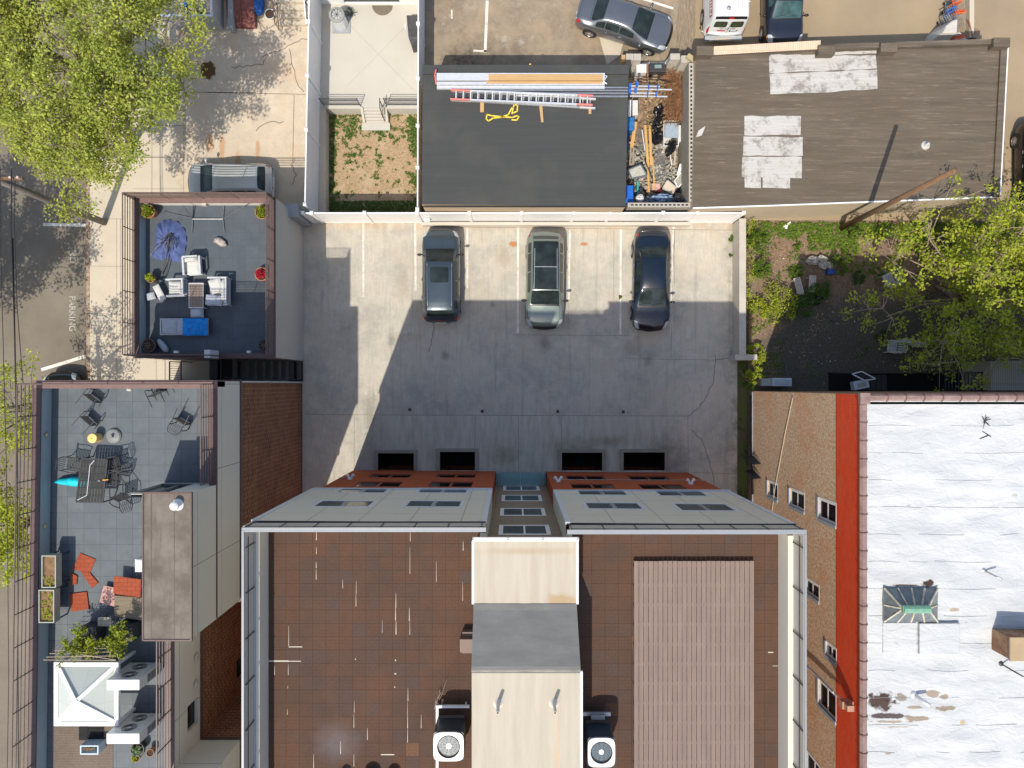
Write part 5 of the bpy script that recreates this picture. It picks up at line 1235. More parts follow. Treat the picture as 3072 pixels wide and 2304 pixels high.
paint_bk = paint('black paint with sky blue', (.003, .009, .020), 0, .25)  # blue in the black stands in for the reflected sky
def ex_sed(root, B): wipers(root, B, .75); mb = MB(); [B.patch(mb, .225, .63, .352, .358, .009, 10, 1, side=sd) for sd in (1, -1)]; mb.build('window_trim', M_chrome, root)
c3 = make_car('sedan', 'glossy black sedan parked nose down, rightmost in the concrete lot', 'sedan', paint_bk, 4.95, 1.86, 1.45, 'cars parked in the concrete lot', None, ex_sed)
park(c3, 6.93, 5.10, R(-91))
paint_sv = paint('silver blue paint', (.46, .47, .455), .3, .45)
c4 = make_car('hatchback', 'silver blue small wagon parked on the pale driveway behind the low terrace building', 'hatch', paint_sv, 4.25, 1.76, 1.52, None, None, lambda r, B: (wipers(r, B, .79), rails(r, B, .15, .6, paint_sv)))
park(c4, -14.02, 10.08, R(180))
paint_gy = paint('metallic grey paint', (.20, .21, .225), .7, .3)
c5 = make_car('sedan', 'metallic grey sedan parked at an angle in the old yard by the wood debris', 'sedan', paint_gy, 4.86, 1.84, 1.47, None, M_cglass, ex_sed)
park(c5, 5.62, 18.0, R(-17.5))
paint_w = paint('white van paint', (.62, .63, .63), 0, .35)
def ex_van(root, B):
    mb = MB(); mb.box(-B.L/2-.10, -B.L/2+.12, -.92, .92, .42, .60); mb.build('rear_bumper', flat('grey bumper', (.40,.42,.43), .4), root, bevel=.03)
    mb = MB(); mb.box(-B.L/2-.13, -B.L/2+.0, -.38, .38, .55, .615); mb.build('bumper_step', M_walk, root)
    mb = MB(); mb.box(-B.L/2+.06, -B.L/2+.08, -.006, .006, .7, 2.0); mb.build('panel_gap', M_trim, root)
    mb = MB(); p = B.S(.03, .12, -1, .02); 
    def side(t, v, sd, off=.012): return B.S(t, v, sd, off)
    # red side banner with pale lettering bars, black line of small lettering under it
    mb = MB(); B.patch(mb, .10, .60, .40, .455, .010, 14, 3, side=1, rnd=.0); bn = mb.build('side_banner', flat('banner red', (.30,.02,.025), .5), root)
    mb = MB(); rn = random.Random(2); t = .115
    while t < .58: w_ = rn.uniform(.008, .018); B.patch(mb, t, t+w_, .412, .443, .014, 2, 2, side=1, skew=rn.uniform(-.006, .006)); t += w_+.010
    mb.build('banner_mark', M_white, bn)
    mb = MB(); t = .09
    while t < .6: w_ = rn.uniform(.004, .009); B.patch(mb, t, t+w_, .51, .535, .010, 2, 2, side=1); t += w_+.005
    mb.build('side_mark', M_trim, root)
    mb = MB(); B.patch(mb, .0175, .0225, .02, .16, .014, 2, 6, side=1, rnd=.1); mb.build('door_banner', flat('banner red 2', (.42,.03,.04), .5), root)
    mb = MB(); mb.add([tuple(B.S(t_, v_, -1, .012)) for t_, v_ in ((.0160, .03), (.0160, .16), (.0225, .18), (.0225, .155), (.0180, .145), (.0180, .06), (.0225, .055), (.0225, .04))], [(0,1,5,4) if 0 else (0,1,4,5), (1,2,3,4), (0,5,6,7)]); mb.build('door_emblem', M_trim, root)
    a = B.S(.026, .03, 1); b = B.S(.030, .03, 1); up = (b-a).normalized(); rt = Vector((0, -1, 0)); nn = rt.cross(up).normalized()
    M = Matrix.Translation(B.S(.0275, .0, 1)+nn*.02) @ Matrix(((rt.x, up.x, nn.x, 0), (rt.y, up.y, nn.y, 0), (rt.z, up.z, nn.z, 0), (0, 0, 0, 1)))
    lettering('201-435-5400', None, 0, .135, M_trim, root, mtx=M)
    # ladder rack on the roof
    mb = MB(); zt = B.top[7][1]+.12
    for x in (-1.9, -.9, .2, 1.2): mb.tube([(x, -.78, zt), (x, .78, zt)], .02, 6)
    for y in (-.45, -.25): mb.tube([(-2.2, y, zt+.03), (1.9, y, zt+.03)], .025, 6)
    mb.build('roof_rack', M_white, root)
    mb = MB(); mb.lathe((-2.15, .2, B.top[7][1]-.02), [(.11, 0), (.10, .05), (.04, .07)], 14); mb.build('roof_vent', M_steel, root)
    mb = MB(); mb.blob((-1.35, -.2, B.top[7][1]+.02), (.36, .17, .06), 14, 6, .3, 3, 5); mb.build('rope_bundle', flat('tan rope', (.32,.24,.15), .9, var=.4, scale=30), root)
van = make_car('cargo_van', 'white cargo van with red side banner, rear doors facing the long brown roof', 'van', paint_w, 5.7, 2.02, 2.12, None, flat('olive van glass', (.05,.06,.03), .1, var=.4), ex_van)
park(van, 10.55, 20.1, R(90))
paint_nv = paint('dark navy paint', (.022, .028, .045), .4, .28)
def ex_g(root, B):
    wipers(root, B, .75)
    mb = MB(); [mb.tube([B.S(.985, v, sd, .03) for v in (0, .15, .3, .5, .6)], .03, 6) for sd in (1, -1)]; mb.build('front_bumper', M_chrome, root, smooth=True)
    for sd in (1, -1): mb = MB(); B.patch(mb, .90, .955, .54, .66, .012, 3, 3, side=sd); mb.build('indicator', M_amber, root)
c7 = make_car('suv', 'dark navy SUV with teal tinted windshield parked nose down beside the white van', 'suv', paint_nv, 4.8, 1.86, 1.75, None, M_cglassT, ex_g)
park(c7, 13.42, 19.10, R(-89))
paint_b2 = paint('black paint', (.004, .004, .005), 0, .3)
c8 = make_car('sedan', 'black car at the right edge of the picture next to the long brown roof', 'sedan', paint_b2, 4.6, 1.82, 1.45, None, None, ex_sed)
park(c8, 26.15, 10.75, R(-90))
c9 = make_car('sedan', 'black car parked at the kerb, mostly hidden behind the corner building roof railing', 'sedan', paint_b2, 4.6, 1.80, 1.45, None, None, ex_sed)
c9.location = (0, 0, -.135); park(c9, -22.45, -1.65, R(92))
# ------------------------------------------------------------------ fences, free-standing walls, poles, wires
def pvc_fence(name, label, base, z0, h, posts, curb=None, group='white vinyl fences around the yards'):
    """base: two xy points; posts: positions 0..1 along it"""
    a = Vector((*base[0], 0)); b = Vector((*base[1], 0)); t = thing(name, label, 'fence', ((a.x+b.x)/2, (a.y+b.y)/2, z0), group)
    P_ = lambda u, z: a+(b-a)*u+Vector((0, 0, z)); d = (b-a).normalized(); n = Vector((-d.y, d.x, 0))
    for u in posts:
        p = P_(u, 0); mb = MB(); mb.box(p.x-.065, p.x+.065, p.y-.065, p.y+.065, z0, z0+h+.05); po = mb.build('post', M_pvc, t)
        mb = MB(); zz = z0+h+.05; mb.box(p.x-.085, p.x+.085, p.y-.085, p.y+.085, zz, zz+.03); v = [(p.x-.085, p.y-.085, zz+.03), (p.x+.085, p.y-.085, zz+.03), (p.x+.085, p.y+.085, zz+.03), (p.x-.085, p.y+.085, zz+.03), (p.x, p.y, zz+.09)]
        mb.add(v, [(0,1,4), (1,2,4), (2,3,4), (3,0,4)]); mb.build('post_cap', M_pvc, po)
    for u0, u1 in zip(posts, posts[1:]):
        p0 = P_(u0, 0)+d*.066; p1 = P_(u1, 0)-d*.066; L = (p1-p0).length
        mb = MB()
        mb.bar(p0+Vector((0,0,z0+h*.5)), p1+Vector((0,0,z0+h*.5)), .035, h-.1)
        k = int(L/.17)
        for i in range(1, k): q0 = p0+d*(L*i/k); mb.box(q0.x-.004-abs(n.x)*.018, q0.x+.004+abs(n.x)*.018, q0.y-.004-abs(n.y)*.018, q0.y+.004+abs(n.y)*.018, z0+.12, z0+h-.16)
        mb.bar(p0+Vector((0,0,z0+h-.06)), p1+Vector((0,0,z0+h-.06)), .06, .12); mb.bar(p0+Vector((0,0,z0+.07)), p1+Vector((0,0,z0+.07)), .055, .12)
        mb.build('panel', M_pvc, t)
    return t
def post_u(base, pts, horiz):
    (ax, ay), (bx, by) = base
    return [((x-ax)/(bx-ax) if horiz else (y-ay)/(by-ay)) for x, y in pts]
# back fence of the concrete lot
B1 = ((-10.02, 8.19), (11.33, 8.20)); zt = 2.05
ps = sorted(post_u(B1, [q(c, 1, x, 175, zt) for c, x in ((1,480), (1,937), (1,1390), (1,1845), (2,85), (2,535), (2,852), (2,1307), (2,1605), (2,2003))], True))
pvc_fence('vinyl_fence', 'long white vinyl fence along the back of the concrete parking lot', B1, 0.0, 2.0, [0.0]+ps)
mb = MB(); x0 = q(1,1,1440,290,.4)[0]; x1 = q(2,1,1540,260,.4)[0]; mb.box(x0, x1, 7.96, 8.12, 0, .42); mb.build('kerb_wall', speck('kerb wall', (.52,.47,.40), .06), label='low rendered kerb wall at the foot of the back fence', cat='kerb wall')
mb = MB(); a = q(1,1,1478,252,1.0); mb.box(a[0]-.13, a[0]+.13, 8.0, 8.14, .9, 1.1); mb.build('junction_box', M_pvc, label='small white junction box on the back fence above the slate SUV', cat='junction box')
# fence between driveway and patio
B2 = ((-9.87, 8.55), (-9.50, 27.0))
ps = [0.0]+post_u(B2, [q(1,0,445,1120,2.2), q(1,0,463,652,2.2), q(1,0,487,185,2.2), q(1,0,505,-290,2.2)], False)+[1.0]
pvc_fence('vinyl_fence', 'white vinyl fence between the cracked driveway and the patio garden', B2, .02, 2.15, ps)
B3 = ((-4.50, 8.32), (-4.42, 27.0))
ps = [0.0]+post_u(B3, [q(1,0,1408,1448,2.2), q(1,0,1412,1088,2.2), q(1,0,1403,680,2.2), q(1,0,1407,208,2.2), q(1,0,1412,-250,2.2)], False)+[1.0]
pvc_fence('vinyl_fence', 'white vinyl fence between the lawn and the black roofed garage', B3, .0, 2.2, ps)
mb = MB(); mb.box(-4.60, -4.44, 8.32, 27, -.9, .0); mb.build('fence_footing', M_walk, label='concrete footing under the fence beside the lawn', cat='footing')
# low wall on the right of the lot
mb = MB(); mb.box(11.17, 11.46, 1.45, 8.1, 0, 1.13); mb.box(11.15, 11.48, 1.45, 8.12, 1.13, 1.17); mb.box(10.98, 12.05, 1.18, 1.45, 0, 1.10)
M_retw = speck('render retaining', (.47,.43,.37), .10, .9, 14); mb.build('boundary_wall', M_retw, label='low rendered boundary wall on the right side of the concrete lot', cat='wall')
# cinder block walls round the scrap yard
M_block = brick('concrete block', (.33,.31,.26), (.38,.355,.30), (.22,.205,.17), 'yz', .40, .20, .012, bump=.4, var=.2, blot=1.2, blot_c=(.27,.25,.18))
M_blockx = brick('concrete block x', (.33,.31,.26), (.38,.355,.30), (.22,.205,.17), 'xz', .40, .20, .012, bump=.4, var=.2, blot=1.2, blot_c=(.27,.25,.18))
M_bltop = speck('block top', (.40,.37,.32), .08)
bw = thing('block_wall', 'hollow concrete block wall between the scrap pile and the long brown roof', 'wall', (8.48, 12, 0), 'block walls round the scrap yard')
mb = MB(); Y0 = 8.62; Y1 = q(2,0,1560,540,2.5)[1]; mb.box(8.36, 8.58, Y0, Y1, 0, 2.44); mb.build('blockwork', M_block, bw)
mb = MB(); mb.box(8.36, 8.58, Y0, Y1, 2.44, 2.45); mb.build('top_course', M_bltop, bw)
mb = MB(); y = Y0+.12
while y < Y1-.2: mb.box(8.425, 8.515, y, y+.10, 2.40, 2.456); y += .20
mb.build('block_core', M_black, bw)  # black boxes put in for the dark inside the open cores
bw = thing('block_wall', 'short hollow block wall behind the white fence at the foot of the scrap pile', 'wall', (7, 8.4, 0), 'block walls round the scrap yard')
X0 = 5.50; mb = MB(); mb.box(X0, 8.58, 8.40, 8.615, 0, 2.26); mb.build('blockwork', M_blockx, bw)
mb = MB(); mb.box(X0, 8.58, 8.40, 8.615, 2.26, 2.27); mb.build('top_course', M_bltop, bw)
mb = MB(); x = X0+.15
while x < 8.4: mb.box(x, x+.12, 8.47, 8.545, 2.22, 2.276); x += .20
mb.build('block_core', M_black, bw)  # same black boxes for the dark of these cores
M_blk1 = speck('weathered block', (.42,.39,.33), .1, 2)
for i, (xa, ya, xb, yb, z, lab) in enumerate([(985, 462, 1118, 520, 1.6, 'low stack of pale concrete blocks by the grey sedan front wheel'), (1372, 452, 1458, 505, 2.1, 'stack of pale concrete blocks left of the tilted block'), (1130, 525, 1340, 545, .5, 'low row of concrete blocks closing the scrap yard'), (1462, 478, 1580, 540, 2.2, 'stack of pale concrete blocks at the corner of the long brown roof')]):
    x0, y1 = q(2,0,xa,ya,z); x1, y0 = q(2,0,xb,yb,z); mb = MB(); n = max(1, round((x1-x0)/.4))
    for k in range(int(z/.2)):
        for j in range(n): mb.box(x0+(x1-x0)*j/n+.005, x0+(x1-x0)*(j+1)/n-.005, y0, y1, .2*k, .2*k+.195)
    mb.build('block_stack', M_blk1, label=lab, cat='block stack', group='concrete block stacks at the scrap yard gate', bevel=.01)
a = q(2,0,1548,498,2.4); mb = MB(); mb.obox((a[0], a[1], 2.32), (.42, .22, .20), R(-35)); ob = mb.build('loose_block', speck('yellowish block', (.42,.36,.20), .15), label='tilted yellowish concrete block at the corner of the brown roof', cat='block')
a = q(2,0,1545,460,.1); b = q(2,0,1608,325,.6); mb = MB(); mb.bar((a[0], a[1], 2.3), (b[0]-.1, b[1]-.3, 1.7), .07, .05); mb.build('green_plank', flat('pale green plank', (.35,.5,.4), .6), label='pale green plank leaning beside the corrugated strip', cat='plank')
# timber strip between the yards
g = G('weathered boards'); w_ = g.noise(2.0, 6, .7, g.mapv((14, 1, 1), rot=(0, 0, R(-12)))); M_wstrip = g.out(g.mix(g.ramp(w_, .35, .65), (.13,.10,.07), (.33,.26,.18)), .95)
mb = MB(); pts = [q(2,0,1415,470), q(2,0,1420,200), q(2,0,1440,0), q(2,0,1450,-300), q(2,0,1600,-300), q(2,0,1585,0), q(2,0,1585,300), q(2,0,1530,470)]
mb.prism(pts, -.1, .012); mb.build('timber_strip', M_wstrip, kind='structure')
# right utility pole (leaning), left street pole with wires
g = G('old pole wood'); w_ = g.noise(3, 6, .7, g.mapv((9, 9, .6))); M_pole = g.out(g.mix(g.ramp(w_, .3, .7), (.10,.055,.028), (.27,.155,.08)), .9)
a = q(3,1,625,315,0); tp = q(3,0,1615,1470,9.6)
mb = MB(); mb.tube([(a[0], a[1], 0), (tp[0], tp[1], 9.6)], .14, 14, .10); mb.build('utility_pole', M_pole, label='brown wooden utility pole rising from the weedy lot beside the long roof', cat='pole', smooth=True)
pole = thing('street_pole', 'tall grey pole on the left sidewalk carrying the overhead wires', 'pole', (*q(0,1,900,262,0), 0)); pl = wloc(pole)
mb = MB(); mb.tube([pl, (pl.x, pl.y, 9.2)], .17, 14, .13); mb.build('shaft', flat('grey pole', (.16,.145,.13), .8, var=.2), pole, smooth=True)
mb = MB(); mb.bar((pl.x-1.0, pl.y-.1, 8.0), (pl.x+1.4, pl.y-.1, 8.0), .1, .12); mb.build('crossarm', M_pole, pole)
mb = MB()
for x in (-.8, .5, 1.0, 1.3): mb.cyl((pl.x+x, pl.y-.1, 8.06), .05, .14, 8)
mb.build('insulator', flat('pinkish ceramic', (.55,.42,.38), .3), pole)
for i, (r_, pts) in enumerate([(.022, [(0,1,100,-200), (0,1,95,300), (0,1,118,1000), (0,1,140,1659), (0,2,152,800), (0,2,152,1659), (0,3,155,900), (0,3,160,1800)]), (.014, [(0,1,5,-200), (0,1,8,600), (0,1,30,1400), (0,2,55,700), (0,2,68,1659), (0,3,75,900), (0,3,60,1800)]),
        (.016, [(0,1,130,-100), (0,1,125,300), (0,1,148,1000), (0,1,200,1659)]), (.03, [(0,1,110,400), (0,1,122,1000), (0,1,136,1659), (0,2,146,800)])]):
    mb = MB(); mb.tube([q3(c, r, x, y, 8.15-.02*i) for c, r, x, y in pts], r_, 6)
    mb.build('overhead_wire', M_black, label=['thick overhead wire running the length of the left street', 'thin overhead wire nearest the left picture edge', 'short slack overhead wire right of the thick one', 'short doubled stretch of cable wound on the thick overhead wire'][i], cat='wire', group='overhead wires over the left street')
# ------------------------------------------------------------------ foliage
import numpy as np
def leafmat(name, c, trans=.35):
    g = G(name); oi = g.n('ShaderNodeNewGeometry').outputs['Random Per Island']
    col = g.mix(g.ramp(oi, 0, 1), shade(c, .55), shade(c, 1.45)); col = g.mix(g.ramp(g.noise(.9, 4, .6), .38, .62, 0, .5), col, (c[0]*.55, c[1]*.75, c[2]*.8))
    g.out(col, .6, 0, .3)
    tr = g.n('ShaderNodeBsdfTranslucent'); g.set(tr.inputs[0], g.mix(.5, col, (c[0]*1.6, c[1]*1.5, c[2]))); mx = g.n('ShaderNodeMixShader'); mx.inputs[0].default_value = trans
    outn = [n for n in g.t.nodes if n.type == 'OUTPUT_MATERIAL'][0]
    g.t.links.new(g.b.outputs[0], mx.inputs[1]); g.t.links.new(tr.outputs[0], mx.inputs[2]); g.t.links.new(mx.outputs[0], outn.inputs[0]); return g.m
def leaves(centers, spread, per, size, seed, name, mat, parent=None, flat_=.5, upbias=.6, zsq=.7, tags=None, shape=.55):
    rs = np.random.RandomState(seed); C_ = np.array(centers, float); n = len(C_)*per
    c = np.repeat(C_, per, 0); sp = np.asarray(spread, float); sp = np.repeat(sp, per)[:, None] if sp.ndim else sp
    off = rs.normal(size=(n, 3)); off /= np.maximum(np.linalg.norm(off, axis=1), 1e-6)[:, None]; off *= (rs.rand(n, 1)**.5)*sp; off[:, 2] *= zsq
    p = c+off; nrm = rs.normal(size=(n, 3))*(1-upbias)+np.array([0, 0, 1.0])*upbias; nrm /= np.linalg.norm(nrm, axis=1)[:, None]
    t = rs.normal(size=(n, 3)); t -= nrm*(t*nrm).sum(1)[:, None]; t /= np.linalg.norm(t, axis=1)[:, None]; b = np.cross(nrm, t)
    s_ = size*(.6+.8*rs.rand(n, 1))
    v = np.stack([p-t*s_*.5, p+b*s_*shape*.5-t*s_*.05+nrm*s_*.08, p+t*s_*.5, p-b*s_*shape*.5-t*s_*.05+nrm*s_*.08], 1).reshape(-1, 3)
    L = np.array(wloc(parent)) if parent is not None else (np.array([C_[:, 0].mean(), C_[:, 1].mean(), 0]) if tags and tags[3] is None else np.zeros(3))
    me = bpy.data.meshes.new(name); me.vertices.add(4*n); me.vertices.foreach_set('co', (v-L).astype(np.float32).ravel()); me.loops.add(4*n); me.loops.foreach_set('vertex_index', np.arange(4*n, dtype=np.int32))
    me.polygons.add(n); me.polygons.foreach_set('loop_start', np.arange(0, 4*n, 4, dtype=np.int32)); me.update(); me.validate(); me.materials.append(mat)
    ob = bpy.data.objects.new(name, me); COL.objects.link(ob); ob.parent = parent
    if parent is None: ob.location = L
    if tags: tag(ob, *tags)
    return ob
def tree(name, label, base, center, rad, ncl, per, size, seed, lm, bm, trunk_r=.18, spread=.55, hollow=.25, nlimb=9, branch_r=.05, group=None, cat='tree', multi=1, twigs=True, shapefn=None, upb=.6):
    rnd = random.Random(seed); t = thing(name, label, cat, base, group)
    cl = []
    while len(cl) < ncl:
        d = Vector((rnd.gauss(0, 1), rnd.gauss(0, 1), rnd.gauss(0, 1))).normalized(); k = rnd.uniform(hollow, 1)**.6
        lim = 1+.28*noise.noise(d*2.1+Vector((seed, 0, 0)))*2
        p = Vector((center[0]+d.x*rad[0]*k*lim, center[1]+d.y*rad[1]*k*lim, center[2]+d.z*rad[2]*k*lim))
        if noise.noise(p*.55+Vector((0, seed*3, 0))) < -.22: continue
        if p.z < base[2]+.25: continue
        if shapefn and not shapefn(p): continue
        cl.append(p)
    br = MB(); tops = []
    for m in range(multi):
        ang = rnd.uniform(0, 6.28); b0 = Vector(base)+Vector((math.cos(ang), math.sin(ang), 0))*(.25 if multi > 1 else 0)
        fork = Vector((center[0], center[1], base[2]+(center[2]-base[2])*(.55 if multi == 1 else .35)))+Vector((math.cos(ang), math.sin(ang), 0))*(.0 if multi == 1 else .5)
        pts = [b0, b0.lerp(fork, .5)+Vector((rnd.uniform(-.15,.15), rnd.uniform(-.15,.15), 0)), fork]; br.tube(pts, trunk_r, 10, trunk_r*.75); tops.append(fork)
    tr = br.build('trunk', bm, t, smooth=True)
    br = MB(); nodes = []
    for i in range(nlimb):
        f = tops[i % len(tops)]; c = rnd.choice(cl); end = f.lerp(c, .8); mid = f.lerp(end, .5)+Vector((rnd.uniform(-.3,.3), rnd.uniform(-.3,.3), .25))
        br.tube([f, mid, end], trunk_r*.5, 6, branch_r*.6); nodes += [mid, f.lerp(mid, .6), mid.lerp(end, .5), end]
    for c in cl:
        nd = min(nodes+tops, key=lambda n_: (n_-c).length); mid = nd.lerp(c, .5)+Vector((rnd.uniform(-.15,.15), rnd.uniform(-.15,.15), rnd.uniform(0, .15)))
        br.tube([nd, mid, c], branch_r*.5, 4, .008, cap=False)
        if twigs and rnd.random() < .5: nodes.append(mid)
    br.build('limbs', bm, t)
    leaves([tuple(c) for c in cl], spread, per, size, seed, 'crown', lm, t, upbias=upb)
    return t
M_leafA = leafmat('spring green leaves', (.37, .40, .07)); M_leafB = leafmat('yellow green leaves', (.37, .41, .035)); M_leafC = leafmat('fresh green leaves', (.135, .21, .02)); M_leafD = leafmat('deep green leaves', (.07, .15, .018))
M_bark = speck('grey bark', (.20,.165,.13), .2, 3, 20); M_barkp = speck('pale pink bark', (.30,.225,.165), .15, 3, 20)
ta = q(0,0,560,1060,0)
tree('street_tree', 'large leafy street tree with bright spring crown filling the upper left corner', (-19.3, 12.2, 0), (-18.2, 13.5, 7.2), (4.9, 5.8, 2.2), 860, 84, .125, 3, M_leafA, M_bark, .24, .55, .30, 22, .06, 'street trees')
tree('street_tree', 'street tree outside the left edge whose crown shades the lettered asphalt', (-26.6, 3.6, 0), (-26.4, 4.0, 6.6), (3.6, 3.6, 2.0), 230, 80, .15, 5, M_leafA, M_bark, .2, .6, .3, 12, .05, 'street trees')
tree('street_tree', 'thin street tree with sparse leaves at the left edge beside the corner building railing', (-20.9, -1.9, 0), (-21.6, -.9, 5.3), (2.1, 2.3, 1.8), 80, 32, .13, 8, M_leafB, M_bark, .13, .4, .3, 8, .045, 'street trees')
tree('street_tree', 'small street tree with lime leaves lower down the left edge', (-21.9, -6.8, 0), (-22.0, -6.3, 6.0), (1.9, 2.4, 1.5), 120, 60, .13, 9, M_leafB, M_bark, .13, .4, .3, 9, .04, 'street trees')
tree('wild_tree', 'spreading many stemmed tree with bare pink branches and sparse lime leaves on the right', (21.6, 5.2, 0), (22.2, 4.5, 3.4), (5.4, 4.8, 2.3), 640, 34, .14, 12, M_leafB, M_barkp, .09, .40, .12, 60, .045, None, 'tree', 5, True, lambda p: p.y < 8.3 or p.z > 3.6)
def shrub(label, x, y, r, h, n, seed, lm, size=.09, per=26, z0=0.0, group='shrubs and weeds in the vacant lot', stems=7):
    rnd = random.Random(seed); t = thing('shrub', label, 'shrub', (x, y, z0), group); cl = []; mb = MB()
    for i in range(n):
        a = rnd.uniform(0, 6.28); k = rnd.random()**.5*r; cl.append((x+math.cos(a)*k, y+math.sin(a)*k, z0+h*(.25+.75*rnd.random()*(1-.5*k/r))))
    for i in range(min(stems*3, n)): c = cl[i]; mb.tube([(x+rnd.uniform(-.05,.05), y+rnd.uniform(-.05,.05), z0), ((x+c[0])/2, (y+c[1])/2, z0+(c[2]-z0)*.65), c], .012, 4, .005)
    mb.build('stem', M_bark, t); leaves(cl, r*.28, per, size, seed, 'foliage', lm, t, upbias=.55); return t
for i, (lab, c, r, x, y, rr, h, n, lm) in enumerate([
    ('lime green weedy bush at the left border of the vacant lot, half in sunlight', 3, 1, 90, 960, .95, 1.2, 60, M_leafB), ('small round green bush just above the old timber benches', 3, 1, 250, 680, .38, .6, 22, M_leafC),
    ('tiny green bush in the brown dirt below the ivy strip', 3, 1, 250, 468, .25, .3, 12, M_leafC), ('green bush growing over the lower end of the old timber benches', 3, 1, 455, 840, .60, .8, 36, M_leafD),
    ('dim green bush left of the asphalt below the timber benches', 3, 1, 320, 960, .65, .8, 34, M_leafD), ('green bush to the right of the heap of grey bags', 3, 1, 650, 620, .50, .9, 34, M_leafC),
    ('leafy weed in the middle of the dark asphalt above the white chair', 3, 1, 990, 1230, .30, .5, 14, M_leafD), ('low green weed under the wild tree right of the bag heap', 3, 1, 790, 740, .35, .4, 16, M_leafD),
    ('big bright green bush against the boundary wall top', 2, 1, 2115, 440, .55, .8, 40, M_leafC), ('dense green bush halfway down behind the boundary wall', 2, 1, 2165, 660, .48, .9, 40, M_leafC),
    ('lime weeds behind the boundary wall next to its shadow line', 2, 1, 2150, 1000, .50, .8, 28, M_leafB), ('lime bush straggling down beside the end of the boundary wall', 2, 1, 2110, 1400, .50, .9, 34, M_leafB),
    ('lime climber hanging at the top corner of the brick building', 2, 1, 2110, 1580, .42, 1.0, 30, M_leafB), ('tiny green weed against the boundary wall foot inside the lot', 2, 1, 1897, 395, .16, .2, 8, M_leafC), ('second tiny weed below it at the foot of the boundary wall', 2, 1, 1900, 545, .11, .15, 6, M_leafC),
    ('little weed on the concrete left of the black sedan windshield', 2, 1, 932, 907, .08, .1, 4, M_leafC), ('small sunny weed beside the moss gap at the brick building corner', 2, 2, 2050, 30, .25, .5, 10, M_leafC)]):
    a = q(c, r, x, y, h*.6); shrub(lab, a[0], a[1], rr, h, n, 40+i, lm)
def scatter(n, x0, x1, y0, y1, z, fn, seed):
    rnd = random.Random(seed); out = []
    while len(out) < n:
        x = rnd.uniform(x0, x1); y = rnd.uniform(y0, y1)
        if rnd.random() < fn(x, y): out.append((x, y, z))
    return out
def ivyfn(x, y):
    e = noise.noise(Vector((x*.9, y*.9, 1)))*.5; return 1.0 if y > 7.45+e-(.75 if 15.0 < x < 17.5 else 0) else 0
leaves(scatter(1700, 12.1, 26, 6.2, 8.15, .08, ivyfn, 1), .08, 3, .13, 2, 'ivy', M_leafC, None, upbias=.8, zsq=1, tags=('bright green ivy creeping along the foot of the long building', 'ivy', None, 'stuff'))
def weedfn(x, y): return max(0, min(1, noise.noise(Vector((x*.8, y*.8, 4)))*3-.1))*(1 if (x < 14 or y > 5.2) else .12)
leaves(scatter(900, 12.05, 25.9, .2, 7.6, .04, weedfn, 3), .09, 4, .09, 4, 'weeds', M_leafC, None, upbias=.7, zsq=.6, tags=('scattered low weeds on the dirt of the vacant lot', 'weeds', None, 'stuff'))
M_litter = leafmat('dry leaf litter', (.30, .19, .115), .05)
def litfn(x, y): return 1 if noise.noise(Vector((x*.5, y*.5, 9)))+(.35 if y > 4.6 or x < 13.6 else -.45) > 0 else 0
leaves(scatter(3800, 11.6, 26, .0, 7.8, -.004, litfn, 5), .05, 2, .07, 6, 'leaf_litter', M_litter, None, upbias=.92, zsq=.15, tags=('dry brown leaf litter and scraps on the vacant lot', 'litter', None, 'stuff'))
M_scrap = leafmat('pale scraps', (.50,.46,.40), 0)
leaves(scatter(230, 12.2, 26, .0, 7.8, -.0, lambda x, y: 1 if noise.noise(Vector((x*.8, y*.8, 2))) > -.1 else .1, 6), .05, 1, .08, 7, 'paper_scraps', M_scrap, None, upbias=.95, zsq=.1, tags=('small pale paper and plastic scraps scattered over the vacant lot', 'litter', None, 'stuff'))
# moss strip weeds between wall and lot
leaves(scatter(260, 11.5, 12.0, -8, 8, -.06, lambda x, y: 1 if noise.noise(Vector((x, y*.7, 4))) > 0 else .05, 7), .09, 5, .08, 8, 'moss_weeds', M_leafD, None, upbias=.8, zsq=.5, tags=('green weeds growing in the dark gap beside the lot', 'weeds', None, 'stuff'))
leaves(scatter(120, 11.55, 12.0, 3.5, 8.2, .9, lambda x, y: 1, 9), .10, 5, .08, 9, 'wall_creeper', M_leafB, None, upbias=.6, zsq=1.2, tags=('lime creeper along the top of the boundary wall', 'creeper', None, 'stuff'))
# lawn grass, in ragged clumps, thicker along the edges
M_grass = leafmat('grass', (.085, .17, .02), .15)
def grassfn(x, y):
    u = (x+9.45)/4.95; v = (y-8.32)/5.7
    e = (1.5 if v < .20 else 0) + max(0, (u-.80)/.2)*.9 + max(0, (v-.66)/.34)*.75 + max(0, (.12-u)/.12)*.9 + max(0, 1-math.hypot((u-.52)/.2, (v-.85)/.28))*.2
    n_ = noise.noise(Vector((x*5.2, y*5.2, 3)))*.9+noise.noise(Vector((x*2.1, y*2.1, 5)))*.8+noise.noise(Vector((x*.9, y*.9, 8)))*.7; return max(0, min(1, (e+n_-.27)*1.6))
leaves(scatter(8600, -9.42, -4.62, 8.35, 13.9, -.67, grassfn, 11), .045, 3, .065, 12, 'grass', M_grass, None, upbias=.35, zsq=.6, tags=('patchy green grass on the bare tan lawn', 'grass', None, 'stuff'))
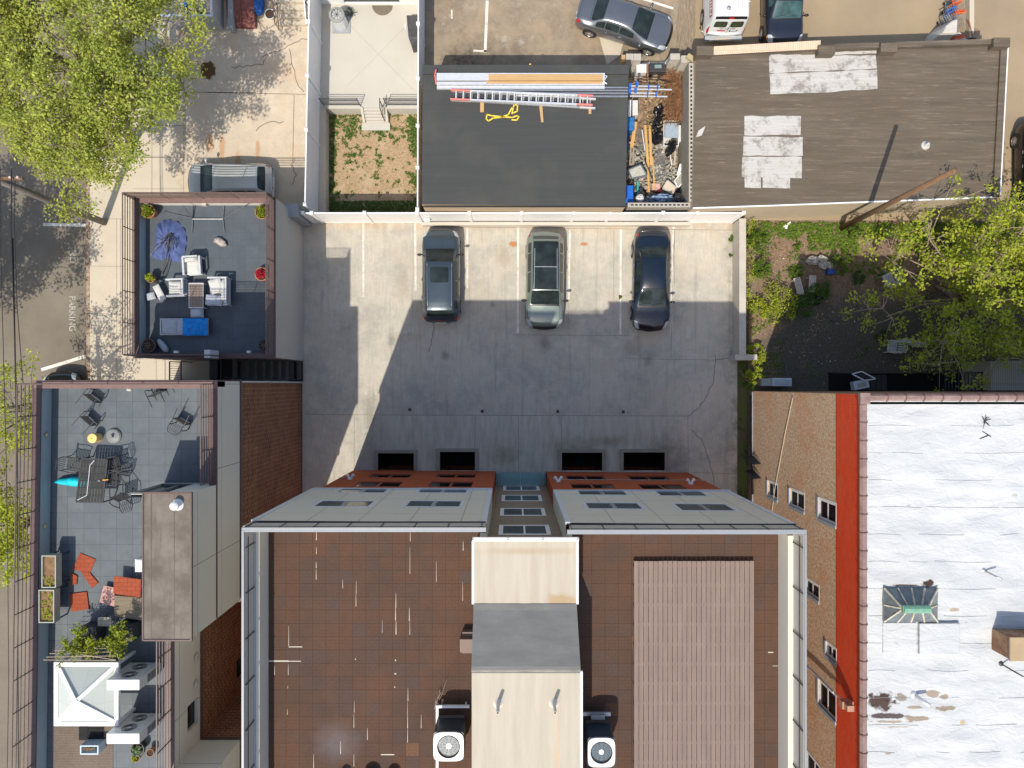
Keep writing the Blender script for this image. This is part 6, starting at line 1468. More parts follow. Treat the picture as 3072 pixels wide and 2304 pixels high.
# ------------------------------------------------------------------ small things
def M_(n, c, r=.6, m=0, v=.08): return flat(n, c, r, m, var=v)
M_cush = M_('pale cushion', (.56,.55,.52), .9, v=.06); M_cushb = M_('grey cushion', (.40,.43,.47), .9); M_frame = M_('white furniture frame', (.50,.51,.52), .4)
M_wood = streaky('pine board', (.50,.32,.15), 'x', .15, 1.2, 14, .8); M_woody = streaky('golden board', (.55,.34,.12), 'y', .18, 1.2, 14, .8); M_woodg = streaky('grey old board', (.30,.26,.20), 'y', .2, 1.5, 12, .9)
M_blue = M_('blue plastic', (.015,.12,.50), .4); M_orange = M_('orange plastic', (.75,.11,.02), .45); M_yel = M_('yellow webbing', (.80,.58,.06), .7); M_bagk = M_('black plastic bag', (.012,.012,.014), .22); M_bagw = M_('pale plastic sheet', (.55,.54,.50), .5, v=.2)
M_terr = M_('terracotta', (.38,.17,.09), .8); M_redt = brick('loose red rubber tile', (.30,.070,.034), (.33,.080,.04), (.15,.035,.02), 'xy', .30, .15, .006, bump=.2, var=.06)
M_grillw = M_('white appliance', (.62,.62,.60), .35); M_redp = M_('red plastic', (.6,.03,.03), .4)
def one(mb, name, mat, label, cat, group=None, smooth=False, bevel=0): return mb.build(name, mat, label=label, cat=cat, group=group, smooth=smooth, bevel=bevel)
def pillow(mb, c, sx, sy, sz, rz=0, seed=0):
    n = 8; vs = []; Rz = Matrix.Rotation(rz, 3, 'Z')
    for s_ in (1, -1):
        for i in range(n+1):
            for j in range(n+1):
                u = i/n*2-1; v = j/n*2-1; h = (max(0, (1-u**4)*(1-v**4)))**.45*sz/2*(1+.25*noise.noise(Vector((u*2, v*2, seed+.5)))); p = Rz @ Vector((u*sx/2, v*sy/2, h*s_)); vs.append((c[0]+p.x, c[1]+p.y, c[2]+p.z))
    m = (n+1)**2
    fs = [(i*(n+1)+j, (i+1)*(n+1)+j, (i+1)*(n+1)+j+1, i*(n+1)+j+1) for i in range(n) for j in range(n)]; fs += [tuple(m+k for k in reversed(f)) for f in fs]
    return mb.add(vs, fs)
# ---------- terrace of the low building
Z = LZD
def lounge(label, x, y, rz, wd=.82, dp=.82, group='white framed lounge seats on the low terrace'):
    t = thing('armchair', label, 'armchair', (0,0,0), group); mb = MB()
    for sx in (-1, 1):
        mb.box(sx*(wd/2-.04)-.04, sx*(wd/2-.04)+.04, -dp/2, dp/2, .55, .60)
        for sy in (-1, 1): mb.box(sx*(wd/2-.04)-.03, sx*(wd/2-.04)+.03, sy*(dp/2-.04)-.03, sy*(dp/2-.04)+.03, 0, .55)
    mb.box(-wd/2+.08, wd/2-.08, dp/2-.07, dp/2, .6, .72); mb.box(-wd/2+.08, wd/2-.08, -dp/2, dp/2, .22, .27); mb.build('frame', M_frame, t)
    mb = MB(); pillow(mb, (0, -.05, .36), wd-.2, dp-.16, .18, 0, x); mb.build('seat_cushion', M_cush, t, smooth=True)
    mb = MB(); pillow(mb, (0, dp/2-.16, .55), wd-.22, .18, .40, 0, y); mb.build('back_cushion', M_cush, t, smooth=True)
    t.location = (x, y, Z); t.rotation_euler = (0, 0, rz); return t
a = q(0,1,1660,635,Z+.5); lounge('white framed armchair nearest the collapsed blue parasol', *a, R(4))
a = q(0,1,1520,828,Z+.5); lounge('white framed armchair on the left of the slatted coffee table', *a, R(-88))
a = q(0,1,1885,858,Z+.5); lounge('wider lounge chair heaped with pale cushions right of the coffee table', *a, R(-90), 1.28, .9)
t = thing('cushion_pile', 'loose pale cushions heaped on the wide lounge chair', 'cushions', (*a, Z+.5)); mb = MB(); pillow(mb, (a[0]-.05, a[1]+.22, Z+.62), .55, .65, .16, .3); mb.build('cushion', M_cush, t, smooth=True)
mb = MB(); pillow(mb, (a[0]-.12, a[1]-.42, Z+.66), .75, .45, .16, -.1, 3); mb.build('cushion', M_cushb, t, smooth=True)
t = thing('coffee_table', 'slatted wood topped coffee table between the lounge chairs', 'table', (*q(0,1,1695,893,Z+.4), Z)); x0, y1 = q(0,1,1630,785,Z+.42); x1, y0 = q(0,1,1758,1004,Z+.42)
mb = MB(); n = 9
for k in range(n): mb.box(x0+.03+(x1-x0-.06)*k/n, x0+.03+(x1-x0-.06)*(k+.82)/n, y0+.05, y1-.05, Z+.39, Z+.42)
mb.build('slat', M_('grey brown slats', (.26,.20,.16), .7), t)
mb = MB(); mb.box(x0, x1, y1-.05, y1, Z+.38, Z+.425); mb.box(x0, x1, y0, y0+.05, Z+.38, Z+.425); mb.box(x0, x0+.03, y0+.05, y1-.05, Z+.38, Z+.425); mb.box(x1-.03, x1, y0+.05, y1-.05, Z+.38, Z+.425); mb.build('table_frame', M_frame, t)
for x in (x0+.03, x1-.03):
    for y in (y0+.03, y1-.03): mb = MB(); mb.box(x-.025, x+.025, y-.025, y+.025, Z, Z+.38); mb.build('leg', M_frame, t)
mb = MB(); a = q(0,1,1695,1042,Z+.35); pillow(mb, (*a, Z+.25), .60, .42, .3, 0, 4); one(mb, 'ottoman', M_cushb, 'blue grey ottoman cushion below the coffee table', 'ottoman', smooth=True)
t = thing('sun_lounger', 'long grey sun lounger on the shaded low terrace', 'sun lounger', (*q(0,1,1580,1165,Z), Z)); x0, y1 = q(0,1,1378,1092,Z+.3); x1, y0 = q(0,1,1795,1235,Z+.3)
mb = MB(); mb.box(x0, x1, y0, y0+.05, Z+.2, Z+.26); mb.box(x0, x1, y1-.05, y1, Z+.2, Z+.26); mb.box(x0, x0+.05, y0+.05, y1-.05, Z+.2, Z+.26); mb.box(x0+.05, x1, y0+.05, y1-.05, Z+.19, Z+.21)
mb.build('frame', M_frame, t)
for x in (x0+.2, x1-.2):
    for y in (y0+.03, y1-.03): mb = MB(); mb.box(x-.025, x+.025, y-.02, y+.02, Z, Z+.2); mb.build('leg', M_frame, t)
xm = x0+(x1-x0)*.36
for xa, xb in ((x0+.12, xm), (xm+.01, xm+(x1-xm)*.5), (xm+(x1-xm)*.5+.01, x1)): mb = MB(); pillow(mb, ((xa+xb)/2, (y0+y1)/2, Z+.29), xb-xa, y1-y0-.06, .14); mb.build('cushion', M_cushb, t, smooth=True)
mb = MB(); xa, ya = q(0,1,1580,1090,Z+.35); xb, yb = q(0,1,1797,1242,Z+.35); n = 12; vs = [(xa+(xb-xa)*i/n, yb+(ya-yb)*j/n, Z+.385+.03*noise.noise(Vector((i*.5, j*.6, 1)))+(.0 if 0 < j < n else -.06)) for i in range(n+1) for j in range(n+1)]
mb.add(vs, [(i*(n+1)+j, (i+1)*(n+1)+j, (i+1)*(n+1)+j+1, i*(n+1)+j+1) for i in range(n) for j in range(n)]); one(mb, 'beach_towel', M_('bright blue towel', (.01,.22,.62), .9, v=.35), 'bright blue towel spread on the foot of the sun lounger', 'towel', smooth=True)
# collapsed parasol
t = thing('collapsed_parasol', 'collapsed blue parasol with black ribs lying on the low terrace', 'parasol', (*q(0,1,1450,420,Z), Z))
pts = [(1455,236),(1530,255),(1590,320),(1608,400),(1600,480),(1570,600),(1500,608),(1450,570),(1400,590),(1320,570),(1300,545),(1340,440),(1335,350),(1350,280),(1400,245)]
c0 = Vector((*q(0,1,1455,430,Z), Z+.10)); mb = MB(); ring_ = [Vector((*q(0,1,x,y,Z+.1), Z+.02)) for x, y in pts]; m = len(ring_); K = 6; S_ = 4; vs = []; tot = m*S_
for k in range(K+1):
    for i in range(tot):
        p = ring_[i//S_].lerp(ring_[(i//S_+1) % m], (i % S_)/S_); w__ = c0.lerp(p, k/K); w__.z += .16*math.sin(math.pi*k/K)*(1+.9*noise.noise(Vector((i*.45, k*.35, 0)))) + .05*math.sin(i*1.55+k*.3)*(k/K)+.02; vs.append(w__)
mb.add(vs, [(k*tot+i, k*tot+(i+1) % tot, (k+1)*tot+(i+1) % tot, (k+1)*tot+i) for k in range(K) for i in range(tot)]); mb.build('canopy', M_('washed blue cloth', (.065,.095,.235), .8, v=.25), t, smooth=True)
mb = MB(); h = Vector((*q(0,1,1475,350,Z+.3), Z+.30))
for x, y in ((1370,460),(1400,500),(1430,510),(1470,515),(1500,510),(1530,490),(1545,450),(1385,420),(1300,550)): mb.tube([h, Vector((*q(0,1,(1475+x)/2+8,(350+y)/2,Z+.3), Z+.36)), Vector((*q(0,1,x,y,Z+.2), Z+.24))], .014, 5)
mb.build('rib', M_dark, t)
mb = MB(); mb.tube([h, Vector((*q(0,1,1440,560,Z+.3), Z+.3)), Vector((*q(0,1,1395,720,Z+.1), Z+.12))], .025, 8); mb.tube([Vector((*q(0,1,1460,560,Z+.25), Z+.25)), Vector((*q(0,1,1432,730,Z+.1), Z+.08))], .018, 6); mb.build('pole', M_dark, t)
# stand frame near the north parapet
mb = MB()
def gp(x, y, z): return (*q(0,1,x,y,Z+z), Z+z)
mb.tube([gp(1660,350,.03), gp(1665,232,.06), gp(1661,120,.05)], .025, 6); mb.tube([gp(1940,352,.03), gp(1926,232,.06), gp(1935,122,.05)], .025, 6); mb.tube([gp(1665,233,.08), gp(1926,233,.08)], .028, 8)
mb.tube([gp(1660,225,.1), gp(1580,118,.9)], .025, 6); mb.tube([gp(1930,232,.1), gp(2115,122,.9)], .025, 6); mb.tube([gp(1655,225,.05), gp(1420,170,.04)], .018, 6); mb.tube([gp(1410,185,.03), gp(1425,160,.03)], .018, 5)
one(mb, 'hammock_stand', M_('grey tube', (.20,.21,.22), .35, .5), 'thin grey steel hammock stand against the north parapet', 'hammock stand')
mb = MB(); a = q(0,1,1912,435,Z); mb.blob((*a, Z+.10), (.34,.15,.12), 14, 8, .3, 2.5, 3, R(-28)); one(mb, 'crumpled_cover', M_('taupe cloth', (.36,.31,.28), .8, v=.3), 'crumpled taupe cover lying alone in the middle of the low terrace', 'cover', smooth=True)
mb = MB(); a = q(0,1,1410,880,Z); pillow(mb, (*a, Z+.35), .30, .75, .10, R(28)); one(mb, 'folded_towel', M_cush, 'pale cushion draped off the left armchair', 'cushion', smooth=True)
mb = MB(); a = q(0,1,1310,902,Z); pillow(mb, (*a, Z+.1), .42, .34, .16, R(15)); one(mb, 'seat_pad', M_cushb, 'grey pad lying on the pavers left of the armchairs', 'cushion', smooth=True)
mb = MB(); a = q(0,1,1420,1330,Z); mb.blob((*a, Z+.14), (.38,.15,.14), 14, 8, .12, 2, 5, R(-52)); one(mb, 'rolled_bag', M_cushb, 'grey rolled bag beside the bare brown pot', 'bag', smooth=True)
a = q(0,1,1350,755,Z); mb = MB(); mb.bar((a[0]-.2, a[1]-.1, Z+.1), (a[0]+.35, a[1]-.2, Z+.55), .12, .04); mb.bar((a[0], a[1]+.1, Z+.05), (a[0]+.3, a[1]-.25, Z+.3), .05, .04); one(mb, 'folded_stool', M_dark, 'dark folded stool left of the armchairs', 'stool')
def pot(label, cx, cy, z, r, h, pm, lm=None, fr=None, fh=.3, n=26, seed=1, group='potted plants on the low terrace', size=.06, soil=True):
    t = thing('potted_plant', label, 'potted plant', (cx, cy, z), group); mb = MB(); mb.lathe((cx, cy, z), [(r*.68, 0), (r*.95, h*.85), (r*1.03, h*.88), (r*1.03, h), (r*.9, h), (r*.88, h*.9)], 22, cap=False); mb.build('pot', pm, t, smooth=False)
    mb = MB(); mb.lathe((cx, cy, z), [(.01, h*.88), (r*.9, h*.88)], 16, cap=False); mb.build('soil', M_('potting soil', (.05,.03,.02), .95), t)
    if lm:
        rn = random.Random(seed); fr = fr or r; cl = [(cx+fr*.8*math.cos(a_)*k_, cy+fr*.8*math.sin(a_)*k_, z+h+fh*rn.random()*(1.1-.6*k_)) for a_, k_ in ((rn.uniform(0, 6.28), rn.random()**.5) for _ in range(n))]
        leaves(cl, fr*.32, 30, size, seed, 'foliage', lm, t, upbias=.5)
    return t
M_leafP = leafmat('golden green shrub leaves', (.22,.25,.012), .2); M_leafR = leafmat('red flowers', (.55,.02,.04), .1)
for lab, c, x, y, r, h, lm, fr, pm in [('big terracotta pot with golden green round bush in the terrace corner by the sidewalk', 0, 1268, 162, .30, .5, M_leafP, .32, M_terr), ('round golden green bush in the corner above the stucco wall', 1, 42, 170, .30, .5, M_leafP, .33, M_terr),
      ('small pot with lime green plant left of the armchairs', 0, 1280, 738, .20, .4, M_leafB, .21, M_terr), ('wide terracotta bowl of red flowers by the right railing', 1, 30, 702, .30, .35, M_leafR, .24, M_terr), ('brown pot with bare dry stems in the lower left terrace corner', 0, 1268, 1325, .30, .45, None, .2, M_brown),
      ('dark pot with nothing growing near the lower right railing', 1, 55, 1325, .26, .4, None, .2, M_dark)]:
    a = q(c,1,x,y,Z+.6); t = pot(lab, a[0], a[1], Z, r, h, pm, lm, fr, seed=int(x))
    if lm is None:
        mb = MB(); [mb.tube([(a[0], a[1], Z+h*.8), (a[0]+.2*math.cos(k*.8), a[1]+.2*math.sin(k*.8), Z+h+.2)], .01, 4) for k in range(8)]; mb.build('dry_stem', M_woodg, t)
# ---------- terrace of the corner building
Z = ZL
def metal_chair():
    t = thing('patio_chair', 'x', 'chair', (0,0,0), 'black metal patio chairs on the corner terrace'); r_ = .015
    mb = MB(); [mb.box(-.24, .24, -.24+.055*k, -.24+.055*k+.03, .42, .435) for k in range(9)]; mb.box(-.25, -.23, -.25, .26, .415, .44); mb.box(.23, .25, -.25, .26, .415, .44); mb.build('seat', M_dark, t)
    mb = MB(); mb.tube([(-.23, .24, .43), (-.24, .30, .75), (-.15, .34, .90), (.15, .34, .90), (.24, .30, .75), (.23, .24, .43)], r_, 6)
    for k in range(5): mb.tube([(-.2+.08*k, .26, .50), (-.12+.08*k, .33, .86)], .007, 4); mb.tube([(-.12+.08*k, .26, .50), (-.2+.08*k, .33, .86)], .007, 4)
    mb.build('backrest', M_dark, t)
    for s_ in (-1, 1):
        mb = MB(); mb.tube([(s_*.25, .28, .66), (s_*.27, -.05, .68), (s_*.26, -.26, .64)], .018, 6); mb.build('armrest', M_dark, t)
        mb = MB(); mb.tube([(s_*.25, -.24, .0), (s_*.25, -.24, .65)], r_, 6); mb.build('leg', M_dark, t)
        mb = MB(); mb.tube([(s_*.25, .34, .0), (s_*.24, .25, .45)], r_, 6); mb.build('leg', M_dark, t)
    return t
ch0 = metal_chair()
for i, (x, y, rx, rz, lab) in enumerate([(730,205,-92,-38,'black metal chair tipped on its back, topmost at the left parapet'), (695,395,-92,-42,'black metal chair tipped on its back, just above the round gold stool'), (1395,175,-90,25,'black metal chair on its back near the top railing, left of its neighbour'),
      (1620,235,92,-30,'tipped black metal chair nearest the right railing'), (655,690,0,80,'black metal chair on the left side of the slatted table'), (1000,690,0,-75,'upright black metal chair at the upper right of the slatted table'), (1040,890,-60,200,'tipped black chair with lattice back at the lower right of the slatted table'), (1010,800,0,-100,'black metal chair pushed close against the right side of the slatted table')]):
    a = q(0,2,x,y,Z+.3); c_ = ch0 if i == 0 else dup(ch0); c_['label'] = lab
    c_.location = (a[0], a[1], Z+(.29 if rx else 0)); c_.rotation_euler = (R(rx), 0, R(rz))
t = thing('slatted_table', 'black slatted metal dining table on the corner terrace', 'table', (*q(0,2,790,835,Z), Z)); mb = MB(); zz = Z+.72
c4 = [q(0,2,x,y,zz) for x, y in ((705,645),(925,655),(885,1022),(655,1020))]; e = [Vector((*p, zz)) for p in c4]
for k in range(6):
    u0 = k/6+.004; u1 = (k+1)/6-.004
    for j in range(9):
        w0 = j/9+.003; w1 = (j+1)/9-.012; pt = lambda u, w: e[0].lerp(e[1], w).lerp(e[3].lerp(e[2], w), u)
        mb.face([pt(u0,w0), pt(u1,w0), pt(u1,w1), pt(u0,w1)])
mb.build('slat', M_('black brown slats', (.010,.011,.009), .6), t)
mb = MB()
for a, b in ((0,1),(1,2),(2,3),(3,0)): mb.bar(e[a]-Vector((0,0,.02)), e[b]-Vector((0,0,.02)), .05, .035)
for k in range(1, 6): mb.bar(e[0].lerp(e[3], k/6)-Vector((0,0,.025)), e[1].lerp(e[2], k/6)-Vector((0,0,.025)), .025, .02)
mb.build('table_frame', M_dark, t)
for v in e: mb = MB(); mb.tube([v-Vector((0,0,.03)), (v.x, v.y, Z)], .025, 6); mb.build('leg', M_dark, t)
mb = MB(); mb.tube([(*q(0,2,820,660,zz), zz+.03), (*q(0,2,783,700,zz), zz+.03), (*q(0,2,755,960,zz), zz+.03), (*q(0,2,675,1000,zz), zz+.03)], .015, 6); one(mb, 'bent_rod', M_alum, 'thin bent grey rod lying across the slatted table', 'rod')
t = thing('closed_parasol', 'closed turquoise parasol lying under the slatted table', 'parasol', (*q(0,2,600,840,Z), Z)); mb = MB()
mb.tube([(*q(0,2,472,850,Z+.15), Z+.15), (*q(0,2,520,842,Z+.15), Z+.16), (*q(0,2,620,842,Z+.15), Z+.17), (*q(0,2,700,845,Z+.2), Z+.19), (*q(0,2,770,840,Z+.2), Z+.2)], .1, 10, rad=[.02,.10,.17,.19,.05]); mb.build('canopy', M_('turquoise cloth', (.0,.50,.60), .7, v=.25), t, smooth=True)
mb = MB(); mb.tube([(*q(0,2,770,838,Z+.2), Z+.2), (*q(0,2,900,828,Z+.5), Z+.78)], .02, 8); mb.build('pole', M_alum, t); mb = MB(); mb.tube([(*q(0,2,895,828,Z+.75), Z+.78), (*q(0,2,948,824,Z+.75), Z+.82)], .03, 8, .015); mb.build('finial', M_('amber wood', (.65,.30,.06), .4), t)
a = q(0,2,798,470,Z+.4); mb = MB(); mb.lathe((a[0], a[1], Z), [(.17, 0), (.16, .38), (.17, .40), (.17, .42), (.03, .43), (.03, .40)], 24); one(mb, 'round_stool', M_('gold drum', (.78,.56,.20), .3, .1), 'small round gold stool beside the tipped chair', 'stool', smooth=False)
a = q(0,2,988,448,Z); mb = MB(); mb.lathe((a[0], a[1], Z), [(.28, 0), (.28, .05), (.24, .10), (.06, .13), (.05, .25)], 28); one(mb, 'parasol_base', M_('fluted grey', (.20,.21,.20), .6, v=.2), 'round grey fluted parasol base in the middle of the corner terrace', 'parasol base')
def trough(label, c, r, x0_, y0_, x1_, y1_, full, seed):
    zt = Z+.85; x0, y1 = q(c, r, x0_, y0_, zt); x1, y0 = q(c, r, x1_, y1_, zt); t = thing('planter', label, 'planter', ((x0+x1)/2, (y0+y1)/2, Z), 'raised trough planters by the left parapet'); mb = MB(); w_ = .035
    mb.box(x0, x1, y0, y0+w_, zt-.30, zt); mb.box(x0, x1, y1-w_, y1, zt-.30, zt); mb.box(x0, x0+w_, y0+w_, y1-w_, zt-.30, zt); mb.box(x1-w_, x1, y0+w_, y1-w_, zt-.30, zt); mb.box(x0, x1, y0, y1, zt-.34, zt-.3); mb.build('box', M_('grey green trough', (.33,.35,.29), .5), t)
    for x in (x0+.05, x1-.05):
        for y in (y0+.06, y1-.06): mb = MB(); mb.bar((x, y, Z), (x, y, zt-.34), .04, .04); mb.build('leg', M_dark, t)
    mb = MB(); mb.box(x0+w_, x1-w_, y0+w_, y1-w_, zt-.3, zt-.08); mb.build('soil', speck('dry planter soil', (.20,.12,.06), .3, 4, 20), t)
    rn = random.Random(seed); leaves([(rn.uniform(x0+.08, x1-.08), rn.uniform(y0+.06, y1-.06) if full > 1 else rn.uniform(y0+.05, y0+(y1-y0)*.35), zt-.04) for _ in range(9*full)], .07, 16, .05, seed, 'seedlings', M_leafB, t)
trough('grey trough planter with dry brown soil, upper of two by the left parapet', 0, 2, 358, 1482, 482, 1762, 1, 3); trough('grey trough planter with green seedlings, lower of two by the left parapet', 0, 3, 332, 120, 467, 406, 3, 4)
rt_ = [('large loose red rubber tile with its corner up near the trough planters', [(0,2,690,1460),(0,2,825,1515),(0,2,775,1640),(0,2,625,1600)]), ('narrow loose red tile leaning diagonally below the large one', [(0,3,700,-35),(0,3,775,-30),(0,3,850,60),(0,3,795,105)]), ('loose red tile lying alone lowest of the group', [(0,3,603,155),(0,3,750,135),(0,3,772,285),(0,3,620,308)]),
      ('left red tile of the pair stacked against the stair house', [(0,3,985,0),(0,3,1105,15),(0,3,1095,170),(0,3,978,152)]), ('right red tile of the pair stacked against the stair house', [(0,3,1107,15),(0,3,1218,30),(0,3,1215,182),(0,3,1097,170)]), ('thin strip of cut red tile under the large red tile', [(0,3,615,-30),(0,3,670,0),(0,3,665,70),(0,3,620,75)])]
for i, (lab, pts) in enumerate(rt_):
    z = Z+.03+(.42 if i in (3, 4) else 0); mb = MB(); mb.prism([q(*p, z) for p in pts], z-.03, z+.012*(i % 3)); one(mb, 'loose_tile', M_redt, lab, 'tile', 'loose red rubber tiles on the corner terrace')
z = Z+.42; mb = MB(); mb.prism([q(0,3,988,170,z), q(0,3,1232,190,z), q(0,3,1232,385,z), q(0,3,985,345,z)], Z, z-.005); one(mb, 'weathered_chest', streaky('weathered chest', (.20,.165,.115), 'x', .3, 2, 8), 'weathered grey brown chest half under the stair house roof', 'chest')
mb = MB(); mb.prism([q(0,3,895,82,Z+.2), q(0,3,985,100,Z+.2), q(0,3,990,265,Z+.2), q(0,3,858,228,Z+.2)], Z+.15, Z+.2); one(mb, 'metal_tray', M_('pink speckled tray', (.42,.22,.18), .4, v=.4), 'pink speckled tray beside the weathered chest', 'tray')
mb = MB(); x0, y1 = q(0,2,1165,1512,Z+.5); x1, y0 = q(0,2,1245,1625,Z+.5); mb.box(x0, x1, y0, y1, Z+.02, Z+.5); mb.box(x0+.03, x1-.03, y1-.12, y1-.03, Z+.5, Z+.53); one(mb, 'portable_air_conditioner', M_grillw, 'small white appliance against the stair house wall', 'appliance', bevel=.02)
mb = MB(); x0, y1 = q(0,3,845,358,Z+.5); x1, y0 = q(0,3,960,435,Z+.5); mb.box(x0, x1, y0, y1, Z+.47, Z+.5); [mb.tube([(x, y, Z), (x, y, Z+.47)], .02, 5) for x in (x0+.03, x1-.03) for y in (y0+.03, y1-.03)]; one(mb, 'side_table', M_('cloudy tabletop', (.36,.33,.26), .3, v=.3), 'small pale side table in the trellis shade', 'table')
for i, (x, y, sx, lab) in enumerate([(700, 540, -1, 'golden green shrub in a black cube planter, left of the trellis pair'), (1010, 520, 1, 'golden green shrub in a black cube planter, right of the trellis pair')]):
    a = q(0,3,x+75,y-35,Z+.5); t = thing('potted_shrub', lab, 'potted shrub', (*a, Z), 'shrubs in black cube planters'); mb = MB(); mb.box(a[0]-.30, a[0]+.30, a[1]-.30, a[1]+.30, Z, Z+.6); mb.build('pot', M_('charcoal planter', (.035,.037,.04), .6), t, bevel=.01)
    rn = random.Random(i); b = q(0,3,x,y+45,Z+1.3); leaves([(b[0]+rn.gauss(0, .30), b[1]+rn.gauss(0, .24)+.05, Z+1.1+rn.random()*.55) for _ in range(46)], .16, 26, .09, 60+i, 'foliage', M_leafP, t); mb = MB(); [mb.tube([(a[0], a[1], Z+.5), (b[0]+rn.uniform(-.4,.4), b[1]+rn.uniform(-.5,.1), Z+1.3)], .012, 4) for _ in range(26)]; mb.build('stem', M_bark, t)
t = thing('trellis', 'bamboo trellis behind the two golden green shrubs', 'trellis', (*q(0,3,700,700,Z), Z)); mb = MB()
for (xa, ya, za), (xb, yb, zb) in [((375,725,1.9),(1000,730,1.9)), ((400,700,1.7),(1000,690,1.7)), ((430,670,1.4),(960,655,1.4)), ((470,645,1.1),(930,625,1.1)), ((700,680,1.8),(1000,725,1.9))]: mb.tube([(*q(0,3,xa,ya,Z+za), Z+za), (*q(0,3,xb,yb,Z+zb), Z+zb)], .012, 5)
for k in range(16): x = 430+35*k; mb.tube([(*q(0,3,x+30,600,Z+.8), Z+.5), (*q(0,3,x-20,735,Z+1.9), Z+2.0)], .006, 4)
mb.build('cane', M_('bamboo', (.45,.36,.24), .7), t)
# white canopy with four hips
z = 10.95; t = thing('canopy', 'square white canopy roof with raised centre on the corner terrace', 'canopy', (*q(0,3,745,1010,Z), Z)); x0, y1 = q(0,3,474,742,z); x1, y0 = q(0,3,1030,1290,z); ap = (*q(0,3,668,1078,z+.5), z+.55)
ap = ((x0+x1)/2, (y0+y1)/2, z+.62); mb = MB(); i_ = .12; cor = [(x0+i_, y0+i_, z+.02), (x1-i_, y0+i_, z+.02), (x1-i_, y1-i_, z+.02), (x0+i_, y1-i_, z+.02)]
mb.add(cor+[ap], [(0,1,4), (1,2,4), (2,3,4), (3,0,4)]); mb.build('roof_panel', brick('canopy panel', (.46,.50,.47), (.50,.53,.50), (.38,.42,.40), 'xy', .62, .62, .006, offset=0, bump=.1, var=.03), t)
mb = MB(); w_ = .14
for a, b in ((x0, x1),): mb.box(a, b, y0, y0+w_, z-.08, z+.06); mb.box(a, b, y1-w_, y1, z-.08, z+.06)
mb.box(x0, x0+w_, y0+w_, y1-w_, z-.08, z+.06); mb.box(x1-w_, x1, y0+w_, y1-w_, z-.08, z+.06); mb.build('frame', M_white, t)
mb = MB(); [mb.bar(c, (ap[0], ap[1], ap[2]+.02), .14, .05) for c in cor]; mb.build('hip_bar', M_white, t)
for x in (x0+.07, x1-.07):
    for y in (y0+.07, y1-.07): mb = MB(); mb.box(x-.05, x+.05, y-.05, y+.05, Z, z-.08); mb.build('post', M_white, t)
def condenser(label, x0_, y0_, x1_, y1_, zt):
    x0, y1 = q(0,3,x0_,y0_,zt); x1, y0 = q(0,3,x1_,y1_,zt); t = thing('condenser', label, 'air conditioner', ((x0+x1)/2, (y0+y1)/2, Z), 'big white condensers by the right railing'); mb = MB(); mb.box(x0, x1, y0, y1, Z+.12, zt); mb.build('housing', M_grillw, t, bevel=.02)
    mb = MB(); mb.box(x0+.05, x0+.12, y0, y1, Z, Z+.12); mb.box(x1-.12, x1-.05, y0, y1, Z, Z+.12); mb.build('foot', M_dark, t)
    for k in range(2):
        mb = MB(); cz = Z+.12+(zt-Z-.12)*(.28+.45*k); [mb.tube([((x0+x1)/2+r_*math.cos(a_*.3), y1+.012, cz+r_*math.sin(a_*.3)) for a_ in range(22)], .008, 4, cap=False) for r_ in (.10,.15,.20,.25)]; mb.build('fan_grille', M_dark, t)
    mb = MB(); [mb.box(x1+.002, x1+.01, y0+.05+.0*k, y1-.05, Z+.25+.1*k, Z+.30+.1*k) for k in range(9)]; mb.build('side_louvre', M_dark, t)
condenser('tall white condenser beside the white canopy, upper of two', 920, 895, 1205, 988, Z+1.65); condenser('tall white condenser below the white canopy, lower of two', 918, 1360, 1205, 1452, Z+1.65)
for lab, x, y, r_, h, lm, pm in [('wide pot of pale green succulents under the lower condenser', 1190, 1495, .25, .35, leafmat('succulent', (.20,.27,.14), .1), M_dark), ('small lime pot plant beneath the succulent pot', 1170, 1575, .15, .3, M_leafB, M_terr), ('little brown pot right of the succulents', 1295, 1530, .14, .3, None, M_terr)]:
    a = q(0,3,x,y,Z+.3); pot(lab, a[0], a[1], Z, r_, h, pm, lm, r_*.85, .1, 16, int(x), 'pots below the lower condenser')
x0, y1 = q(0,3,692,1465,Z+.5); x1, y0 = q(0,3,850,1543,Z+.5); t = thing('flower_box', 'small white rimmed flower box on the woven mat', 'flower box', ((x0+x1)/2, (y0+y1)/2, Z)); mb = MB(); w_ = .04
mb.box(x0, x1, y0, y0+w_, Z, Z+.5); mb.box(x0, x1, y1-w_, y1, Z, Z+.5); mb.box(x0, x0+w_, y0+w_, y1-w_, Z, Z+.5); mb.box(x1-w_, x1, y0+w_, y1-w_, Z, Z+.5); mb.build('box', M_('pale blue box', (.50,.60,.68), .4), t)
leaves([(x0+.12+.08*k, (y0+y1)/2, Z+.42) for k in range(5)], .08, 20, .05, 5, 'flowers', leafmat('mixed flowers', (.35,.22,.10), .1), t)
mb = MB(); x0, y1 = q(0,3,465,1290,Z); x1, y0 = q(0,3,978,1900,Z); mb.box(x0, x1, y0, y1, Z+.002, Z+.018); one(mb, 'woven_mat', brick('woven mat', (.19,.15,.12), (.23,.185,.145), (.12,.09,.07), 'xy', .06, .06, .008, bump=.3, var=.2), 'large brown woven outdoor mat under the flower box', 'mat')
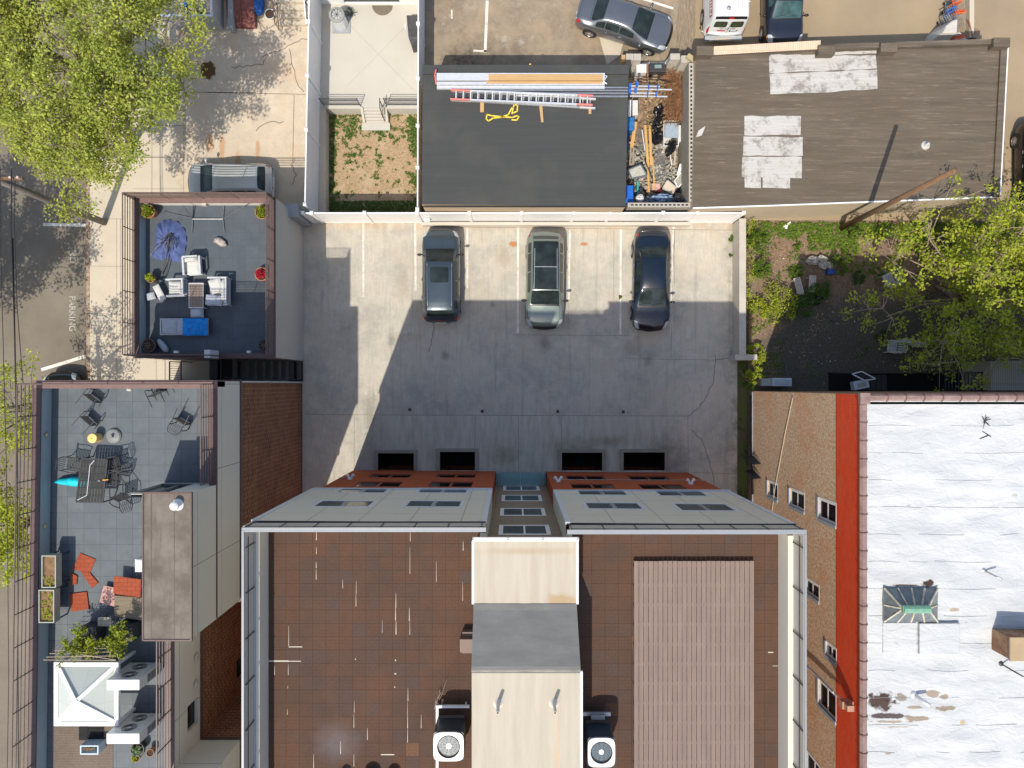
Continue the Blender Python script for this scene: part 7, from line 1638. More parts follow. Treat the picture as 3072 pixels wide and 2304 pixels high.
for lab, xa, ya, xb, yb in (('left black grid mat below the white canopy', 690, 1300, 762, 1412), ('right black grid mat below the white canopy', 764, 1305, 900, 1432)):
    x0, y1 = q(0,3,xa,ya,Z); x1, y0 = q(0,3,xb,yb,Z); mb = MB(); n = 10
    for k in range(n+1): x = x0+(x1-x0)*k/n; y = y0+(y1-y0)*k/n; mb.box(x-.008, x+.008, y0, y1, Z+.03, Z+.05); mb.box(x0, x1, y-.008, y+.008, Z+.028, Z+.045)
    mb.box(x0, x1, y0, y1, Z+.019, Z+.024); one(mb, 'grid_mat', M_rubber, lab, 'mat', 'black grid mats')
# ---------- middle roof: fan units, box, branch
def ac_unit(label, cx, cy, w_, d_, zt, rz, m, frame):
    t = thing('rooftop_fan_unit', label, 'air conditioner', (0,0,0), 'fan topped condensers on the brown roof'); h = zt-ZD; z0 = .32
    mb = MB(); r_ = .09; poly = []
    for sx, sy, a0 in ((1,1,0),(-1,1,90),(-1,-1,180),(1,-1,270)):
        for k in range(5): a_ = R(a0+22.5*k); poly.append((sx*(w_/2-r_)+r_*math.cos(a_), sy*(d_/2-r_)+r_*math.sin(a_)))
    mb.prism(poly, z0, h-.05); mb.build('coil_case', m, t)
    mb = MB(); n = 40; R1 = min(w_, d_)*.40; sq = []
    for k in range(n):
        a_ = 2*math.pi*k/n; c_, s_ = math.cos(a_), math.sin(a_); e_ = (abs(c_)**5+abs(s_)**5)**(-1/5); sq.append((c_*e_*w_/2*1.01, s_*e_*d_/2*1.01))
    vs = [(x, y, h) for x, y in sq]+[(R1*math.cos(2*math.pi*k/n), R1*math.sin(2*math.pi*k/n), h) for k in range(n)]+[(x, y, h-.07) for x, y in sq]+[(R1*math.cos(2*math.pi*k/n), R1*math.sin(2*math.pi*k/n), h-.12) for k in range(n)]
    fs = []
    for k in range(n): j = (k+1) % n; fs += [(k, j, n+j, n+k), (2*n+k, 2*n+j, j, k), (n+k, n+j, 3*n+j, 3*n+k)]
    fs.append(tuple(3*n+k for k in range(n))); mb.add(vs, fs); top = mb.build('top_cover', M_grillw, t)
    mb = MB(); mb.lathe((0, 0, h-.115), [(R1, 0), (.01, .002)], 30, cap=False); mb.build('fan_well', M_black, top)
    mb = MB()
    for k in range(3):
        a0 = k*2.094+.5; pts = [(.07, a0), (R1*.92, a0-.12), (R1*.95, a0+.65), (.07, a0+.5)]; mb.add([(r_2*math.cos(a_), r_2*math.sin(a_), h-.09+(.03 if i_ in (2, 3) else 0)) for i_, (r_2, a_) in enumerate(pts)], [(0,1,2,3)])
    mb.tube([(0, 0, h-.11), (0, 0, h-.04)], .08, 14); mb.build('fan', M_alum, t)
    mb = MB(); [mb.tube([(R1*1.02*math.cos(a_*math.pi/5), R1*1.02*math.sin(a_*math.pi/5), h+.008), (.07*math.cos(a_*math.pi/5), .07*math.sin(a_*math.pi/5), h+.02)], .0035, 4) for a_ in range(10)]
    for r_2 in (.98, .7): mb.tube([(R1*r_2*math.cos(k*math.pi/15), R1*r_2*math.sin(k*math.pi/15), h+.01) for k in range(31)], (.002 if r_2 < .9 else .010), 4, cap=False)
    mb.build('guard', M_dark, t)
    mb = MB(); [mb.box(-w_/2+.05, w_/2-.05, y-.03, y+.03, .0, z0-.002) for y in (-d_/2+.08, d_/2-.08)]; mb.build('foot', M_steel, t)
    if frame: mb = MB(); mb.box(-w_/2-.02, w_/2+.12, d_/2+.32, d_/2+.40, .25, .33); mb.box(-w_/2-.03, -w_/2+.05, -1.2, d_/2+.40, .25, .31); mb.tube([(-w_/2, d_/2+.36, 0), (-w_/2, d_/2+.36, .25)], .03, 6); mb.tube([(w_/2, d_/2+.36, 0), (w_/2, d_/2+.36, .25)], .03, 6); mb.build('support_frame', M_white, t)
    else: mb = MB(); mb.box(-w_/2-.12, w_/2+.0, d_/2+.22, d_/2+.34, .2, .3); mb.box(-.22, .22, d_/2+.16, d_/2+.30, .3, .42); mb.build('support_frame', M_steel, t)
    t.location = (cx, cy, ZD); t.rotation_euler = (0, 0, rz)
a = q(1,3,1662,1484,14.1); ac_unit('silver fan condenser on a white frame, left of the stair tower', *a, .93, .88, 14.05, 0, M_('dark blue grey coil', (.05,.06,.07), .4, .3), True)
a = q(2,3,775,1535,14.1); ac_unit('fan condenser with dark blue case, right of the stair tower', *a, .84, .90, 14.05, 0, M_('blue grey coil', (.05,.075,.10), .4, .3), False)
a = q(1,3,1812,592,ZD+.4); mb = MB(); mb.box(a[0]-.18, TX0-.02, a[1]-.22, a[1]+.20, ZD, ZD+.5); mb.box(a[0]-.12, TX0-.02, a[1]-.32, a[1]-.22, ZD, ZD+.3); mb.box(a[0]-.12, TX0-.02, a[1]+.2, a[1]+.36, ZD, ZD+.3); one(mb, 'wooden_step_box', M_('brown box', (.17,.11,.09), .6), 'small brown wooden box against the left side of the stair tower', 'box')
rn = random.Random(6); mb = MB(); a = (*q(1,3,1540,1145,ZD), ZD+.03); b = (*q(1,3,1652,870,ZD), ZD+.25)
for k in range(9):
    u = .15+.08*k; p = Vector(a).lerp(Vector(b), u); e_ = Vector((*q(1,3,1535+rn.uniform(-5,80),1020+rn.uniform(-60,60),ZD), ZD+.1)); mb.tube([Vector(a).lerp(Vector(b), u*.3), p.lerp(e_, .4), e_.lerp(p, .2)], .009, 4, .003)
mb.tube([a, Vector(a).lerp(Vector(b), .5)+Vector((.05, 0, .05)), b], .012, 5, .004); one(mb, 'dry_branch', M_barkp, 'dry fallen branch lying on the brown roof tiles above the left fan unit', 'branch')
for i, (x, r_) in enumerate(((730, .16), (965, .26), (1155, .20))):
    a = q(1,3,x,1718,ZD+.5); mb = MB(); mb.lathe((a[0], a[1]-.30, ZD), [(r_*.8, 0), (r_, .35), (r_*.95, .38), (r_*.85, .30), (.02, .3)], 20); one(mb, 'black_pot', M_black, ['small black pot at the bottom edge of the brown roof, leftmost', 'largest black pot at the bottom edge of the brown roof', 'black pot at the bottom edge nearest the left fan unit'][i], 'pot', 'black pots at the bottom edge')
# ---------- patio garden: steps, railings, grill, condenser
M_conc = M_patio
t = thing('garden_steps', 'pale concrete garden steps leading down from the patio to the lawn', 'steps', (*q(1,0,1010,980,0), -.7)); xa = q(1,0,905,900,0)[0]; xb = q(1,0,1130,900,0)[0]
yt = 14.0; n = 5; yb = q(1,0,1000,1058,-.5)[1]
for k in range(n): mb = MB(); y1 = yt-(yt-yb)*k/n; y0 = yt-(yt-yb)*(k+1)/n; mb.box(xa+.12, xb-.12, y0, y1+.001*k, -.75, -.14*k-.06); mb.build('step', M_conc, t)
for x0, x1 in ((xa, xa+.12), (xb-.12, xb)):
    mb = MB(); v = [(x, y, z) for x in (x0, x1) for y, z in ((yt, -.75), (yb, -.75), (yb, -.50), (yt, .12))]; mb.add(v, [(0,1,2,3), (7,6,5,4), (0,4,5,1), (1,5,6,2), (2,6,7,3), (3,7,4,0)]); mb.build('side_wall', M_conc, t)
mb = MB(); mb.box(xa-.08, xb+.06, yb-.36, yb, -.75, -.60); mb.build('landing', M_conc, t)
mb = MB(); xr = xb-.2; [mb.tube([(xr, y, z0), (xr, y, z0+.85)], .022, 6) for y, z0 in ((yt+.05, .02), (yb+.1, -.62))]; mb.tube([(xr, yt+.15, .87), (xr, yt-.3, .80), (xr, yb+.1, .23)], .025, 6); mb.tube([(xr, yt+.05, .45), (xr, yb+.1, -.2)], .018, 6); mb.build('handrail', M_dark, t)
for lab, x0, x1 in (('black metal patio railing to the left of the garden steps', q(1,0,590,860,0)[0], xa), ('black metal patio railing to the right of the garden steps', xb, -4.56)):
    rr = railing([(x0, yt+.08), (x1, yt+.08)], .03, 1.0, 6, 4, .016, .022); one(rr, 'patio_railing', M_dark, lab, 'railing', 'patio railings above the lawn')
mb = MB(); mb.box(-9.40, xa, yt-.06, yt+.12, -.70, .05); mb.box(xb, -4.52, yt-.06, yt+.12, -.7, .05); one(mb, 'patio_kerb', M_conc, 'pale concrete edge wall of the patio above the lawn', 'kerb')
a = q(1,0,705,150,1.0); t = thing('garden_condenser', 'silver fan condenser standing on the patio against the white fence', 'air conditioner', (a[0], a[1], 0)); cx, cy = q(1,0,735,240,.1)
cy += .2; mb = MB(); mb.lathe((cx, cy, .08), [(.38, 0), (.38, .85), (.36, .9)], 8); mb.build('coil_case', M_alum, t); mb = MB(); mb.lathe((cx, cy, .98), [(.40, 0), (.38, .05), (.27, .07), (.26, .0), (.02, -.02)], 24, cap=False); mb.build('top_cover', M_('grey cover', (.25,.26,.24), .5), t)
mb = MB(); [mb.tube([(cx, cy, 1.04), (cx+.26*math.cos(k*.7), cy+.26*math.sin(k*.7), 1.04)], .008, 4) for k in range(9)]; [mb.tube([(cx+r_*math.cos(k*.35), cy+r_*math.sin(k*.35), 1.045) for k in range(19)], .006, 4, cap=False) for r_ in (.08,.14,.2,.26)]; mb.build('guard', M_dark, t)
mb = MB(); mb.box(cx-.45, cx+.45, cy-.45, cy+.45, .024, .08); mb.build('pad', M_('pad grey', (.3,.32,.34), .7), t)
mb = MB(); rn = random.Random(3); [mb.tube([(cx+.1+rn.uniform(-.1,.7), cy+.35+rn.uniform(0,.5), .05+.03*k) for _ in range(5)], .015, 5) for k in range(5)]; one(mb, 'garden_hose', M_('dark green hose', (.02,.05,.04), .4), 'tangled dark green hose behind the garden condenser', 'hose')
a = q(1,0,1372,270,.6); t = thing('covered_grill', 'grill under a black cover against the right patio fence', 'grill', (a[0], a[1], 0)); mb = MB(); v = []
for z, k in ((0.03, 1.0), (.75, 1.0), (1.05, .75)):
    v += [(-4.62-.62*k-(1-k)*.1, a[1]-.72*k, z), (-4.62, a[1]-.72*k, z), (-4.62, a[1]+.72*k, z), (-4.62-.62*k-(1-k)*.1, a[1]+.72*k, z)]
v[0] = (v[0][0]+.25, v[0][1]-.1, v[0][2]); v[4] = (v[4][0]+.25, v[4][1]-.1, v[4][2])
mb.add(v, [(8,9,10,11)]+[(b+i, b+(i+1) % 4, b+4+(i+1) % 4, b+4+i) for b in (0, 4) for i in range(4)]); mb.build('cover', M_('charcoal cover', (.05,.05,.052), .6, v=.2), t, bevel=.03)
mb = MB(); mb.box(-5.28, -5.22, a[1]-.02, a[1]+.16, .85, 1.0); mb.build('tag', M_white, t)
a = q(1,0,1093,50,0); mb = MB(); n = 16; v = [(a[0]+.52*math.cos(-math.pi*k/n), a[1]+.5*math.sin(-math.pi*k/n), .045) for k in range(n+1)]; mb.face(v[::-1]); mb.add([(x, y, .02) for x, y, z in v]+v, [(k, k+1, n+2+k, n+1+k) for k in range(n)]); one(mb, 'door_mat', speck('brown grey mat', (.17,.145,.11), .15, 9), 'half round brown door mat in front of the patio doors', 'door mat')
# ---------- things on the garage roof
Z = 3.21
t = thing('lumber_stack', 'stack of pale pine planks along the north side of the black garage roof', 'lumber', (*q(1,0,2200,690,Z), Z), 'building material on the garage roof'); x1, y1 = q(2,0,785,640,Z+.3); x0 = q(1,0,2010,640,Z+.3)[0]; y0 = q(2,0,785,740,Z+.25)[1]
for k, (u0, u1, z0, z1, dx) in enumerate([(0, .55, .02, .30, 0), (.58, .80, .02, .22, -.12), (.82, 1.0, .02, .12, -.3)]): mb = MB(); mb.box(x0+dx, x1+dx*.2, y1-(y1-y0)*u1, y1-(y1-y0)*u0, Z+z0, Z+z1); mb.build('plank', M_wood, t)
t = thing('aluminium_walkboard', 'silver aluminium scaffold planks with red end hooks left of the pine planks', 'scaffold plank', (*q(1,0,1780,690,Z), Z), 'building material on the garage roof'); xs = q(1,0,1560,640,Z+.3)[0]
for k, (ya, yb2) in enumerate(((628, 692), (700, 726), (730, 755))):
    y_1 = q(1,0,1600,ya,Z+.3)[1]; y_0 = q(1,0,1600,yb2,Z+.3)[1]; mb = MB(); mb.box(xs, x1+.1, y_0, y_1, Z+.02, Z+(.28, .22, .16)[k]-.003)
    for j in range(12): mb.box(xs+.1+.26*j, xs+.28+.26*j, y_1-.02, y_1-.012, Z+.2, Z+(.28, .22, .16)[k]+.002)
    mb.build('plank', M_alum, t)
mb = MB(); y_m = q(1,0,1600,690,Z)[1]; mb.tube([(xs-.02, y_m+.35, Z+.28), (xs-.08, y_m+.1, Z+.28), (xs-.05, y_m-.1, Z+.25), (xs-.02, y_m-.3, Z+.2)], .035, 6); mb.build('end_hook', M_('pink red paint', (.65,.16,.14), .5), t)
mb = MB(); mb.tube([(x1+.05, y1-.02, Z+.2), (x1+.2, y1-.05, Z+.22), (x1+.05, y1-.3, Z+.2), (x1+.2, y1-.38, Z+.15)], .035, 6); mb.build('end_hook', M_alum, t)
def ladder(label, a, b, wd, z, n, m_rail, m_end, endlen=.9, group='building material on the garage roof'):
    a = Vector((*a, z)); b = Vector((*b, z)); d = (b-a).normalized(); nn = Vector((-d.y, d.x, 0))*wd/2; t = thing('extension_ladder', label, 'ladder', ((a.x+b.x)/2, (a.y+b.y)/2, Z), group); L = (b-a).length
    for s_ in (-1, 1):
        mb = MB(); mb.bar(a+nn*s_+d*endlen, b+nn*s_-d*endlen*.8, .07, .10); r_ = mb.build('rail', m_rail, t)
        mb = MB(); mb.bar(a+nn*s_, a+nn*s_+d*(endlen-.005), .075, .105); mb.build('rail_end', m_end, r_); mb = MB(); mb.bar(b+nn*s_-d*endlen*.795, b+nn*s_, .075, .105); mb.build('rail_end', m_end, r_)
    mb = MB(); [mb.bar(a+d*(.25+(L-.5)*k/n)-nn, a+d*(.25+(L-.5)*k/n)+nn, .06, .04) for k in range(n+1)]; mb.build('rung', m_rail, t)
M_pink = M_('faded red rail', (.62,.20,.17), .5)
ladder('aluminium extension ladder with faded red ends on the garage roof', q(1,0,1680,812,Z+.3), q(2,0,700,862,Z+.3), .42, Z+.22, 18, M_alum, M_pink); ladder('second ladder section lying right under the red ended ladder', q(1,0,1690,822,Z+.1), q(2,0,722,895,Z+.1), .42, Z+.07, 18, M_('grey ladder', (.40,.42,.43), .4, .4), M_alum)
t = thing('pump_jack_pole', 'long steel pump jack poles with blue brackets reaching off the garage roof', 'scaffold poles', (*q(2,0,700,790,Z), Z), 'building material on the garage roof')
for k, y in enumerate((750, 775, 800, 826)): xa_ = q(1,0,1900+120*k,y-2,Z+.2); xb_ = q(2,0,1005,y+2,Z+.2); mb = MB(); mb.bar((*xa_, Z+.10), (*xb_, Z+.12), .07, .07); mb.build('pole', M_steel, t)
for y, x2 in ((740, 1280), (768, 1385), (800, 1260), (828, 1345)): a = q(2,0,1020,y,Z+.2); b = q(2,0,x2,y,Z+.2); mb = MB(); mb.bar((*a, Z+.16), (*b, Z+.10), .05, .05); mb.build('rail', M_alum, t)
for x, y in ((1022,735),(1082,718),(1020,780),(1070,775),(1185,745),(1262,745),(1175,808),(1250,808)): a = q(2,0,x,y,Z+.3); mb = MB(); s_ = .10 if x < 1100 else .04; mb.box(a[0]-s_*.5, a[0]+s_*.5, a[1]-.10, a[1]+.10, Z+.10, Z+.28); mb.build('bracket', M_blue, t)
for i, (lab, pts) in enumerate([('short golden wood block sticking out below the ladders, left', [(1,0,1937,870),(1,0,1970,870),(1,0,1970,967),(1,0,1937,967)]), ('short pale wood block sticking out below the ladders, middle', [(2,0,235,912),(2,0,262,912),(2,0,272,1055),(2,0,252,1055)]), ('short wood block sticking out below the ladders, right', [(2,0,662,935),(2,0,685,935),(2,0,685,982),(2,0,662,982)]), ('short yellow strip near the north edge of the garage roof', [(2,0,150,550),(2,0,164,552),(2,0,150,630),(2,0,134,628)])]):
    mb = MB(); pp_ = [q(*p, Z+.05) for p in pts]; mb.prism([pp_[0], pp_[1], pp_[2], pp_[3]], Z, Z+.06) ; one(mb, 'wood_block', M_yel if i == 3 else M_wood, lab, 'wood block', 'wood scraps on the garage roof')
mb = MB()
def ribbon(mb, pts, w_, z):
    P3 = [Vector((*q(*p, z), z)) for p in pts]
    for a, b in zip(P3, P3[1:]): mb.bar(a, b+(b-a).normalized()*.02, w_, .012)
ribbon(mb, [(1,0,2212,930),(1,0,2180,990),(1,0,2130,1010),(1,0,2040,1000),(1,0,1995,990),(1,0,1990,1030),(1,0,2010,1045),(1,0,2050,1020),(1,0,2150,1010),(1,0,2212,1015),(2,0,45,1000),(2,0,60,1010),(2,0,40,1038),(2,0,0,1035)], .06, Z+.03); ribbon(mb, [(2,0,0,985),(2,0,10,930),(2,0,20,905),(2,0,48,905),(2,0,45,960),(2,0,15,975)], .06, Z+.05)
one(mb, 'lifting_strap', M_yel, 'yellow webbing strap coiled on the garage roof below the ladders', 'strap')
# ---------- scrap yard
def jq(k, x, y, z=.5):      # the three close-up strips of the scrap yard
    y0_ = {0: 110, 1: 300, 2: 470}[k]; return P(1860+x*260/2212, y0_+y*195/1659, z)
GR = 'scrap in the narrow yard'
def jbox(name, mat, label, cat, k, x0_, y0_, x1_, y1_, zt, zb=0.0, bevel=.02, rz=0):
    x0, y1 = jq(k, x0_, y0_, zt); x1, y0 = jq(k, x1_, y1_, zt); mb = MB(); mb.obox(((x0+x1)/2, (y0+y1)/2, (zb+zt)/2), (abs(x1-x0), abs(y1-y0), zt-zb), rz); return one(mb, name, mat, label, cat, GR, bevel=bevel)
g = G('yard rubble'); c_ = g.mix(g.ramp(g.noise(4, 6, .8), .35, .65), (.13,.075,.04), (.36,.26,.17)); c_ = g.mix(g.ramp(g.noise(11, 5, .8), .58, .66), c_, (.45,.42,.36)); g.bump(g.noise(9, 4, .8), .8, .05); M_rub = g.out(c_, .95)
mb = MB(); nx, ny = 26, 60; X0_, X1_, Y0_, Y1_ = 5.45, 8.34, 8.62, 15.4
mb.add([(X0_+(X1_-X0_)*i/nx, Y0_+(Y1_-Y0_)*j/ny, .30+.30*noise.noise(Vector((i*.35, j*.35, 2)))+(.35 if j > 32 and i > 9 else 0)+(.85 if j < 5 else 0)) for j in range(ny+1) for i in range(nx+1)], [(j*(nx+1)+i, j*(nx+1)+i+1, (j+1)*(nx+1)+i+1, (j+1)*(nx+1)+i) for j in range(ny) for i in range(nx)])
mb.build('rubble', M_rub, label='brown heap of rubble and dirt under the scrap in the narrow yard', cat='rubble', kind='stuff', smooth=True)
rn = random.Random(8); mb = MB()
for k in range(520):
    x, y = jq(0, rn.uniform(1150, 1740), rn.uniform(850, 1659), 1.0); 
    if rn.random() < .5: x, y = jq(1, rn.uniform(1150, 1700), rn.uniform(0, 500), 1.0)
    x = min(x, 8.25); a_ = rn.gauss(R(70), .5); L_ = rn.uniform(.3, 1.1); z_ = rn.uniform(.75, 1.35); p = Vector((x, y, z_)); d = Vector((math.cos(a_), math.sin(a_), rn.uniform(-.2, .2)))*L_/2; mb.tube([p-d, p+Vector((rn.uniform(-.05,.05), rn.uniform(-.05,.05), .04)), p+d], rn.uniform(.006, .014), 4, .004, cap=False)
mb.build('brush_pile', speck('reddish twigs', (.26,.13,.065), .35, 3), label='heap of reddish brushwood twigs against the block wall', cat='brushwood', kind='stuff')
leaves([(rn.uniform(6.6, 8.2), rn.uniform(12.5, 14.9), rn.uniform(.65, 1.0)) for _ in range(190)], .12, 5, .14, 4, 'dead_leaves', leafmat('tan dead leaves', (.36,.24,.125), .1), None, upbias=.6, tags=('tan dead leaves and bark on the brush heap', 'dead leaves', None, 'stuff'))
leaves([(rn.uniform(5.6, 8.2), rn.uniform(8.8, 12.0), rn.uniform(.45, .7)) for _ in range(750)], .10, 3, .15, 14, 'mixed_scraps', leafmat('mixed pale scraps', (.38,.33,.27), 0), None, upbias=.8, tags=('small pale scraps and shavings on the yard floor', 'scraps', None, 'stuff'))
jbox('white_appliance', M_grillw, 'white appliance with a bright white top in the top left of the scrap yard', 'appliance', 0, 415, 690, 680, 915, 1.1, .1)
jbox('black_appliance', M_('charcoal appliance', (.045,.043,.045), .4), 'charcoal grill cabinet right of the white appliance', 'appliance', 0, 750, 700, 1180, 890, 1.1, .1)
jbox('cabinet_window', M_('aqua panel', (.20,.28,.26), .3), 'pale green panel with white rim on top of the charcoal cabinet', 'panel', 0, 885, 715, 1060, 800, 1.13, 1.10, 0)
jbox('brown_board', M_('brown board', (.28,.13,.07), .7), 'brown board standing between the two appliances', 'board', 0, 685, 670, 725, 1100, .9, .2, 0)
jbox('orange_post', M_wood, 'orange wood post stub at the garage corner', 'post', 0, 40, 460, 135, 635, 1.5, 0, .01)
jbox('blue_cover', M_('slate blue cover', (.05,.07,.10), .6), 'slate blue cover beside the orange post stub', 'cover', 0, 150, 590, 310, 720, 1.0, .2)
mb = MB(); a = jq(0, 1720, 880, 1.0); [mb.tube([(a[0]+.0+r_*math.cos(k*.5)*.55, a[1]+r_*math.sin(k*.5), .95) for k in range(14)], .05, 8, cap=False) for r_ in (.28,)]; one(mb, 'old_tyre', M_rubber, 'old tyre half buried by the twigs next to the block wall', 'tyre', GR, smooth=True)
a = jq(0, 1350, 640, 1.2); mb = MB(); mb.blob((*a, 1.0), (.35,.22,.2), 12, 8, .35, 3, 4); one(mb, 'clear_plastic_sheet', M_bagw, 'crumpled pale plastic sheet by the yard entrance', 'plastic sheet', GR)
for i, (k, x, y, rx, ry, lab) in enumerate([(1, 990, 330, .20, .26, 'uppermost shiny black rubbish bag in the yard'), (1, 920, 620, .28, .20, 'middle shiny black rubbish bag in the yard'), (1, 930, 900, .24, .36, 'large shiny black rubbish bag below the middle one'), (1, 1300, 1220, .17, .28, 'black rubbish bag drooping under the white tub')]):
    a = jq(k, x, y, .8); mb = MB(); mb.blob((*a, .80), (rx*1.25, ry*1.25, .34), 20, 14, .30, 3.2, i+2, R(-20 if i == 3 else 10)); one(mb, 'rubbish_bag', M_bagk, lab, 'rubbish bag', 'black rubbish bags in the scrap yard', smooth=False)
t = thing('white_tub', 'white rimmed tub with a blue grey board lying in it', 'tub', (*jq(1, 1330, 800, .8), .4), GR); x0, y1 = jq(1, 1110, 520, .95); x1, y0 = jq(1, 1500, 1180, .95); mb = MB(); w_ = .04
mb.box(x0, x1, y0, y0+w_, .45, .95); mb.box(x0, x1, y1-w_, y1, .45, .95); mb.box(x0, x0+w_, y0+w_, y1-w_, .45, .95); mb.box(x1-w_, x1, y0+w_, y1-w_, .45, .95); mb.box(x0, x1, y0, y1, .42, .5); mb.build('shell', M_grillw, t)
x0, y1 = jq(1, 1150, 590, 1.02); x1, y0 = jq(1, 1490, 960, 1.02); mb = MB(); mb.box(x0, x1, y0, y1, .96, 1.02); mb.build('board', M_('blue grey board', (.30,.36,.42), .5), t, bevel=.01)
jbox('leaning_panel', M_grillw, 'white panel leaning at the right side of the tub', 'panel', 1, 1505, 640, 1555, 1060, 1.0, .5, .01, R(0))
for i, (k, x0, y0, x1, y1, z, w_, m, lab) in enumerate([(1, 400, 560, 300, 1200, .95, .16, M_woody, 'yellow board lying beside the blue tarp'), (1, 640, 640, 720, 1659, .85, .13, M_woody, 'long golden plank, left of the pair in the yard middle'), (1, 760, 640, 800, 1659, .90, .12, M_woody, 'long golden plank, right of the pair in the yard middle'), (2, 700, 0, 745, 960, .8, .10, M_woody, 'narrow plank running down to the gas cylinder'), (2, 830, 0, 885, 830, .78, .07, M_woody, 'thin plank with curved tip beside the wire mesh'),
      (1, 280, 1150, 260, 1659, .75, .08, M_woodg, 'grey board strip at the garage side of the yard'), (1, 350, 1200, 330, 1659, .72, .08, M_woodg, 'second grey board strip next to the first'), (1, 1400, 1250, 1400, 1659, .8, .08, M_bltop, 'pale pipe standing beside the block wall'), (1, 1270, 1370, 1330, 1659, .8, .03, M_white, 'thin white rod right of the mesh'), (2, 1560, 190, 1480, 480, .9, .14, M_white, 'white plank leaning against the block wall'),
      (1, 560, 760, 640, 1280, .85, .03, M_white, 'white metal frame edge beside the wire mesh'), (2, 620, 60, 830, 560, .95, .03, M_dark, 'dark rod lying across the golden planks'), (1, 255, 0, 240, 420, 1.0, .12, M_white, 'white cabinet edge under the pump jack brackets')]):
    a = jq(k, x0, y0, z); b = jq(k, x1, y1, z); mb = MB(); mb.bar((*a, z), (*b, z-.05), w_, .04); one(mb, 'scrap_plank', m, lab, 'plank', GR)
jbox('electric_box', M_grillw, 'white slotted box at the upper garage side of the yard', 'box', 1, 320, 0, 460, 380, 1.0, .3)
jbox('blue_tarp', M_('blue tarp', (.02,.16,.42), .6, v=.3), 'blue tarp bundle at the garage wall', 'tarp', 1, 165, 430, 375, 770, 1.1, .3, .05)
jbox('blue_tarp', M_('dark blue tarp', (.01,.05,.16), .6, v=.3), 'dark blue tarp hanging down along the garage wall', 'tarp', 1, 150, 780, 215, 1280, 1.0, .2, .03)
mb = MB(); x0, y1 = jq(1, 880, 1300, .65); x1, y0 = jq(2, 1200, 560, .65); [mb.tube([(x0+(x1-x0)*k/12, y1, .66), (x0+(x1-x0)*((k+4) % 13)/12, y0, .66)], .006, 4) for k in range(13)]; [mb.tube([(x0, y1+(y0-y1)*k/26, .67), (x1, y1+(y0-y1)*k/26, .66)], .006, 4) for k in range(27)]; one(mb, 'wire_mesh', M_steel, 'rusty grey wire mesh lying on the rubble', 'wire mesh', GR)
mb = MB(); x0, y1 = jq(1, 430, 750, .8); x1, y0 = jq(1, 600, 1300, .8); [mb.tube([(x0+(x1-x0)*k/6, y1, .82), (x0+(x1-x0)*k/6+.1, y0, .8)], .006, 4) for k in range(7)]; [mb.tube([(x0, y1+(y0-y1)*k/18, .82), (x1, y1+(y0-y1)*k/18, .82)], .006, 4) for k in range(19)]; one(mb, 'wire_mesh', M_steel, 'second piece of wire mesh beside the yellow board', 'wire mesh', GR)
def tray(lab, k, pts, z, m, mr, hh=.12):
    pp_ = [jq(k, x, y, z) for x, y in pts]; t = thing('plastic_tray', lab, 'tray', (*pp_[0], z-hh), GR); mb = MB(); mb.prism(pp_, z-hh, z-.04); mb.build('tray_bed', m, t); mb = MB(); n = len(pp_); [mb.bar((*pp_[i], z-.04), (*pp_[(i+1) % n], z-.04), .05, .10) for i in range(n)]; mb.build('rim', mr, t)
tray('grey rimmed wheelbarrow tray with rusty spot in the lower left of the yard', 2, [(215, 330), (530, 200), (690, 470), (300, 560)], 1.05, M_('stained cream', (.42,.43,.36), .6, v=.2), M_('blue grey rim', (.12,.14,.18), .5))
tray('cream square tray tilted near the gas cylinder', 2, [(1210, 600), (1450, 800), (1330, 960), (1090, 800)], 1.0, M_('cream tray', (.56,.48,.38), .6), M_cream)
tray('pale window frame with grey mesh leaning by the block wall', 2, [(1560, 400), (1660, 580), (1480, 800), (1390, 620)], .95, M_('screen grey', (.33,.34,.28), .6), M_white, .05)
a = jq(2, 515, 1040, 1.8); t = thing('gas_cylinder', 'white propane gas cylinder at the foot of the scrap yard', 'gas cylinder', (*a, 1.4), GR); mb = MB(); mb.lathe((a[0], a[1]-.02, 1.4), [(.10, 0), (.20, .05), (.205, .30), (.17, .40), (.06, .44)], 24); mb.build('tank', M_grillw, t, smooth=True)
mb = MB(); mb.tube([(a[0]+.11*math.cos(k*.5), a[1]+.11*math.sin(k*.5), 1.94) for k in range(10)], .015, 6, cap=False); mb.tube([(a[0], a[1], 1.82), (a[0], a[1], 1.96)], .04, 8); mb.build('valve_collar', M_grillw, t)
jbox('blue_crate', M_blue, 'blue plastic crate in the lower left corner of the scrap yard', 'crate', 2, 140, 730, 340, 1180, 1.75, .5)
jbox('turquoise_rod', M_('turquoise', (.05,.45,.42), .4), 'turquoise metal rod standing beside the gas cylinder', 'rod', 2, 440, 620, 470, 960, 1.0, .5, 0)
a = jq(2, 1050, 1080, .6)
for i, (x, y, rx, ry, m, lab) in enumerate([(1080, 1060, .62, .22, M_('blue white tarp', (.17,.24,.36), .6, v=.7), 'crumpled blue and white tarp at the foot of the yard'), (1450, 1120, .35, .16, M_('blue grey tarp', (.16,.22,.30), .6, v=.5), 'smaller crumpled blue tarp in the lower right corner of the yard')]):
    a = jq(2, x, y, 1.6); mb = MB(); mb.blob((*a, 1.35), (rx, ry, .25), 26, 12, .38, 3.6, i+9); one(mb, 'crumpled_tarp', m, lab, 'tarp', GR)
a = jq(2, 1490, 1040, 1.8); mb = MB(); mb.lathe((*a, 1.5), [(.15, 0), (.19, .35), (.17, .35), (.14, .1), (.01, .1)], 18); one(mb, 'black_bucket', M_dark, 'black bucket of weeds in the lower right corner of the yard', 'bucket', GR)
jbox('red_can', M_redp, 'small bright red container beside the cream tray', 'container', 2, 990, 830, 1060, 895, .9, .6)
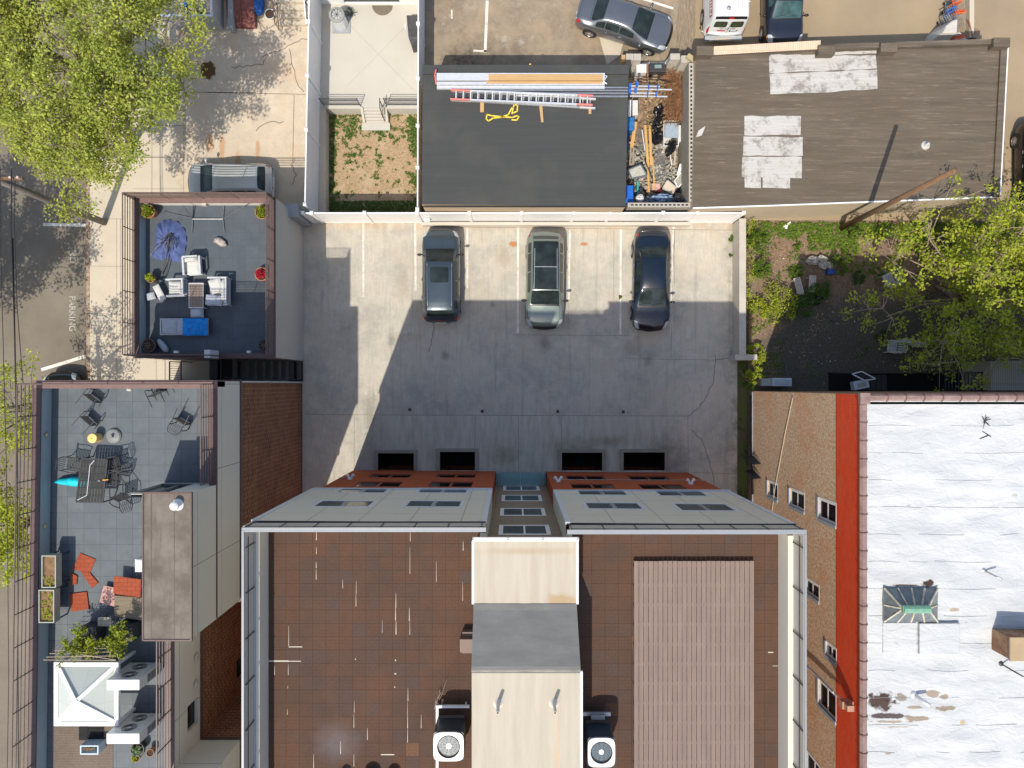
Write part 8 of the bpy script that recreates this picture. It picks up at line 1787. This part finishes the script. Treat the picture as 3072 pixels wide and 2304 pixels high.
jbox('paint_boxes', M_('pale red carton', (.55,.32,.28), .7, v=.3), 'pale red and white carton under the plank ends', 'carton', 2, 820, 680, 1030, 860, .75, .5)
# ---------- upper left: bin enclosure, cellar hatch, stoop
t = thing('bin_enclosure', 'grey panel enclosure around the blue bin at the top of the driveway', 'enclosure', (*q(0,0,1650,150,0), 0)); M_pan = streaky('grey sheet panel', (.36,.36,.35), 'x', .12, 1, 3)
x0, y0 = q(0,0,1480,128,1.4); x1 = q(0,0,1815,122,1.4)[0]; mb = MB(); mb.box(x0-.5, x1+.1, y0-.06, y0, 0, 1.38); mb.box(x1+.04, x1+.10, y0, y0+4, 0, 1.38); mb.build('panel', M_pan, t)
mb = MB(); mb.box(x0-.5, x1+.12, y0-.08, y0+.02, 1.38, 1.43); mb.box(x1+.02, x1+.12, y0+.02, y0+4, 1.38, 1.43); mb.build('top_rail', M_alum, t); mb = MB(); x2 = q(0,0,1925,240,0)[0]; mb.box(x1+.5, x1+.75, y0-.2, y0+4, 0, .5); mb.build('side_kerb', M_('grey kerb', (.27,.29,.30), .7), t)
t = thing('recycling_bin', 'open blue recycling bin in the grey enclosure', 'bin', (*q(0,0,1635,70,.9), 0)); a = wloc(t); mb = MB(); s_ = .24
for (u0, v0, u1, v1) in ((-s_,-s_,s_,-s_+.02),(-s_,s_-.02,s_,s_),(-s_,-s_+.02,-s_+.02,s_-.02),(s_-.02,-s_+.02,s_,s_-.02)): mb.box(a.x+u0, a.x+u1, a.y+v0, a.y+v1, 0, .9)
mb.box(a.x-s_, a.x+s_, a.y-s_, a.y+s_, .02, .3); mb.build('tub', M_('bin blue', (.01,.16,.50), .4), t); mb = MB(); [mb.bar((a.x+u*s_*1.05, a.y-s_*1.05, .9), (a.x+u*s_*1.05, a.y+s_*1.05, .9), .05, .04) for u in (-1, 1)]; mb.bar((a.x-s_*1.05, a.y+s_*1.05, .9), (a.x+s_*1.05, a.y+s_*1.05, .9), .05, .04); mb.build('rim', M_('rim blue', (.02,.25,.65), .4), t)
mb = MB(); x0, y0 = q(0,0,1955,215,.4); x1 = q(0,0,2195,215,.4)[0]; mb.add([(x0, y0, .15), (x1, y0, .15), (x1, y0+3.4, .9), (x0, y0+3.4, .9), (x0, y0, -.1), (x1, y0, -.1), (x1, y0+3.4, -.1), (x0, y0+3.4, -.1)], [(0,1,2,3), (0,4,5,1), (1,5,6,2), (3,7,4,0), (2,6,7,3)])
xm = (x0+x1)/2; [mb.bar((x, y0+.0, .19), (x, y0+3.4, .94), .05, .05) for x in (x0+.03, xm, x1-.03)]; one(mb, 'cellar_hatch', M_('rusty red steel', (.20,.06,.045), .5, v=.3), 'rusty red sloping steel cellar hatch at the top of the driveway', 'cellar hatch')
a = q(1,0,20,60,.3); mb = MB(); mb.blob((a[0], a[1]+.2, .25), (.28,.62,.25), 16, 10, .1, 3, 4); one(mb, 'dotted_cushion', M_('blue dotted cloth', (.01,.10,.38), .6, v=.6), 'blue cloth bundle beside the cellar hatch', 'bundle', smooth=True)
a = q(1,0,118,120,.3); pot('white tub of dry soil beside the blue bundle', a[0], a[1], 0, .26, .3, M_grillw, None, group='tubs by the cellar hatch')
t = thing('front_stoop', 'pale stoop steps with scrolled iron railings at the top left', 'steps', (*q(1,0,300,100,0), 0))
for k in range(4): x0, y0 = q(1,0,185,215-65*k,.18*(k+1)); x1 = q(1,0,440,215,.18)[0]; mb = MB(); mb.box(q(1,0,185,215,.1)[0], x1, y0, y0+1.2 if k < 3 else y0+3, 0, .18*(k+1)); mb.build('step', M_walk, t)
for xx in (q(1,0,170,200,.8)[0], q(1,0,440,200,.8)[0]):
    y0 = q(1,0,185,210,.9)[1]; mb = MB(); mb.bar((xx, y0, .95), (xx, y0+3, 1.9), .04, .04); mb.bar((xx, y0, .3), (xx, y0+3, 1.2), .03, .03); [mb.tube([(xx, y0+.18*k, .32+.054*k), (xx+.05*math.sin(k), y0+.18*k+.08, .65+.055*k), (xx, y0+.18*k, .95+.057*k)], .012, 4) for k in range(16)]; mb.build('iron_railing', M_white if xx > -11 else M_('rusty iron', (.16,.09,.07), .6), t)
# ---------- upper right: carts, tarps
def cart(lab, x, y, rz, col, m2=None):
    t = thing('shopping_cart', lab, 'shopping cart', (0,0,0), 'shopping carts along the kerb wall'); L_, W_ = .85, .50; mb = MB()
    for k in range(9):
        xx = -L_/2+L_*k/8; mb.tube([(xx, -W_/2, .55), (xx, -W_/2, 1.0)], .006, 4); mb.tube([(xx, W_/2, .55), (xx, W_/2, 1.0)], .006, 4); mb.tube([(xx, -W_/2, .55), (xx, W_/2, .55)], .006, 4)
    for z in (.55, .7, .85, 1.0): mb.tube([(-L_/2, -W_/2, z), (L_/2, -W_/2, z), (L_/2, W_/2, z), (-L_/2, W_/2, z), (-L_/2, -W_/2, z)], .009, 4)
    mb.build('basket', M_steel if m2 is None else m2, t); mb = MB(); mb.tube([(-L_/2-.12, -W_/2, 1.0), (-L_/2-.12, W_/2, 1.0)], .03, 6); mb.tube([(-L_/2-.12, -W_/2, 1.0), (-L_/2, -W_/2, .98)], .015, 5); mb.tube([(-L_/2-.12, W_/2, 1.0), (-L_/2, W_/2, .98)], .015, 5); mb.box(-L_/2-.02, -L_/2+.03, -W_/2, W_/2, .6, .98); mb.build('handle', col, t)
    mb = MB(); [mb.bar((-L_/2, s_*W_/2, .2), (L_/2, s_*W_/2*.8, .2), .03, .03) for s_ in (-1, 1)]; [mb.bar((L_/2*u, s_*W_/2*.9, .2), (-L_/2*.9, s_*W_/2*.9, .55), .025, .025) for s_ in (-1, 1) for u in (-.6, .6)]; mb.build('chassis', M_steel, t)
    for u in (-.4, .4):
        for s_ in (-.2, .2): mb = MB(); mb.lathe((u, s_, .0), [(.05, .02), (.06, .06), (.05, .12)], 8); mb.build('wheel', M_rubber, t)
    t.location = (x, y, -.01); t.rotation_euler = (0, 0, rz)
for lab, x, y, rz, col, m2 in [('shopping cart with orange handle nearest the picture top', 1640, 30, 95, M_orange, M_('dark wire', (.1,.1,.1), .4)), ('shopping cart with bright orange front, second from the top', 1640, 100, -75, M_orange, None), ('shopping cart with blue panel behind the grey tarp', 1610, 175, -60, M_blue, None), ('grey shopping cart with orange handle half under the white bundle', 1630, 250, 100, M_orange, M_('dark wire', (.1,.1,.1), .4))]: cart(lab, *q(3,0,x,y,.8), R(rz), col, m2)
mb = MB(); x0 = q(3,0,1742,100,.3)[0]; x1 = q(3,0,1782,100,.3)[0]; mb.box(x0, x1, q(3,0,1742,325,.3)[1], 24, -.1, .3); one(mb, 'kerb_wall', M_walk, 'low tan kerb wall beside the shopping carts', 'kerb wall')
mb = MB(); pts = [(1350, 395), (1390, 300), (1470, 225), (1540, 212), (1548, 395)]; lo = [q(3,0,x,y,.2) for x, y in pts]; n = len(pts); cx_ = sum(p[0] for p in lo)/n; cy_ = sum(p[1] for p in lo)/n; hi = [(cx_+(x-cx_)*.6+.15, cy_+(y-cy_)*.6, 1.1+.1*(i % 2)) for i, (x, y) in enumerate(lo)]
mb.add([(x, y, 0) for x, y in lo]+hi, [(i, (i+1) % n, n+(i+1) % n, n+i) for i in range(n)]+[tuple(n+i for i in range(n))]); one(mb, 'covered_machine', M_('pale grey tarp', (.50,.48,.44), .7, v=.1), 'machine under a pale grey tarp left of the shopping carts', 'tarp cover', bevel=.05)
a = q(3,0,1635,345,.5); mb = MB(); mb.blob((*a, .4), (.42,.25,.32), 16, 10, .2, 2.5, 3); mb.tube([(a[0]-.08+.13*math.cos(k*.5), a[1]+.15+.09*math.sin(k*.5), .72) for k in range(14)], .035, 6, cap=False); one(mb, 'rolled_sheets', M_('grey white bundle', (.42,.43,.42), .6, v=.3), 'grey white bundle at the foot of the shopping carts', 'bundle', smooth=True)
a = q(3,0,1772,362,.3); mb = MB(); mb.blob((*a, .25), (.22,.20,.25), 14, 8, .2, 3, 8); one(mb, 'rubbish_bag', M_bagk, 'black rubbish bag right of the shopping carts', 'rubbish bag')
mb = MB(); mb.bar((*q(3,0,1765,320,.3), .35), (*q(3,0,1812,252,.3), .3), .05, .05); mb.bar((*q(3,0,1765,320,.3), .33), (*q(3,0,1732,175,.3), .33), .05, .03); one(mb, 'broken_stick', M_('brown sticks', (.30,.15,.08), .8), 'two broken sticks lying on the kerb wall end', 'sticks')
# ---------- vacant lot
def plastic_chair(lab, x, y, rz, tip=0):
    t = thing('plastic_chair', lab, 'chair', (0,0,0), 'dirty white plastic garden chairs'); mb = MB(); [mb.box(-.22, .22, -.24+.075*k, -.24+.075*k+.055, .38, .40) for k in range(6)]; mb.box(-.25, -.22, -.26, .24, .375, .405); mb.box(.22, .25, -.26, .24, .375, .405); mb.box(-.22, .22, -.27, -.24, .36, .405)
    mw = M_('dirty white plastic', (.50,.50,.46), .6, v=.15); mb.build('seat', mw, t); mb = MB(); [mb.bar((-.2+.08*k, .24, .40), (-.26+.104*k, .42, .85), .045, .02) for k in range(6)]; mb.tube([(-.28, .42, .84), (-.12, .45, .90), (.12, .45, .90), (.28, .42, .84)], .025, 6); mb.build('backrest', mw, t)
    for s_ in (-1, 1):
        mb = MB(); mb.bar((s_*.29, -.27, .60), (s_*.28, .34, .64), .07, .03); mb.build('armrest', mw, t)
        for y_, z_ in ((-.25, .59), (.26, .62)): mb = MB(); mb.bar((s_*.29, y_, 0), (s_*.27, y_, z_), .05, .03, up=(0,1,0)); mb.build('leg', mw, t)
    t.location = (x, y, 0); t.rotation_euler = (R(tip), 0, R(rz))
plastic_chair('dirty white plastic chair at the lower middle of the shaded vacant lot', *q(3,1,1080,1338,.4), -95); plastic_chair('dirty white plastic chair half hidden under the wild tree branches', *q(3,1,1040,752,.4), 205)
for i, (xa, ya, xb, yb, lab) in enumerate([(245, 740, 285, 890, 'left one of two old weathered timber benches in the bushes'), (385, 720, 375, 865, 'right one of two old weathered timber benches in the bushes')]):
    a = q(3,1,xa,ya,.4); b = q(3,1,xb,yb,.4); d = Vector((*b, 0))-Vector((*a, 0)); nn = Vector((-d.y, d.x, 0)).normalized(); mb = MB(); [mb.bar(Vector((*a, .42))+nn*(.09*(k-1.5)), Vector((*b, .42))+nn*(.09*(k-1.5)), .075, .04) for k in range(4)]; [mb.bar(Vector((*a, .2))+d*u-nn*.16, Vector((*a, .2))+d*u+nn*.16, .08, .38) for u in (.12, .85)]
    one(mb, 'timber_bench', streaky('silver weathered timber', (.40,.37,.32), 'y', .2, 2, 10), lab, 'bench', 'old timber benches in the vacant lot')
for i, (x, y, rx, ry, lab) in enumerate([(395, 590, .34, .22, 'left heap of torn grey bags in the lot shade'), (480, 600, .25, .36, 'grey speckled bag in the middle of the bag heap'), (545, 630, .18, .20, 'small pale bag right beside the blue bin in the lot')]): a = q(3,1,x,y,.3); mb = MB(); mb.blob((*a, .18), (rx, ry, .2), 16, 10, .3, 3, i, R(30*i)); one(mb, 'torn_bag', M_('torn grey bag %d' % i, (.36,.35,.31), .7, v=.35), lab, 'bag', 'torn grey bags in the vacant lot')
a = q(3,1,548,690,.3); mb = MB(); mb.box(a[0]-.2, a[0]+.2, a[1]-.13, a[1]+.13, 0, .35); one(mb, 'blue_bin', M_('lot bin blue', (.01,.06,.25), .4), 'small blue bin next to the grey bags in the vacant lot', 'bin', bevel=.02)
a = q(3,1,420,930,.2); mb = MB(); mb.blob((*a, .15), (.32,.24,.18), 14, 8, .25, 3, 6); one(mb, 'rubbish_bag', M_bagk, 'black rubbish bag in the bushes of the vacant lot', 'rubbish bag')
a = q(3,1,170,290,.1); mb = MB(); mb.bar((a[0]-.22, a[1]-.12, .05), (a[0]+.2, a[1]+.15, .06), .16, .05); mb.bar((a[0]-.22, a[1]+.02, .07), (a[0]-.02, a[1]-.14, .07), .08, .05); one(mb, 'white_scrap', M_white, 'broken white plastic piece lying in the ivy', 'scrap')
a = q(3,1,1250,1300,.1); mb = MB(); mb.blob((*a, .06), (.65,.16,.09), 20, 6, .4, 4, 2, R(-12)); one(mb, 'plastic_debris', M_bagw, 'strip of dirty plastic beside the lower white chair', 'debris')
x0, y1 = P(2318, 1134, .8); x1, y0 = P(2376, 1159, .8); t = thing('wall_condenser', 'white condenser lying by the brick building corner', 'air conditioner', ((x0+x1)/2, (y0+y1)/2, 0)); mb = MB(); mb.box(x0, x1, y0, y1, .1, .8); mb.build('housing', M_('pale blue white', (.50,.55,.58), .4), t, bevel=.03); mb = MB(); [mb.box(x0+.08, x1-.08, y0+.06+.07*k, y0+.09+.07*k, .8, .806) for k in range(4)]; mb.build('louvre', M_('louvre grey', (.3,.34,.37), .4), t); mb = MB(); mb.box(x0-.5, x0, y0+.02, y1-.02, .1, .68); mb.build('side_box', M_('olive white', (.36,.38,.34), .5), t)
t = thing('screen_panel', 'black screen panel with white frame beside the areaway fence', 'screen', (*P(2590, 1128, .9), .6)); pp_ = [Vector((*P(2230+x*520/2212, 1060+y*390/1659, .95), .95)) for x, y in ((1385, 262), (1510, 232), (1690, 325), (1545, 345))]; mb = MB(); mb.face([p-Vector((0,0,.01)) for p in pp_][::-1]); mb.build('screen', M_black, t); mb = MB(); [mb.bar(pp_[i], pp_[(i+1) % 4], .05, .04) for i in range(4)]; mb.build('frame', M_white, t)
a = P(2230+1510*520/2212, 1060+400*390/1659, .9); t = thing('window_air_conditioner', 'white window air conditioner tilted beside the black screen panel', 'air conditioner', (*a, .3)); mb = MB(); mb.obox((*a, .7), (.75, .42, .4), R(12)); mb.build('housing', M_('ac blue white', (.52,.57,.62), .4), t, bevel=.02); mb = MB(); mb.obox((a[0], a[1], .905), (.42, .22, .012), R(12)); mb.build('vent', M_('vent olive', (.33,.35,.26), .5), t)
t = thing('areaway_fence', 'black iron fence and cellar stairs along the north wall of the brick building', 'fence', (*q(3,1,1400,1590,0), 0)); x0 = P(2510, 1122, .9)[0]; ya = P(2600, 1118, .9)[1]; rr = railing([(x0, ya), (26.5, ya)], 0, .95, 2, 1.6, .02, .025)
x = x0
while x < 26.5: rr.tube([(x, ya, .1), (x, ya, .95)], .008, 4); x += .14
rr.build('iron_railing', M_dark, t); mb = MB(); [mb.box(17.3+.28*k, 17.55+.28*k, RN+.05, ya-.1, -.02, .2-.02*k) for k in range(6)]; mb.build('cellar_step', M_('dark cellar step', (.04,.038,.034), .8), t)  # cellar steps in one dark grey
mb = MB(); mb.box(x0, 26.5, RN+.02, ya-.03, -.013, .012); mb.build('areaway_floor', M_pit, t)
mb = MB(); [mb.bar((xx, RN+.05, 1.6), (xx, ya, 1.6), .04, .04) for xx in [21.0+.16*k for k in range(18)]]; mb.bar((20.9, ya, 1.6), (23.9, ya, 1.6), .06, .06); mb.build('iron_canopy', M_('blue black iron', (.035,.045,.06), .5), t)
mb = MB(); x0, y1 = q(3,1,1905,1462,2.0); v = [(x0, y1, 2.1), (27, y1+.1, 2.1), (27, RN+.05, 2.1), (x0, RN+.05, 2.1)]; mb.prism([(a_[0], a_[1]) for a_ in v], 0, 2.1); one(mb, 'garden_shed', brick('corrugated shed roof', (.42,.40,.33), (.44,.42,.35), (.28,.26,.21), 'xy', .09, 9, .02, offset=0, bump=.6, var=.05), 'beige corrugated shed roof under the wild tree beside the brick building', 'shed')
